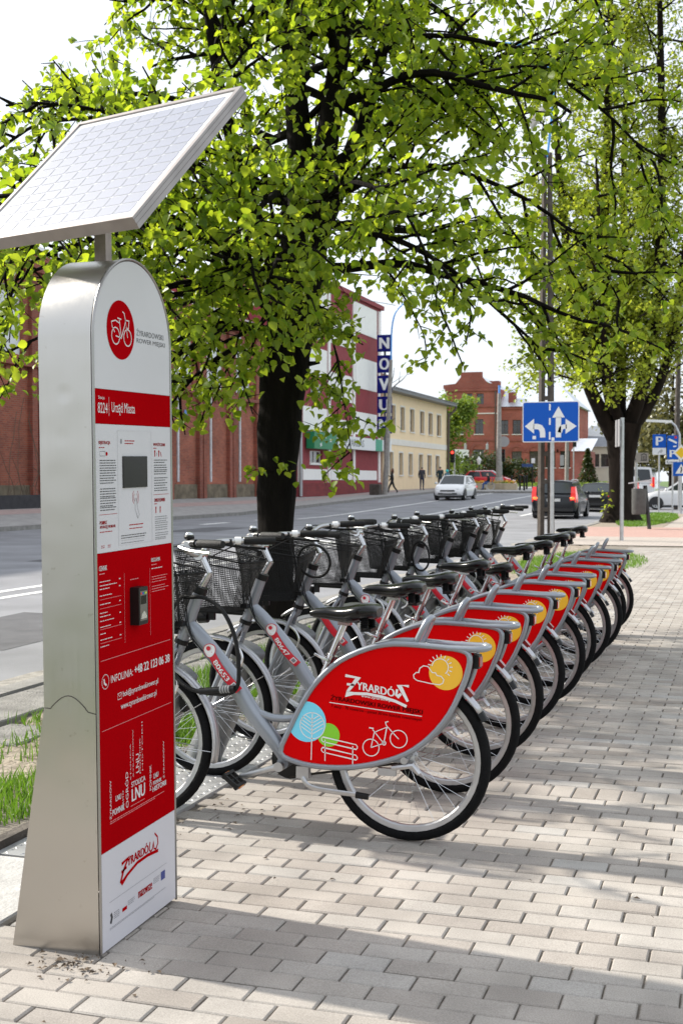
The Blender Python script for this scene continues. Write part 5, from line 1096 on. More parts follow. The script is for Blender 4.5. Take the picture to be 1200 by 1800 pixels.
b = MB(); b.poly([(-25.1, Y0, 9.76), (-25.1, Y1, 9.76), (-31, Y1, 12.2), (-31, Y0, 12.2)]); b.poly([(-31, Y0, 12.2), (-31, Y1, 12.2), (-38, Y1, 9.7), (-38, Y0, 9.7)]); b.build('roof', pm('grey_roof', (.30, .31, .33), .6, .3, var=.15, vscale=2), mill, 0)
b = MB(); b.prism([(54.2, 4.3), (54.55, 4.3), (54.55, 4.75), (54.2, 4.75)], fx, .03, .05); b.build('number_plate', pm('plate_blue', (.10, .25, .6), .4), mill, 0)
b = MB(); b.bx(-24.55, -24.0, 23, 42, .2, .88); pl = tag(b.build('planter_wall', pm('black_stone', (.03, .03, .035), .8, var=.3, vscale=4, bump=.4), None, 0), 'low dark stone planter wall at the foot of the brick factory', 'planter')
# dry climbing stems on the nearer bays
T = Tree(91)
for k in range(60):
    y = T.r.uniform(29, 42); p = T.path((-24.75, y, .85), Vector((.05, T.r.gauss(0, .5), 1)), T.r.uniform(.8, 4.2) if k % 3 else T.r.uniform(.3, .9), .3, .16, .02)
    p = [Vector((min(-24.65, max(-24.95, q.x)), q.y, q.z)) for q in p]; T.w.tube(p, .012, 3, caps=False)
tag(T.w.build('dry_vine', pm('dry_stem', (.13, .09, .065), .95), None, 0), 'dry leafless vine climbing the brick factory wall', 'vine')
# ---- maroon and white bank
M_mar = pm('maroon_render', (.27, .035, .045), .75, var=.10, vscale=3, bump=.15); M_wr = pm('white_render', (.90, .89, .86), .8, var=.03, vscale=3, bump=.1)
bank = tag(empty('bank_building'), 'maroon and white chequered bank building with green sign across the road', 'building'); fx = FX(-24.5)
b = MB(); wops = [(70.3, 72.6, 2.45, 3.2)]; wall_grid(b, fx, 68.0, 85.6, .2, 13.45, wops, .2); b.poly([(-24.5, 68, .2), (-36, 68, .2), (-36, 68, 13.45), (-24.5, 68, 13.45)]); b.poly([(-24.5, 85.6, .2), (-36, 85.6, .2), (-36, 85.6, 13.45), (-24.5, 85.6, 13.45)]); b.poly([(-24.5, 68, 13.45), (-24.5, 85.6, 13.45), (-36, 85.6, 13.45), (-36, 68, 13.45)]); b.build('wall', M_mar, bank, 0)
window(bank, fx, 70.3, 72.6, 2.45, 3.2, .2, (M_wr, M_wr), (1, 0))
colsY = [(69.0, 73.4), (74.2, 78.6), (79.4, 84.4)]
rowsA = [(1.45, 2.1), (4.4, 5.8), (7.7, 9.4), (11.7, 13.2)]; rowsB = [(1.45, 2.1), (4.4, 5.3), (6.5, 8.2), (10.0, 11.9)]; rowsC = [(1.45, 2.1), (4.5, 6.0), (7.6, 9.66), (11.3, 13.25)]
for (a, c), rows in zip(colsY, (rowsA, rowsB, rowsC)):
    for z0, z1 in rows: b = MB(); b.prism([(a, z0), (c, z0), (c, z1), (a, z1)], fx, -.01, .05); b.build('white_panel', M_wr, bank, 0)
for y in (68.35, 73.8, 79.0, 85.0): b = MB(); b.prism([(y - .2, 1.3), (y + .2, 1.3), (y + .2, 13.3), (y - .2, 13.3)], fx, -.01, .09); b.build('white_strip', M_wr, bank, 0)
b = MB(); b.prism([(67.9, 13.46), (85.8, 13.46), (85.8, 13.75), (67.9, 13.75)], fx, -.3, .2); b.build('parapet', M_mar, bank, 0)
b = MB(); b.prism([(68.3, .3), (85.5, .3), (85.5, 1.28), (68.3, 1.28)], fx, -.01, .12); b.build('plinth', brick_mat('plinth_brick', 'Y', (.27, .04, .04), (.22, .03, .035), (.2, .06, .06), .5, .15), bank, 0)
b = MB(); b.tube(smooth_path([(-24.3, 68.1, 4.6), (-24.3, 68.1, 4.3), (-24.28, 68.1, 3.5), (-24.28, 68.1, .5)], 2), .10, 8); b.build('downpipe', pm('grey_pipe', (.42, .43, .44), .5, .4), bank, 50)
for zz in (9.9, 6.5): 
    b = MB(); b.prism([(70.4, zz), (72.2, zz), (72.2, zz + .75), (70.4, zz + .75)], fx, .0, .03); b.build('window_pane', M_pane, bank, 0)
# green sign box with white stars
M_bg = pm('sign_green', (.01, .22, .09), .4); M_bw = pm('sign_white', (.80, .82, .83), .4)
s = tag(empty('bank_sign'), 'green bank sign with white stars above the bank window', 'sign', 'bank signs')
b = MB(); b.bx(-24.4, -23.9, 69.4, 73.6, 3.3, 4.3); b.build('box', M_bg, s, 0)
b = MB()
for y, z, k, a in ((70.4, 4.0, .22, .3), (71.4, 4.08, .2, .6), (72.4, 3.85, .16, .9), (70.6, 3.55, .16, -.4)):
    P = []
    for i in range(8): r_ = k if i % 2 == 0 else k * .38; P.append((y + 1.6 * r_ * math.cos(a + i * math.pi / 4), z + r_ * math.sin(a + i * math.pi / 4)))
    b = MB(); b.prism(P, FX(-23.9), .0, .012); b.build('star', M_bw, s, 0)
s = tag(empty('bank_fascia_sign'), 'long white bank name board with green end beside the green star sign', 'sign', 'bank signs')
b = MB(); b.bx(-24.4, -23.95, 74.1, 82.4, 3.45, 4.25); b.build('board', M_bw, s, 0)
b = MB(); b.text('BNP PARIBAS', .03, 74.4, 79.6, 3.62, 4.08, lambda u, v: (-23.945, u, v)); b.build('lettering', pm('sign_grey', (.25, .27, .27), .5), s, 0)
b = MB(); b.bx(-24.4, -23.93, 82.42, 84.0, 3.45, 4.25); b.build('green_end', pm('sign_teal', (.02, .38, .24), .4), s, 0)
b = MB(); b.bx(-24.4, -23.94, 84.02, 86.4, 3.5, 4.25); b.build('white_end', M_bw, s, 0)
# tall blue letter sign
s = tag(empty('letter_sign'), 'tall blue vertical sign with white letters NOVUM at the bank corner', 'sign'); M_nb = pm('sign_navy', (.012, .014, .16), .6, spec=.05)
for L_, z0, z1 in (('N', 10.28, 11.43), ('O', 8.84, 10.03), ('V', 7.43, 8.64), ('U', 6.06, 7.2), ('M', 4.65, 5.83)):
    b = MB(); b.bx(-24.02, -23.02, 83.0, 83.2, z0, z1); bo = b.build('letter_board', M_nb, s, 0)
    b = MB(); b.text(L_, .05, -23.84, -23.2, z0 + .2, z1 - .2, lambda u, v: (u, 82.99, v)); b.build('letter', M_bw, bo, 0)
b = MB(); b.cyl((-23.5, 83.1, .5), (-23.5, 83.1, 4.66), .07, n=8); b.bx(-23.56, -23.44, 83.03, 83.17, 4.66, 11.3); b.build('post', pm('post_dark', (.06, .06, .065), .5), s, 0)
# ---- yellow two-storey house
M_yel = pm('yellow_render', (.92, .73, .48), .85, var=.04, vscale=2, bump=.15); M_trim = pm('pale_trim', (.80, .77, .71), .8, var=.06, vscale=4); M_frd = pm('dark_frame', (.10, .075, .06), .6)
yb = tag(empty('yellow_house'), 'two-storey yellow rendered house with dark roof edge and rows of narrow windows', 'building'); fx = FX(-24.5)
def YatX(px, X): t = (px - 600) / 2200; return X * (ca_ + t * sa_) / (t * ca_ - sa_)
up = [(YatX(p - 3.4, -24.5), YatX(p + 3.4, -24.5), 5.2, 6.95) for p in (690.5, 706.8, 723.6, 741, 755.8, 770.5)]; lowr = [(YatX(p - 3.2, -24.5), YatX(p + 3.2, -24.5), 1.85, 3.5) for p in (687, 704, 721, 738.8, 754, 768.2)]
b = MB(); wall_grid(b, fx, 86.2, 106.3, .4, 7.9, up + lowr, .28); b.poly([(-24.5, 106.3, .4), (-36, 106.3, .4), (-36, 106.3, 7.9), (-24.5, 106.3, 7.9)]); b.poly([(-24.5, 86.2, .4), (-36, 86.2, .4), (-36, 86.2, 7.9), (-24.5, 86.2, 7.9)]); b.build('wall', M_yel, yb, 0)
for o in up + lowr: window(yb, fx, *o, .28, (M_frd, M_trim), (1, 1))
b = MB()
for o in up + lowr:
    for q in ((o[0] - .12, o[0], o[2], o[3] + .12), (o[1], o[1] + .12, o[2], o[3] + .12), (o[0], o[1], o[3], o[3] + .12)): b.prism([(q[0], q[2]), (q[1], q[2]), (q[1], q[3]), (q[0], q[3])], fx, -.01, .03)
    b.build('window_surround', M_trim, yb, 0); b = MB()
b = MB(); b.prism([(86.2, 4.05), (106.4, 4.05), (106.4, 4.5), (86.2, 4.5)], fx, -.01, .05); b.build('string_course', M_trim, yb, 0)
M_rf = pm('roof_sheet', (.16, .165, .175), .5, .4, var=.12, vscale=3); b = MB(); b.prism([(86.0, 7.86), (107.0, 7.86), (107.0, 8.05), (86.0, 8.05)], fx, -.2, .75); b.add([(-23.8, 86, 8.06), (-23.8, 107, 8.06), (-30, 107, 9.3), (-30, 86, 9.3), (-36.5, 86, 8.05), (-36.5, 107, 8.05)], [(0, 1, 2, 3), (3, 2, 5, 4)]); b.build('roof', M_rf, yb, 0)
for i in range(34): b = MB(); y = 86.3 + i * .62; b.bx(-23.8, -23.66, y, y + .3, 8.06, 8.14); b.build('eave_tile', M_rf, yb, 0)
b = MB(); b.bx(-28.5, -27.3, 95.2, 97.6, 8.6, 9.95); b.build('chimney', brick_mat('chimney_brick', 'X', (.42, .13, .08), (.34, .1, .06), (.3, .2, .16)), yb, 0)
b = MB(); b.tube(smooth_path([(-23.8, 106.8, 7.85), (-23.9, 106.7, 7.5), (-24.3, 106.4, 7.1), (-24.32, 106.2, 6.6), (-24.32, 106.2, .7)], 3), .11, 8); b.build('downpipe', M_frd, yb, 50)
# ---- red brick station-like building beyond the junction
M_rb = brick_mat('red_brick', 'X', (.46, .115, .075), (.38, .085, .055), (.34, .2, .16), stain=.3); M_rb2 = brick_mat('red_brick_trim', 'X', (.38, .09, .06), (.31, .07, .05), (.3, .17, .14), stain=.3)
rb = tag(empty('red_brick_house'), 'large red brick building with stepped gable and metal roof beyond the junction', 'building')
YF = 148.5
def XatY(px, Y): t = (px - 600) / 2200; return Y * (t * ca_ - sa_) / (ca_ + t * sa_)
def ZatY(px, py, Y): X = XatY(px, Y); return 1.37 + (846 - py) * (-X * sa_ + Y * ca_) / 2200
def wn(px, py0, py1, w): x = XatY(px, YF); return (x - w / 2, x + w / 2, ZatY(px, py1, YF), ZatY(px, py0, YF))
fy = FY(YF); fyw = FY(YF + .8)
xl, xm, xr = XatY(783, YF), XatY(873, YF), XatY(1008, YF)
g_ops = [wn(843, 692, 711, .85), wn(841, 737, 763, 1.05), wn(823, 692, 711, .85), wn(806, 737, 763, 1.05), wn(840, 790, 812, 1.3), wn(806, 790, 815, 1.1)]
b = MB(); zt = ZatY(873, 682, YF); wall_grid(b, fy, xl, xm, .6, zt, g_ops, .3); b.poly([fy(xm, .6, 0), fy(xm, .6, -14), fy(xm, zt, -14), fy(xm, zt, 0)]); b.poly([fy(xl, .6, 0), fy(xl, .6, -14), fy(xl, zt, -14), fy(xl, zt, 0)]); b.build('gable_wall', M_rb, rb, 0)
w_ops = [(XatY(p, YF + .8) - .5, XatY(p, YF + .8) + .5, ZatY(885, 763, YF), ZatY(885, 738, YF)) for p in (885, 907, 929, 951, 973, 995)] + [(XatY(p, YF + .8) - .6, XatY(p, YF + .8) + .6, ZatY(907, 822, YF), ZatY(907, 793, YF)) for p in (907, 938, 966, 992)]
zw = ZatY(940, 714, YF); b = MB(); wall_grid(b, fyw, xm, xr, .6, zw, w_ops, .3); b.poly([fyw(xr, .6, 0), fyw(xr, .6, -13), fyw(xr, zw, -13), fyw(xr, zw, 0)]); b.build('wing_wall', M_rb, rb, 0)
for o in g_ops: window(rb, fy, *o, .3, (M_frd, M_trim), (1, 1))
for o in w_ops: window(rb, fyw, *o, .3, (M_frd, M_trim), (1, 1))
def archband(fn, o, n=10):
    b = MB(); c = (o[0] + o[1]) / 2; r0 = (o[1] - o[0]) / 2 + .05; r1 = r0 + .35; z = o[3] - .15
    for i in range(n):
        a0, a1 = math.pi * i / n, math.pi * (i + 1) / n; b.prism([(c + r0 * math.cos(a0), z + r0 * math.sin(a0)), (c + r1 * math.cos(a0), z + r1 * math.sin(a0)), (c + r1 * math.cos(a1), z + r1 * math.sin(a1)), (c + r0 * math.cos(a1), z + r0 * math.sin(a1))], fn, -.05, .09)
    b.build('arch', M_rb2, rb, 0)
for o in g_ops[4:]: archband(fy, o)
for o in w_ops[6:]: archband(fyw, o)
b = MB(); gm = (xl + xm) / 2; P = [(xl - .3, zt), (xm + .3, zt), (xm + .3, zt + .45), (xm - 1.2, zt + .6), (gm + 1.3, zt + 1.35), (gm + 1.3, zt + 1.95), (gm - 1.3, zt + 1.95), (gm - 1.3, zt + 1.35), (xl + 1.2, zt + .6), (xl - .3, zt + .45)]; b.prism(P, fy, -.35, .12); b.build('pediment', M_rb2, rb, 0)
for z0, hh, dd in ((ZatY(840, 716, YF), .35, .16), (ZatY(840, 775, YF), .25, .12), (zt - .35, .33, .2), (ZatY(840, 728, YF), .12, .10)): b = MB(); b.prism([(xl - .1, z0), (xm + .1, z0), (xm + .1, z0 + hh), (xl - .1, z0 + hh)], fy, -.01, dd); b.build('cornice', M_rb2 if hh != .12 else M_trim, rb, 0)
for z0, hh, dd in ((zw - .3, .3, .2), (ZatY(940, 775, YF), .25, .12)): b = MB(); b.prism([(xm, z0), (xr + .1, z0), (xr + .1, z0 + hh), (xm, z0 + hh)], fyw, -.01, dd); b.build('cornice', M_rb2, rb, 0)
M_mr = pm('metal_roof', (.58, .61, .66), .4, .5, var=.1, vscale=2); b = MB(); b.add([(xm, YF + .4, zw + .02), (xr + .4, YF + .4, zw + .02), (xr - 3, YF + 7.5, zw + 3.3), (xm, YF + 7.5, zw + 3.3), (xr + .4, YF + 14, zw), (xm, YF + 14, zw)], [(0, 1, 2, 3), (1, 4, 2), (2, 4, 5, 3)]); b.poly([(xl, YF + .4, zt), (gm, YF + .4, zt + 1.9), (gm, YF + 14, zt + 1.9), (xl, YF + 14, zt)]); b.poly([(xm, YF + .4, zt), (gm, YF + .4, zt + 1.9), (gm, YF + 14, zt + 1.9), (xm, YF + 14, zt)]); b.build('roof', M_mr, rb, 0)
for px, p0, p1, w, dy in ((867, 664, 690, 1.3, 5), (898, 688, 716, .8, 1.6), (943, 682, 700, 1.6, 6), (950, 690, 705, 3.5, 8)): b = MB(); x = XatY(px, YF + dy); b.bx(x - w / 2, x + w / 2, YF + dy, YF + dy + 1.2, ZatY(px, p1, YF) - 1.5, ZatY(px, p0, YF)); b.build('chimney', M_rb2, rb, 0)
b = MB(); b.tube([fy(xm - .2, 1, .15), fy(xm - .2, zt - .4, .15)], .09, 6); b.build('downpipe', M_frd, rb, 0)
for px in (819, 857): 
    x = XatY(px, YF); z = ZatY(px, 786, YF); b = MB(); b.bx(x - .14, x + .14, YF - .7, YF - .42, z - .3, z + .3); b.cyl((x, YF - .56, z + .3), (x, YF - .56, z + .5), .16, .02, n=6); b.bx(x - .03, x + .03, YF - .5, YF, z + .5, z + .56); b.build('wall_lantern', pm('lantern_grey', (.45, .45, .45), .4), rb, 0)
# low brick annexe and cream house
b = MB(); an = tag(empty('brick_annexe'), 'small low brick annexe beside the big red brick building', 'building'); x0, x1 = XatY(1008, 140), XatY(1034, 140); z = ZatY(1020, 793, 140); b.bx(x0, x1, 140, 146, .5, z); b.build('wall', brick_mat('annexe_brick', 'X', (.40, .11, .08), (.33, .08, .06), (.32, .2, .16)), an, 0); b = MB(); b.add([(x0 - .3, 139.7, z), (x1 + .3, 139.7, z), (x1 + .3, 146.3, z + 1.6), (x0 - .3, 146.3, z + 1.6)], [(0, 1, 2, 3)]); b.build('roof', M_mr, an, 0)
ch = tag(empty('cream_house'), 'cream house with grey roof between brick annexe and old tree', 'building'); x0, x1 = XatY(1008, 160), XatY(1075, 160); z = ZatY(1040, 785, 160); b = MB(); co = [(XatY(p, 160) - .5, XatY(p, 160) + .5, 3.2, 4.8) for p in (1022, 1045, 1062)]; wall_grid(b, FY(160), x0, x1, .5, z, co, .2); b.poly([(x1, 160, .5), (x1, 168, .5), (x1, 168, z), (x1, 160, z)]); b.build('wall', pm('cream_render', (.74, .70, .56), .85, var=.05, vscale=2), ch, 0)
for o in co: window(ch, FY(160), *o, .2, (M_frd, M_trim), (1, 1))
b = MB(); b.add([(x0 - .5, 159.5, z), (x1 + .5, 159.5, z), (x1 - 1.5, 165, z + 2.8), (x0 + 1.5, 165, z + 2.8)], [(0, 1, 2, 3)]); b.build('roof', pm('slate_roof', (.23, .25, .28), .6, var=.1, vscale=2), ch, 0)
# white shed wall behind the traffic light
b = MB(); b.bx(XatY(785, 130), XatY(813, 130), 130, 133, .8, ZatY(800, 790, 130)); sh = tag(b.build('white_shed', M_wr, None, 0), 'low white shed between the light green tree and the brick building', 'shed')
# ------------------------------------------------------------------ street furniture
def at(px, d, z=None):
    u = (px - 600) / 2200 * d; x = u * ca_ - d * sa_; y = u * sa_ + d * ca_; return Vector((x, y, gz(x, y) if z is None else z))
def hgt(py, d): return 1.37 + (846 - py) * d / 2200
M_conc = pm('concrete', (.30, .28, .26), .9, var=.25, vscale=6, bump=.4, bscale=40); M_concd = pm('dark_concrete', (.075, .062, .052), .9, var=.3, vscale=6, bump=.4, bscale=40)
M_post = pm('galvanised_post', (.50, .51, .52), .4, .8, var=.12, vscale=8); M_blue = pm('sign_blue', (.008, .10, .50), .5, spec=.2); M_sw = pm('sign_reflective_white', (.82, .82, .82), .4); M_sback = pm('sign_back', (.40, .40, .41), .5, .5)
M_yelp = pm('sign_yellow', (.85, .55, .02), .4); M_lblue = pm('lamp_arm_blue', (.07, .30, .75), .4)
# twin-leg concrete lamp pole beside the lane sign
t = tag(empty('lamp_pole', (-4.45, 29.75, 0)), 'tall twin-leg concrete lamp pole with blue arm rising behind the lane sign', 'lamp post')
def leg(s):
    b = MB(); b.tube([(s * .12, 0, -.1), (s * .10, 0, 4.5), (s * .06, 0, 9.1)], [.085, .075, .055], 4); return b
for s in (-1, 1): leg(s).build('leg', M_concd, t, 0)
for k in range(13): b = MB(); z = .7 + k * .66; b.box((0, 0, z), (.22 - .01 * k, .06, .10)); b.build('rung', M_concd, t, 0)
b = MB(); b.tube(smooth_path([(.0, 0, 9.0), (.12, 0, 10.2), (.10, 0, 10.9), (-.12, 0, 11.35), (-.5, 0, 11.65), (-1.15, 0, 11.8)], 4), .03, 8); b.build('lamp_arm', M_lblue, t, 60)
b = MB(); Mx = Matrix.Rotation(R(-52), 3, 'Y'); b.add([Mx @ Vector(p) + Vector((-.14, -.1, 9.95)) for p in ((-.36, -.13, -.02), (-.36, .13, -.02), (.36, .08, 0), (.36, -.08, 0), (-.30, -.11, .12), (-.30, .11, .12), (.30, .06, .10), (.30, -.06, .10))], [(0, 1, 2, 3), (4, 7, 6, 5), (0, 4, 5, 1), (2, 6, 7, 3), (1, 5, 6, 2), (3, 7, 4, 0)]); b.build('lamp_head', pm('lamp_grey', (.45, .42, .39), .6), t, 0)
# lane direction sign
t = tag(empty('lane_sign', (-4.27, 29.25, 0)), 'blue lane sign with white turn arrows on a steel post', 'traffic sign')
b = MB(); b.cyl((0.03, .05, -.1), (0.03, .05, 3.2), .045, n=12); b.build('post', M_post, t, 50)
g = lambda u, v, w: (u, -w, v); b = MB()
def rrp(x0, x1, z0, z1, r):
    return [(x, z) for cx, cz, a in ((x1 - r, z0 + r, -90), (x1 - r, z1 - r, 0), (x0 + r, z1 - r, 90), (x0 + r, z0 + r, 180)) for x, z in arc(cx, cz, r, a, a + 90, 4)]
b.mat(0).prism(rrp(-.655, .655, 2.28, 3.225, .04), g, -.01, .012); po = b.build('panel', [M_sw], t, 0)
b = MB(); b.prism(rrp(-.635, .635, 2.30, 3.205, .035), g, .0125, .014); b.build('face', M_blue, po, 0)
b = MB(); h = lambda u, v: (u, -.016, v)
def apoly(P): b.poly([h(*p) for p in P])
for z0, z1 in ((3.02, 3.17), (2.68, 2.84), (2.34, 2.52)): apoly([(-.04, z0), (.0, z0), (.0, z1), (-.04, z1)])
b.stroke([(-.185, 2.39), (-.185, 2.50), (-.20, 2.57), (-.24, 2.625), (-.30, 2.645), (-.40, 2.65)], .125, h); apoly([(-.60, 2.655), (-.385, 2.48), (-.385, 2.83)])
b.stroke([(.18, 2.39), (.18, 2.86)], .125, h); apoly([(.035, 2.85), (.325, 2.85), (.18, 3.11)])
b.stroke([(.21, 2.50), (.24, 2.60), (.29, 2.635), (.37, 2.64)], .10, h); apoly([(.345, 2.47), (.345, 2.82), (.60, 2.645)])
apoly([(-.42, 2.35), (-.34, 2.35), (-.34, 2.43), (-.42, 2.43)]); apoly([(.02, 2.31), (.09, 2.31), (.09, 2.39), (.02, 2.39)]); b.build('arrow', M_sw, po, 0)
# sign seen edge-on
t = tag(empty('edge_on_sign', (-2.67, 29.56, 0)), 'steel post carrying a traffic sign seen edge-on at the pavement', 'traffic sign'); b = MB(); b.cyl((0, 0, -.1), (0, 0, 2.84), .045, n=12); b.build('post', M_post, t, 50)
b = MB(); b.box((-.10, -.02, 2.48), (.02, .62, .62), Matrix.Rotation(R(14), 3, 'Z')); b.build('panel', M_sback, t, 0)
for z in (2.66, 2.28): b = MB(); b.box((-.05, 0, z), (.12, .12, .04)); b.build('clamp', M_post, t, 0)
# direction sign
p = at(1117, 43.7); t = tag(empty('direction_sign', p), 'grey museum direction sign board behind the old tree', 'sign'); b = MB(); b.cyl((0, 0, -.1), (0, 0, 2.45), .05, n=10); b.build('post', M_post, t, 50)
b = MB(); b.bx(-.85, .42, -.08, -.06, 2.02, 2.36); bo = b.build('board', pm('sign_greybeige', (.42, .39, .36), .6), t, 0); b = MB(); h = lambda u, v: (u, -.083, v); b.text('Muzeum', .02, -.5, -.18, 2.24, 2.32, h); b.text('Targowa', .02, -.6, 0, 2.08, 2.19, h); b.stroke([(.16, 2.28), (.26, 2.33), (.36, 2.28)], .03, h)
for x in (.18, .24, .30, .35): b.stroke([(x, 2.12), (x, 2.26)], .025, h)
b.stroke([(.15, 2.10), (.37, 2.10)], .03, h); b.build('lettering', M_ink, bo, 0)
# litter bin on a leaning post
p = Vector((-2.56, 36.85, 0)); t = tag(empty('litter_bin', p), 'dark round litter bin on a leaning post by the grass', 'litter bin'); b = MB(); b.tube([(.02, 0, -.1), (-.12, .02, 1.25)], .055, 4); b.build('post', pm('black_paint', (.02, .02, .02), .5), t, 0)
b = MB(); b.lathe([(0, .42), (.19, .42), (.205, .46), (.21, 1.16), (.19, 1.16), (.18, .9)], 18, (-.28, -.06, 0)); b.build('bucket', pm('bin_grey', (.075, .08, .078), .6, var=.2, vscale=10), t, 40)
b = MB(); b.box((-.26, -.05, 1.36), (.62, .42, .03), Matrix.Rotation(R(-9), 3, 'Y')); b.build('lid', M_zinc, t, 0)
# parking signs and friends on the far right
def sign_post(name, px, d, top, label): t = tag(empty(name, at(px, d)), label, 'traffic sign', 'signs by the side road'); b = MB(); b.cyl((0, 0, -.1), (0, 0, top), .04, n=8); b.build('post', M_post, t, 50); return t
def plate(t, x0, x1, z0, z1, mat, y=-.06, name='panel'): b = MB(); b.bx(x0, x1, y - .01, y, z0, z1); return b.build(name, mat, t, 0)
t = sign_post('parking_sign', 1157, 59, 3.6, 'blue parking sign with white plate below, left of the tow-away sign'); plate(t, -.30, .32, 2.95, 3.58, M_blue); w = plate(t, -.30, .32, 2.62, 2.94, M_sw, name='lower_plate')
b = MB(); b.text('P', .03, -.13, .17, 3.06, 3.47, lambda u, v: (u, -.075, v)); b.build('lettering', M_sw, t, 0); b = MB(); b.stroke([(-.05, 2.68), (.02, 2.78), (.12, 2.86), (.15, 2.80), (.05, 2.74), (.13, 2.70)], .025, lambda u, v: (u, -.073, v)); b.build('symbol', M_inkg, w, 0)
t = sign_post('tow_away_sign', 1181, 57.5, 3.55, 'tall blue parking sign with car picture, white plate and red dot'); plate(t, -.25, .25, 2.38, 3.47, M_blue); plate(t, -.32, .28, 2.16, 2.36, M_sw, name='lower_plate'); b = MB(); h = lambda u, v: (u, -.075, v); b.text('P', .03, -.12, .14, 2.48, 2.80, h); b.stroke([(-.18, 3.30), (.0, 3.22), (.18, 3.12)], .09, h); b.stroke([(.02, 2.96), (.16, 2.98)], .06, h); b.build('symbol', M_sw, t, 0)
b = MB(); b.poly([h(*q) for q in circ(.13, 3.38, .06, 12)]); b.build('red_dot', pm('sign_red', (.7, .02, .02), .4), t, 0); b = MB(); b.text('Koniec', .02, -.26, .2, 2.19, 2.32, lambda u, v: (u, -.075, v)); b.build('lettering', M_inkg, t, 0)
t = sign_post('priority_sign', 1196, 54, 2.95, 'yellow diamond priority sign above a blue crossing sign'); b = MB(); b.prism([(-.34, 2.6), (0, 2.26), (.34, 2.6), (0, 2.94)], g, .05, .06); b.build('panel', M_sw, t, 0); b = MB(); b.prism([(-.24, 2.6), (0, 2.36), (.24, 2.6), (0, 2.84)], g, .0605, .064); b.build('diamond', M_yelp, t, 0)
plate(t, -.34, .34, 1.60, 2.2, M_blue, name='crossing_panel'); b = MB(); b.poly([(-.24, -.072, 1.70), (.24, -.072, 1.70), (0, -.072, 2.12)]); b.build('triangle', M_sw, t, 0); b = MB(); b.stroke([(-.02, 1.74), (.02, 1.86), (.0, 1.98)], .05, lambda u, v: (u, -.075, v)); b.build('figure', M_ink, t, 0)
p = at(1193, 62); t = tag(empty('street_lamp', p), 'pale street lamp with a long horizontal arm above the parking signs', 'street lamp'); b = MB(); b.tube([(0, 0, -.1), (0, 0, 3.2), (-.02, 0, 3.7), (-.2, 0, 4.1), (-.4, 0, 4.3)], [.07, .06, .06, .055, .055], 8); b.build('pole', M_post, t, 60); b = MB(); b.box((-1.0, 0, 4.36), (1.25, .22, .12), Matrix.Rotation(R(3), 3, 'Y')); b.build('lamp_head', M_wr, t, 0)
p = at(1186, 66); t = tag(empty('utility_pole', p), 'grey wooden utility pole behind the parking signs', 'pole'); b = MB(); b.tube([(0, 0, -.1), (.1, 0, 6.5), (.12, 0, 11)], [.15, .13, .1], 8); b.build('shaft', M_concd, t, 60); b = MB(); b.box((.12, 0, 10.4), (1.2, .1, .1)); b.build('crossarm', M_concd, t, 0)
# far side poles
p = at(676, 80); t = tag(empty('concrete_lamp_post', p), 'grey concrete lamp post with blue top in front of the letter sign', 'lamp post'); b = MB(); b.tube([(0, 0, -.1), (.25, 0, 5), (.40, 0, 8.6)], [.19, .15, .11], 8); b.build('shaft', M_conc, t, 60); b = MB(); b.tube(smooth_path([(.40, 0, 8.5), (.42, 0, 9.3), (.46, 0, 10.6), (.7, 0, 11.6), (1.3, 0, 12.2)], 3), .05, 8); b.build('lamp_arm', M_lblue, t, 60); b = MB(); b.box((1.55, 0, 12.25), (.6, .22, .14)); b.build('lamp_head', M_sback, t, 0)
p = at(660, 79); b = MB(); b.cbox(-.32, .32, -.32, .32, -.1, .72, .05); tag(b.build('concrete_block', M_concd, None, 0, loc=p), 'square concrete block planter beside the concrete lamp post', 'concrete block')
p = at(876, 95); t = tag(empty('concrete_mast', p), 'tall tapering concrete mast beyond the junction next to the wheelchair user', 'pole'); b = MB(); b.tube([(0, 0, -.1), (.02, 0, 7.3)], [.24, .14], 10); b.build('shaft', M_conc, t, 60); b = MB(); b.lathe([(.52, 0), (.5, .25), (.3, .9), (.24, .95)], 10); b.build('foot', M_conc, t, 50); b = MB(); b.cyl((.02, 0, 7.3), (.02, 0, 7.9), .08, n=8); b.build('cap', M_lblue, t, 50)
def tlight(px, d, top, label, lit, side):
    t = tag(empty('traffic_light', at(px, d)), label, 'traffic light', 'traffic lights at the junction'); b = MB(); b.cyl((0, 0, -.1), (0, 0, top), .06, n=8); b.build('post', M_post, t, 50); b = MB(); b.bx(side - .16, side + .16, -.2, .05, top - .95, top); bo = b.build('housing', M_blackp, t, 0)
    for k, c in enumerate(((.9, .03, .02), (.25, .16, .02), (.02, .2, .08))):
        b = MB(); z = top - .17 - k * .3; b.lathe([(0, 0), (.1, 0), (.1, -.05)], 12, (side, -.205, z), 'Y'); b.build('lamp', pm('lamp_red_lit' if lit and k == 0 else 'lamp_off_%d' % k, c if lit and k == 0 else tuple(q * .12 for q in c), .3, emit=((1, .05, .03), 2.5) if lit and k == 0 else None), bo, 40)
    return t
tlight(798, 98, 3.05, 'traffic light showing red at the corner of the yellow house', True, -.12); t = tlight(880.5, 97, 3.1, 'dark traffic light seen beside the concrete mast', False, .12)
b = MB(); b.lathe([(0, 0), (.42, 0)], 18, (.2, -.02, 3.7), 'Y'); b.build('sign_disc', M_sback, t, 0)
t = tlight(1007, 118, 4.6, 'white traffic light mast left of the brick annexe', False, .1)
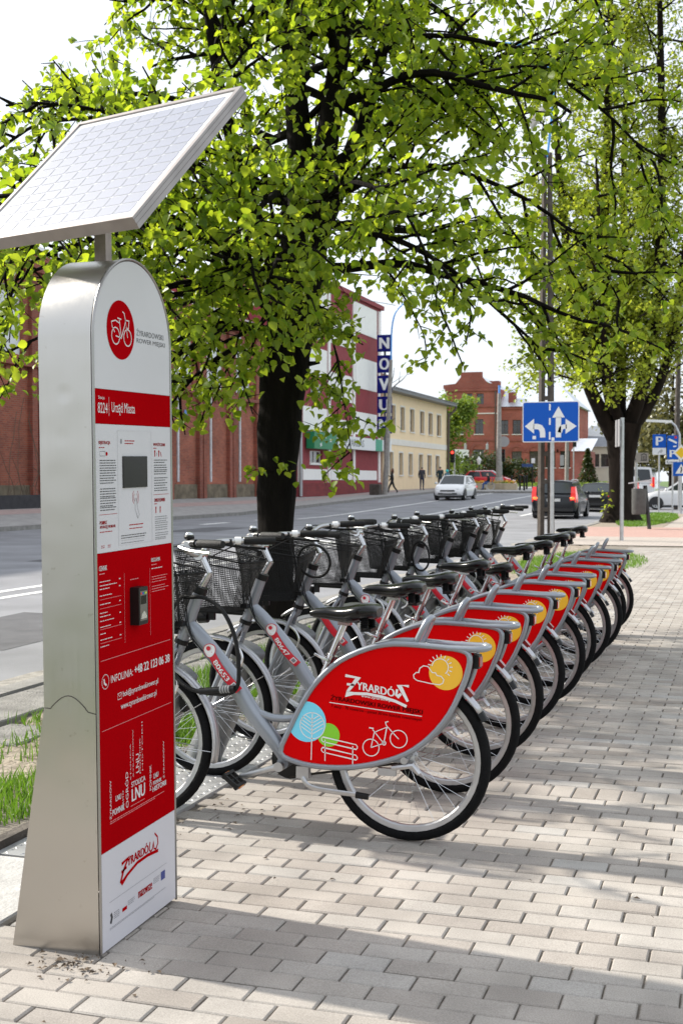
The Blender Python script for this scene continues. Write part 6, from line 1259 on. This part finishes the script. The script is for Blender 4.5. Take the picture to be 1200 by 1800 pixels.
p = at(995, 118); t = tag(empty('concrete_mast', p), 'plain concrete pole left of the white traffic light mast', 'pole'); b = MB(); b.tube([(0, 0, -.1), (.05, 0, 7)], [.2, .15], 8); b.build('shaft', M_conc, t, 60); b = MB(); b.bx(-.6, -.25, -.2, -.15, 1.9, 2.9); b.build('plate', M_sback, t, 0)
p = at(841, 105); t = tag(empty('lantern', p), 'old style white globe lantern in front of the dark bush', 'street lamp'); b = MB(); b.tube([(0, 0, -.1), (0, 0, 2.0)], [.06, .04], 8); b.build('post', M_blackp, t, 50); b = MB(); b.lathe([(.08, 1.98), (.2, 2.35), (.2, 2.42), (.05, 2.62), (.0, 2.7)], 8); b.build('lamp_glass', M_sw, t, 30)
p = at(935, 100); t = tag(empty('street_name_sign', p), 'blue street name plate on a dark post before the brick building', 'sign'); b = MB(); b.cyl((0, 0, -.1), (0, 0, 2.4), .045, n=8); b.build('post', M_blackp, t, 50); b = MB(); b.bx(-.85, .02, -.06, -.03, 1.75, 2.0); b.build('plate', pm('plate_navy', (.03, .07, .2), .4), t, 0); b = MB(); b.bx(-.08, .2, -.07, -.04, 2.05, 2.45); b.build('number_plate', M_sw, t, 0)
for i, (px, d) in enumerate(((831, 92), (898.5, 94), (913, 90.5), (920.5, 89), (925, 95))):
    b = MB(); b.lathe([(.07, -.1), (.07, .95), (.09, .97), (.09, 1.03), (.05, 1.08), (0, 1.1)], 8); tag(b.build('bollard', M_blackp, None, 40, loc=at(px, d)), ['black bollard before the red car', 'black bollard just right of the flower boxes', 'tall black bollard, middle of the three on the corner pavement', 'black bollard on the corner pavement closest to the kerb', 'black bollard farthest back on the corner pavement'][i], 'bollard', 'black bollards on the corner pavement')
for i, (px, d, w) in enumerate(((850, 94, 1.2), (887, 93, .42), (898, 92, .42))):
    t = tag(empty('flower_box', at(px, d)), ['long stone flower box behind the wheelchair user', 'stone flower box touching the concrete mast', 'small stone flower box with yellow flowers, rightmost of the boxes'][i], 'planter', 'stone flower boxes'); b = MB(); b.cbox(-w, w, -.35, .35, -.05, .5, .03); b.build('trough', pm('sandstone', (.5, .42, .3), .9, var=.1), t, 0)
    Lp = [(rnd.uniform(-w, w), rnd.uniform(-.3, .3), rnd.uniform(.5, .72)) for _ in range(int(170 * w))]; obj('flowers', leaves_mesh('flowers', Lp, (.06, .13), pm('petals_yellow', (.85, .5, .04), .6), .1, True), t)['kind'] = 'stuff'
    Lp = [(rnd.uniform(-w, w), rnd.uniform(-.3, .3), rnd.uniform(.45, .62)) for _ in range(int(120 * w))]; obj('leaves', leaves_mesh('leaves', Lp, (.08, .15), M_leaf3, .1, True), t)
hf = [(rnd.uniform(-19.5, -12), rnd.uniform(110, 128)) for _ in range(3500)]
me = leaves_mesh('lawn', [(x, y, gz(x, y) + .06 + rnd.uniform(0, .12)) for x, y in hf], (.12, .3), M_leaf3, -.6, True); tag(obj('grass', me), 'green lawn in front of the red brick building', 'grass', kind='stuff')
# overhead wire
b = MB(); b.tube(smooth_path([(-21.2, 77.4, 12.6), (-22, 60, 11.5), (-24, 40, 12.2)], 6), .02, 4); tag(b.build('overhead_wire', M_blackp, None, 0), 'thin dark overhead wire crossing the sky above the bank', 'wire')
# ------------------------------------------------------------------ vehicles
M_tyre = pm('car_tyre', (.015, .015, .016), .8); M_alloy = pm('car_alloy', (.55, .56, .57), .35, .8); M_cglass = pm('car_glass', (.02, .026, .03), .06, spec=.6); M_trimb = pm('car_trim', (.02, .02, .022), .5); M_plate_w = pm('licence_plate', (.75, .75, .74), .4)
M_tl = pm('tail_lamp', (.55, .012, .012), .15, coat=.8, emit=((1, .03, .02), .35)); M_tlb = pm('brake_lamp', (.8, .1, .03), .15, emit=((1, .12, .03), 2.2)); M_hl = pm('head_lamp', (.75, .77, .78), .12, coat=.8)
def car(name, loc, heading, paint, label, L=4.3, W=1.76, H=1.47, belt=.92, hood=.88, wsb=.95, rf=.25, rr=-1.55, tail=-1.98, kind='hatch', lit=False, rails=False, plates=True):
    t = tag(empty(name, loc, (0, 0, heading)), label, 'van' if kind == 'van' else 'car', 'vehicles on the street'); hw = W / 2; hl = L / 2
    # (x, half width factor, z low, z top)
    S = [(-hl, .80, .40, .66), (-hl + .04, .90, .30, belt - .10 if kind != 'sedan' else .88), (-hl + .16, .97, .26, belt - .01), (-hl + .7, 1.0, .22, belt), (-.6, 1.0, .20, belt), (.5, 1.0, .20, belt - .01), (wsb, .99, .20, belt - .02), (wsb + .35, .985, .22, hood + .02), (hl - .55, .96, .23, hood - .07), (hl - .2, .92, .26, hood - .18), (hl - .05, .84, .30, .58), (hl, .72, .36, .50)]
    S.sort(key=lambda q: q[0]); b = MB(); prof = []
    for x, f, z0, z1 in S:
        w = hw * f; hgt_ = z1 - z0; half = [(w * .80, z0), (w * .95, z0 + .05), (w * .99, z0 + hgt_ * .35), (w, z0 + hgt_ * .62), (w * .975, z0 + hgt_ * .88), (w * .93, z1), (w * .5, z1 + .025), (0, z1 + .035)]
        ring = half + [(-y, z) for y, z in reversed(half[:-1])]; prof.append([(x, y, z) for y, z in ring])
    n = len(prof[0]); vs = [p for r_ in prof for p in r_]; fs = [(i * n + k, (i + 1) * n + k, (i + 1) * n + (k + 1) % n, i * n + (k + 1) % n) for i in range(len(S) - 1) for k in range(n)] + [tuple(range(n)), tuple((len(S) - 1) * n + k for k in reversed(range(n)))]
    b.add(vs, fs)
    # greenhouse
    wb, wr = hw * .93, hw * .74; zb, zr = belt - .03, H - .06; xr0, xf0 = tail, wsb + .12
    gb = [Vector((xr0, wb, zb)), Vector((xf0, wb * .97, zb - .02)), Vector((rf, wr, zr)), Vector((rr, wr * .97, zr - .02))]
    R_ = []
    for q in range(5):
        f = q / 4 * 2 - 1; R_.append((f, (1 - f * f) * .055))
    for a in range(4):
        (f0, c0), (f1, c1) = R_[a], R_[a + 1]; b.poly([(rr, wr * .97 * f0, zr - .02 + c0), (rr, wr * .97 * f1, zr - .02 + c1), (rf, wr * f1, zr + c1), (rf, wr * f0, zr + c0)])
        b.poly([(rf, wr * f0, zr + c0), (rf, wr * f1, zr + c1), (xf0 + .0, wb * .97 * f1, zb - .02), (xf0, wb * .97 * f0, zb - .02)]); b.poly([(rr, wr * .97 * f1, zr - .02 + c1), (rr, wr * .97 * f0, zr - .02 + c0), (xr0, wb * f0, zb), (xr0, wb * f1, zb)])
    for s in (1, -1): b.poly([(p.x, p.y * s, p.z) for p in (gb if s > 0 else reversed(gb))])
    bo = b.build('body', paint, t, 38)
    def patch(A, B, C, D, s0, s1, t0, t1, off):
        f = lambda s, q: A.lerp(B, s).lerp(D.lerp(C, s), q); nrm = (B - A).cross(D - A).normalized() * off; return [f(s0, t0) + nrm, f(s1, t0) + nrm, f(s1, t1) + nrm, f(s0, t1) + nrm]
    for s in (1, -1):
        A, B_, C, D = [Vector((p.x, p.y * s, p.z)) for p in gb]; o = .008 * s * -1 if False else .008
        nrm = (B_ - A).cross(D - A); sg = o if nrm.y * s > 0 else -o
        for s0, s1 in (((.06, .46), (.50, .93)) if kind != 'wagon' else ((.05, .26), (.29, .58), (.61, .94))): b = MB(); b.poly(patch(A, B_, C, D, s0, s1, .12, .90, sg)); b.build('side_window', M_cglass, t, 0)
    A, B_, C, D = Vector((xf0, wb * .97, zb - .02)), Vector((xf0, -wb * .97, zb - .02)), Vector((rf, -wr, zr)), Vector((rf, wr, zr)); nrm = (B_ - A).cross(D - A); b = MB()
    for q in range(4):
        P = patch(A, B_, C, D, .05 + .225 * q, .05 + .225 * (q + 1), .08, .93, .012 if nrm.x > 0 else -.012); P = [Vector((p.x, p.y, p.z + (.05 * (1 - (p.y / wr) ** 2) * max(0, (p.z - zb) / (zr - zb))))) for p in P]; b.poly(P)
    b.build('windscreen', M_cglass, t, 60)
    A, B_, C, D = Vector((xr0, wb, zb)), Vector((xr0, -wb, zb)), Vector((rr, -wr * .97, zr - .02)), Vector((rr, wr * .97, zr - .02)); nrm = (B_ - A).cross(D - A); b = MB()
    for q in range(4):
        P = patch(A, B_, C, D, .09 + .205 * q, .09 + .205 * (q + 1), .14, .86, .014 if nrm.x < 0 else -.014); P = [Vector((p.x - (.03 if kind != 'van' else 0), p.y, p.z + (.045 * (1 - (p.y / wr) ** 2) * max(0, (p.z - zb) / (zr - zb))))) for p in P]; b.poly(P)
    b.build('rear_window', M_cglass, t, 60)
    for x in (hl - .78, -hl + .78):
        for s in (1, -1):
            w = empty('wheel', (x, s * (hw - .10), .31)); w.parent = t; b = MB(); b.lathe([(.20, -.10), (.29, -.10), (.31, -.07), (.31, .07), (.29, .10), (.20, .10)], 20, axis='Y'); b.build('tyre', M_tyre, w, 40)
            b = MB(); b.lathe([(0, s * .075), (.05, s * .09), (.07, s * .085)], 12, axis='Y'); b.lathe([(.175, s * .09), (.205, s * .10), (.205, 0)], 20, axis='Y')
            for k in range(7): a = 2 * math.pi * k / 7; c, q = math.cos(a), math.sin(a); b.add([(c * .05 - q * .02, s * .088, q * .05 + c * .02), (c * .05 + q * .02, s * .088, q * .05 - c * .02), (c * .18 + q * .03, s * .093, q * .18 - c * .03), (c * .18 - q * .03, s * .093, q * .18 + c * .03)], [(0, 1, 2, 3)])
            b.build('rim', M_alloy, w, 40)
            b = MB(); P = [(x + .375 * math.cos(R(a)), .31 + .375 * math.sin(R(a))) for a in range(-8, 189, 14)]; b.poly([(u, s * (hw * 1.004), v) for u, v in (P if s < 0 else reversed(P))]); b.build('wheel_arch', M_trimb, t, 0)
    for s in (1, -1):
        b = MB(); b.sphere((wsb - .12, s * (hw + .08), belt + .06), (.07, .10, .07), 8, 6); b.build('mirror', paint, t, 60)
        b = MB(); b.sphere((hl - .27, s * hw * .66, hood - .24), (.20, .20, .085), 10, 6); b.build('headlight', M_hl, t, 60)
        b = MB()
        if kind == 'wagon': b.add([(tail - .03, s * wb * .985, belt + .30), (tail - .03, s * wb * .80, belt + .30), (-hl + .0, s * hw * .74, belt - .02), (-hl + .01, s * hw * .70, belt - .30), (-hl + .06, s * hw * .93, belt - .30), (-hl + .02, s * hw * .95, belt - .02), (-hl + .30, s * hw * 1.006, belt - .30), (-hl + .34, s * hw * .99, belt - .02), (tail + .16, s * wb * .985, belt + .34)], [(0, 1, 2, 5), (5, 2, 3, 4), (4, 6, 7, 5), (5, 7, 8, 0)])
        elif kind == 'van': b.bx(-hl - .02, -hl + .05, s * hw * .82, s * hw * .97, .95, 1.6)
        else: b.sphere((-hl + .13, s * hw * .78, belt - .16), (.15, .22, .10), 10, 6)
        b.build('tail_light', M_tl, t, 50)
        if lit: b = MB(); b.sphere((-hl + .03, s * hw * .80, belt - .14), (.06, .10, .06), 8, 6); b.build('brake_light', M_tlb, t, 50)
    b = MB(); b.bx(-hl - .012, -hl + .1, -hw * .84, hw * .84, .30, .42); b.bx(hl - .1, hl + .008, -hw * .62, hw * .62, .33, .42); b.build('bumper_trim', M_trimb, t, 0)
    b = MB(); b.bx(hl - .06, hl + .004, -.42, .42, .50, .59); b.build('grille', M_trimb, t, 0)
    if plates: b = MB(); b.bx(-hl - .008, -hl + .02, -.26, .26, .68, .79); b.bx(hl - .02, hl + .02, -.26, .26, .40, .50); b.build('licence_plate', M_plate_w, t, 0)
    b = MB(); b.bx(-hl * .98, hl * .8, -hw * .85, hw * .85, .14, .24); b.build('underbody', M_trimb, t, 0)
    if rails:
        for s in (1, -1): b = MB(); b.tube(smooth_path([(rr + .1, s * wr * .92, zr + .02), (rr + .2, s * wr * .93, zr + .06), (rf - .2, s * wr * .93, zr + .07), (rf - .05, s * wr * .92, zr + .02)], 3), .018, 6); b.build('roof_rail', M_alloy, t, 60)
    return t
def paint(n, c, m=.0, r=.3): return pm(n, c, r, m, coat=.35 if sum(c) < .2 else .8, spec=.35)
PN = math.pi / 2
car('estate_car', (-7.0, 48.75 + 2.24, -.095), PN, paint('paint_navy', (.004, .006, .010)), 'dark estate car with tall red tail lights driving away', L=4.48, W=1.80, H=1.52, belt=.95, rr=-1.75, tail=-2.12, kind='wagon', lit=True, rails=True)
car('coupe_car', (-6.55, 58.9 + 2.35, gz(-6.5, 60) - .095), PN, paint('paint_black', (.004, .004, .005)), 'low black saloon car queueing in front of the dark estate', L=4.7, W=1.84, H=1.38, belt=.88, hood=.82, rr=-1.0, tail=-1.75, kind='sedan', lit=True)
car('off_road_car', (-6.4, 71 + 2.3, gz(-6.4, 71) - .095), PN, paint('paint_silver', (.55, .57, .60), .3), 'silver and dark tall car ahead of the black saloon', L=4.6, W=1.85, H=1.72, belt=1.02, hood=1.0, rr=-1.85, tail=-2.15, kind='wagon', lit=True)
car('delivery_van', (-6.4, 86, gz(-6.4, 86) - .095), PN, paint('paint_white', (.78, .78, .78)), 'white van partly hidden behind the old tree trunk', L=5.2, W=1.95, H=2.3, belt=1.25, hood=1.15, wsb=1.6, rf=1.0, rr=-2.4, tail=-2.55, kind='van', lit=True)
car('hatchback_car', (-15.95, 69.4 + 2.12, gz(-15.9, 70) - .095), -PN, paint('paint_white', (.78, .78, .78)), 'white hatchback car coming towards the bicycles on the far lane', L=4.25, W=1.76, H=1.47)
car('hatchback_car', (-20.15 + .9, 98.8, gz(-19.5, 98.5) + .03), 0, paint('paint_red', (.62, .012, .02)), 'red hatchback car passing behind the flower boxes', L=4.1, W=1.72, H=1.47)
p = Vector((-4.25 + 1.33, 66.0 + .85, -.095)); car('hatchback_car', p, math.pi, paint('paint_white', (.78, .78, .78)), 'white car crossing from the right, cut by the picture edge', L=4.2, W=1.72, H=1.50, hood=.95, belt=.98)
car('saloon_car', (-2.6, 77.5, -.095), math.pi, paint('paint_darkblue', (.02, .03, .05)), 'dark blue car behind the white crossing car', L=4.4, W=1.76, H=1.48)
# ------------------------------------------------------------------ people
def cloth_mat(name, bands):
    # flat clothing colours split by height along the body (hem, waist, collar, hairline)
    m = bpy.data.materials.new(name); m.use_nodes = True; nt = m.node_tree; b = nt.nodes['Principled BSDF']; b.inputs['Roughness'].default_value = .85
    tc = nt.nodes.new('ShaderNodeTexCoord'); sx = nt.nodes.new('ShaderNodeSeparateXYZ'); mr = nt.nodes.new('ShaderNodeMapRange'); mr.inputs[2].default_value = 2.0; cr = nt.nodes.new('ShaderNodeValToRGB'); cr.color_ramp.interpolation = 'CONSTANT'
    nt.links.new(tc.outputs['Object'], sx.inputs[0]); nt.links.new(sx.outputs['Z'], mr.inputs[0]); nt.links.new(mr.outputs[0], cr.inputs[0]); nt.links.new(cr.outputs[0], b.inputs['Base Color']); e = cr.color_ramp.elements
    e[0].position = 0; e[0].color = (*bands[0][1], 1); e[1].position = bands[1][0] / 2; e[1].color = (*bands[1][1], 1)
    for z, c in bands[2:]: q = e.new(z / 2); q.color = (*c, 1)
    return m
def person(loc, face, label, mat, stride=0., sit=False, h=1.75, arms='down'):
    k = h / 1.75; J = {}; E = []
    def j(n, x, y, z, r, par=None): J[n] = (len(J), (x * k, y * k, z * k), r * k); E.append((J[par][0], J[n][0])) if par else None
    dz = -.42 if sit else 0
    j('pel', 0, 0, .95 + dz, .14); j('waist', .0, 0, 1.10 + dz, .135, 'pel'); j('chest', .02 if not sit else .06, 0, 1.33 + dz, .15, 'waist'); j('neck', .03 if not sit else .10, 0, 1.50 + dz, .055, 'chest'); j('head', .05 if not sit else .14, 0, 1.60 + dz, .085, 'neck'); j('crown', .04 if not sit else .13, 0, 1.69 + dz, .075, 'head')
    for s, n in ((1, 'l'), (-1, 'r')):
        sw = stride * s
        j(n + 'sh', .02, s * .17, 1.42 + dz, .065, 'chest')
        if arms == 'phone' and s > 0: j(n + 'el', .08, s * .22, 1.16 + dz, .048, n + 'sh'); j(n + 'ha', .32, s * .14, 1.28 + dz, .035, n + 'el')
        elif sit: j(n + 'el', .08, s * .24, 1.14 + dz, .048, n + 'sh'); j(n + 'ha', .33, s * .18, 1.06 + dz, .035, n + 'el')
        else: j(n + 'el', -.03 - sw * .3, s * .23, 1.14, .048, n + 'sh'); j(n + 'ha', .05 - sw * .6, s * .22, .88, .036, n + 'el')
        if sit: j(n + 'kn', .42, s * .12, .52, .075, 'pel'); j(n + 'an', .46, s * .12, .10, .048, n + 'kn'); j(n + 'to', .62, s * .13, .05, .04, n + 'an')
        else: j(n + 'hip', .0, s * .09, .88, .095, 'pel'); j(n + 'kn', .04 + sw * .55, s * .10, .50, .068, n + 'hip'); j(n + 'an', (-.02 + sw) if sw >= 0 else sw * 1.25, s * .10, .10 if sw >= 0 else .16, .046, n + 'kn'); j(n + 'to', (.15 + sw) if sw >= 0 else sw * 1.25 + .13, s * .11, .045 if sw >= 0 else .06, .04, n + 'an')
    me = bpy.data.meshes.new('person'); me.from_pydata([v[1] for v in J.values()], E, []); me.materials.append(mat)
    o = obj('person', me, None, loc, (0, 0, face)); md = o.modifiers.new('skin', 'SKIN'); md.use_smooth_shade = True
    for v in J.values(): me.skin_vertices[0].data[v[0]].radius = (v[2], v[2])
    me.skin_vertices[0].data[0].use_root = True; sb = o.modifiers.new('sub', 'SUBSURF'); sb.levels = 1; sb.render_levels = 1
    return tag(o, label, 'person')
SK = (.55, .34, .25)
af = YAW
w = person(at(689, 82), math.pi + YAW, 'woman in black with long brown hair striding past the yellow house', cloth_mat('clothes_black', [(0, (.7, .7, .7)), (.09, (.012, .012, .014)), (1.5, SK), (1.66, (.12, .045, .02))]), stride=.30, arms='phone', h=1.68)
b = MB(); b.sphere((-.02, 0, 1.50), (.10, .10, .20), 10, 8); b.build('hair', pm('hair_brown', (.12, .045, .02), .6), w, 60)
m2 = person(at(741, 91.7), PN, 'man in dark jacket and jeans standing by the yellow house wall', cloth_mat('clothes_navy', [(0, (.02, .02, .02)), (.08, (.02, .03, .07)), (.92, (.05, .05, .065)), (1.5, SK), (1.58, (.03, .028, .03))]), h=1.78)
person(at(773, 95), PN, 'man in dark green jacket standing behind the white hatchback', cloth_mat('clothes_green', [(0, (.02, .02, .02)), (.08, (.03, .035, .05)), (.92, (.02, .045, .05)), (1.5, SK), (1.63, (.04, .03, .025))]), h=1.82)
q = person(at(785, 92), PN, 'child in a turquoise helmet mostly hidden behind the white hatchback', cloth_mat('clothes_child', [(0, (.02, .02, .02)), (.06, (.05, .06, .1)), (.85, (.1, .2, .25)), (1.36, SK)]), h=1.5); b = MB(); b.sphere((.04, 0, 1.43), (.14, .12, .11), 12, 8); b.build('helmet', pm('helmet_teal', (.05, .55, .55), .3), q, 60)
pw = at(859, 92); person(pw, math.pi + YAW - .2, 'person in black top and blue jeans sitting in a wheelchair', cloth_mat('clothes_jeans', [(0, (.02, .02, .02)), (.09, (.04, .10, .30)), (.66, (.014, .014, .016)), (1.06, SK), (1.24, (.25, .2, .17))]), sit=True, h=1.72)
t = tag(empty('wheelchair', pw, (0, 0, math.pi + YAW - .2)), 'folding wheelchair under the seated person by the concrete mast', 'wheelchair'); b = MB(); b.bx(-.22, .22, -.22, .22, .40, .44); b.build('seat', M_blackp, t, 0); b = MB(); b.bx(-.25, -.21, -.22, .22, .44, .92); b.build('backrest', M_blackp, t, 0)
for s in (1, -1): b = MB(); b.lathe([(.27, -.012), (.30, -.015), (.30, .015), (.27, .012)], 20, (-.1, s * .27, .30), 'Y'); b.build('wheel', M_alloy, t, 40); b = MB(); b.lathe([(.06, -.02), (.09, -.02), (.09, .02), (.06, .02)], 12, (.36, s * .2, .09), 'Y'); b.build('castor', M_tyre, t, 40); b = MB(); b.tube([(-.23, s * .22, .9), (-.23, s * .22, .42), (.2, s * .22, .42), (.42, s * .18, .12)], .014, 6); b.build('frame_tube', M_alloy, t, 40)
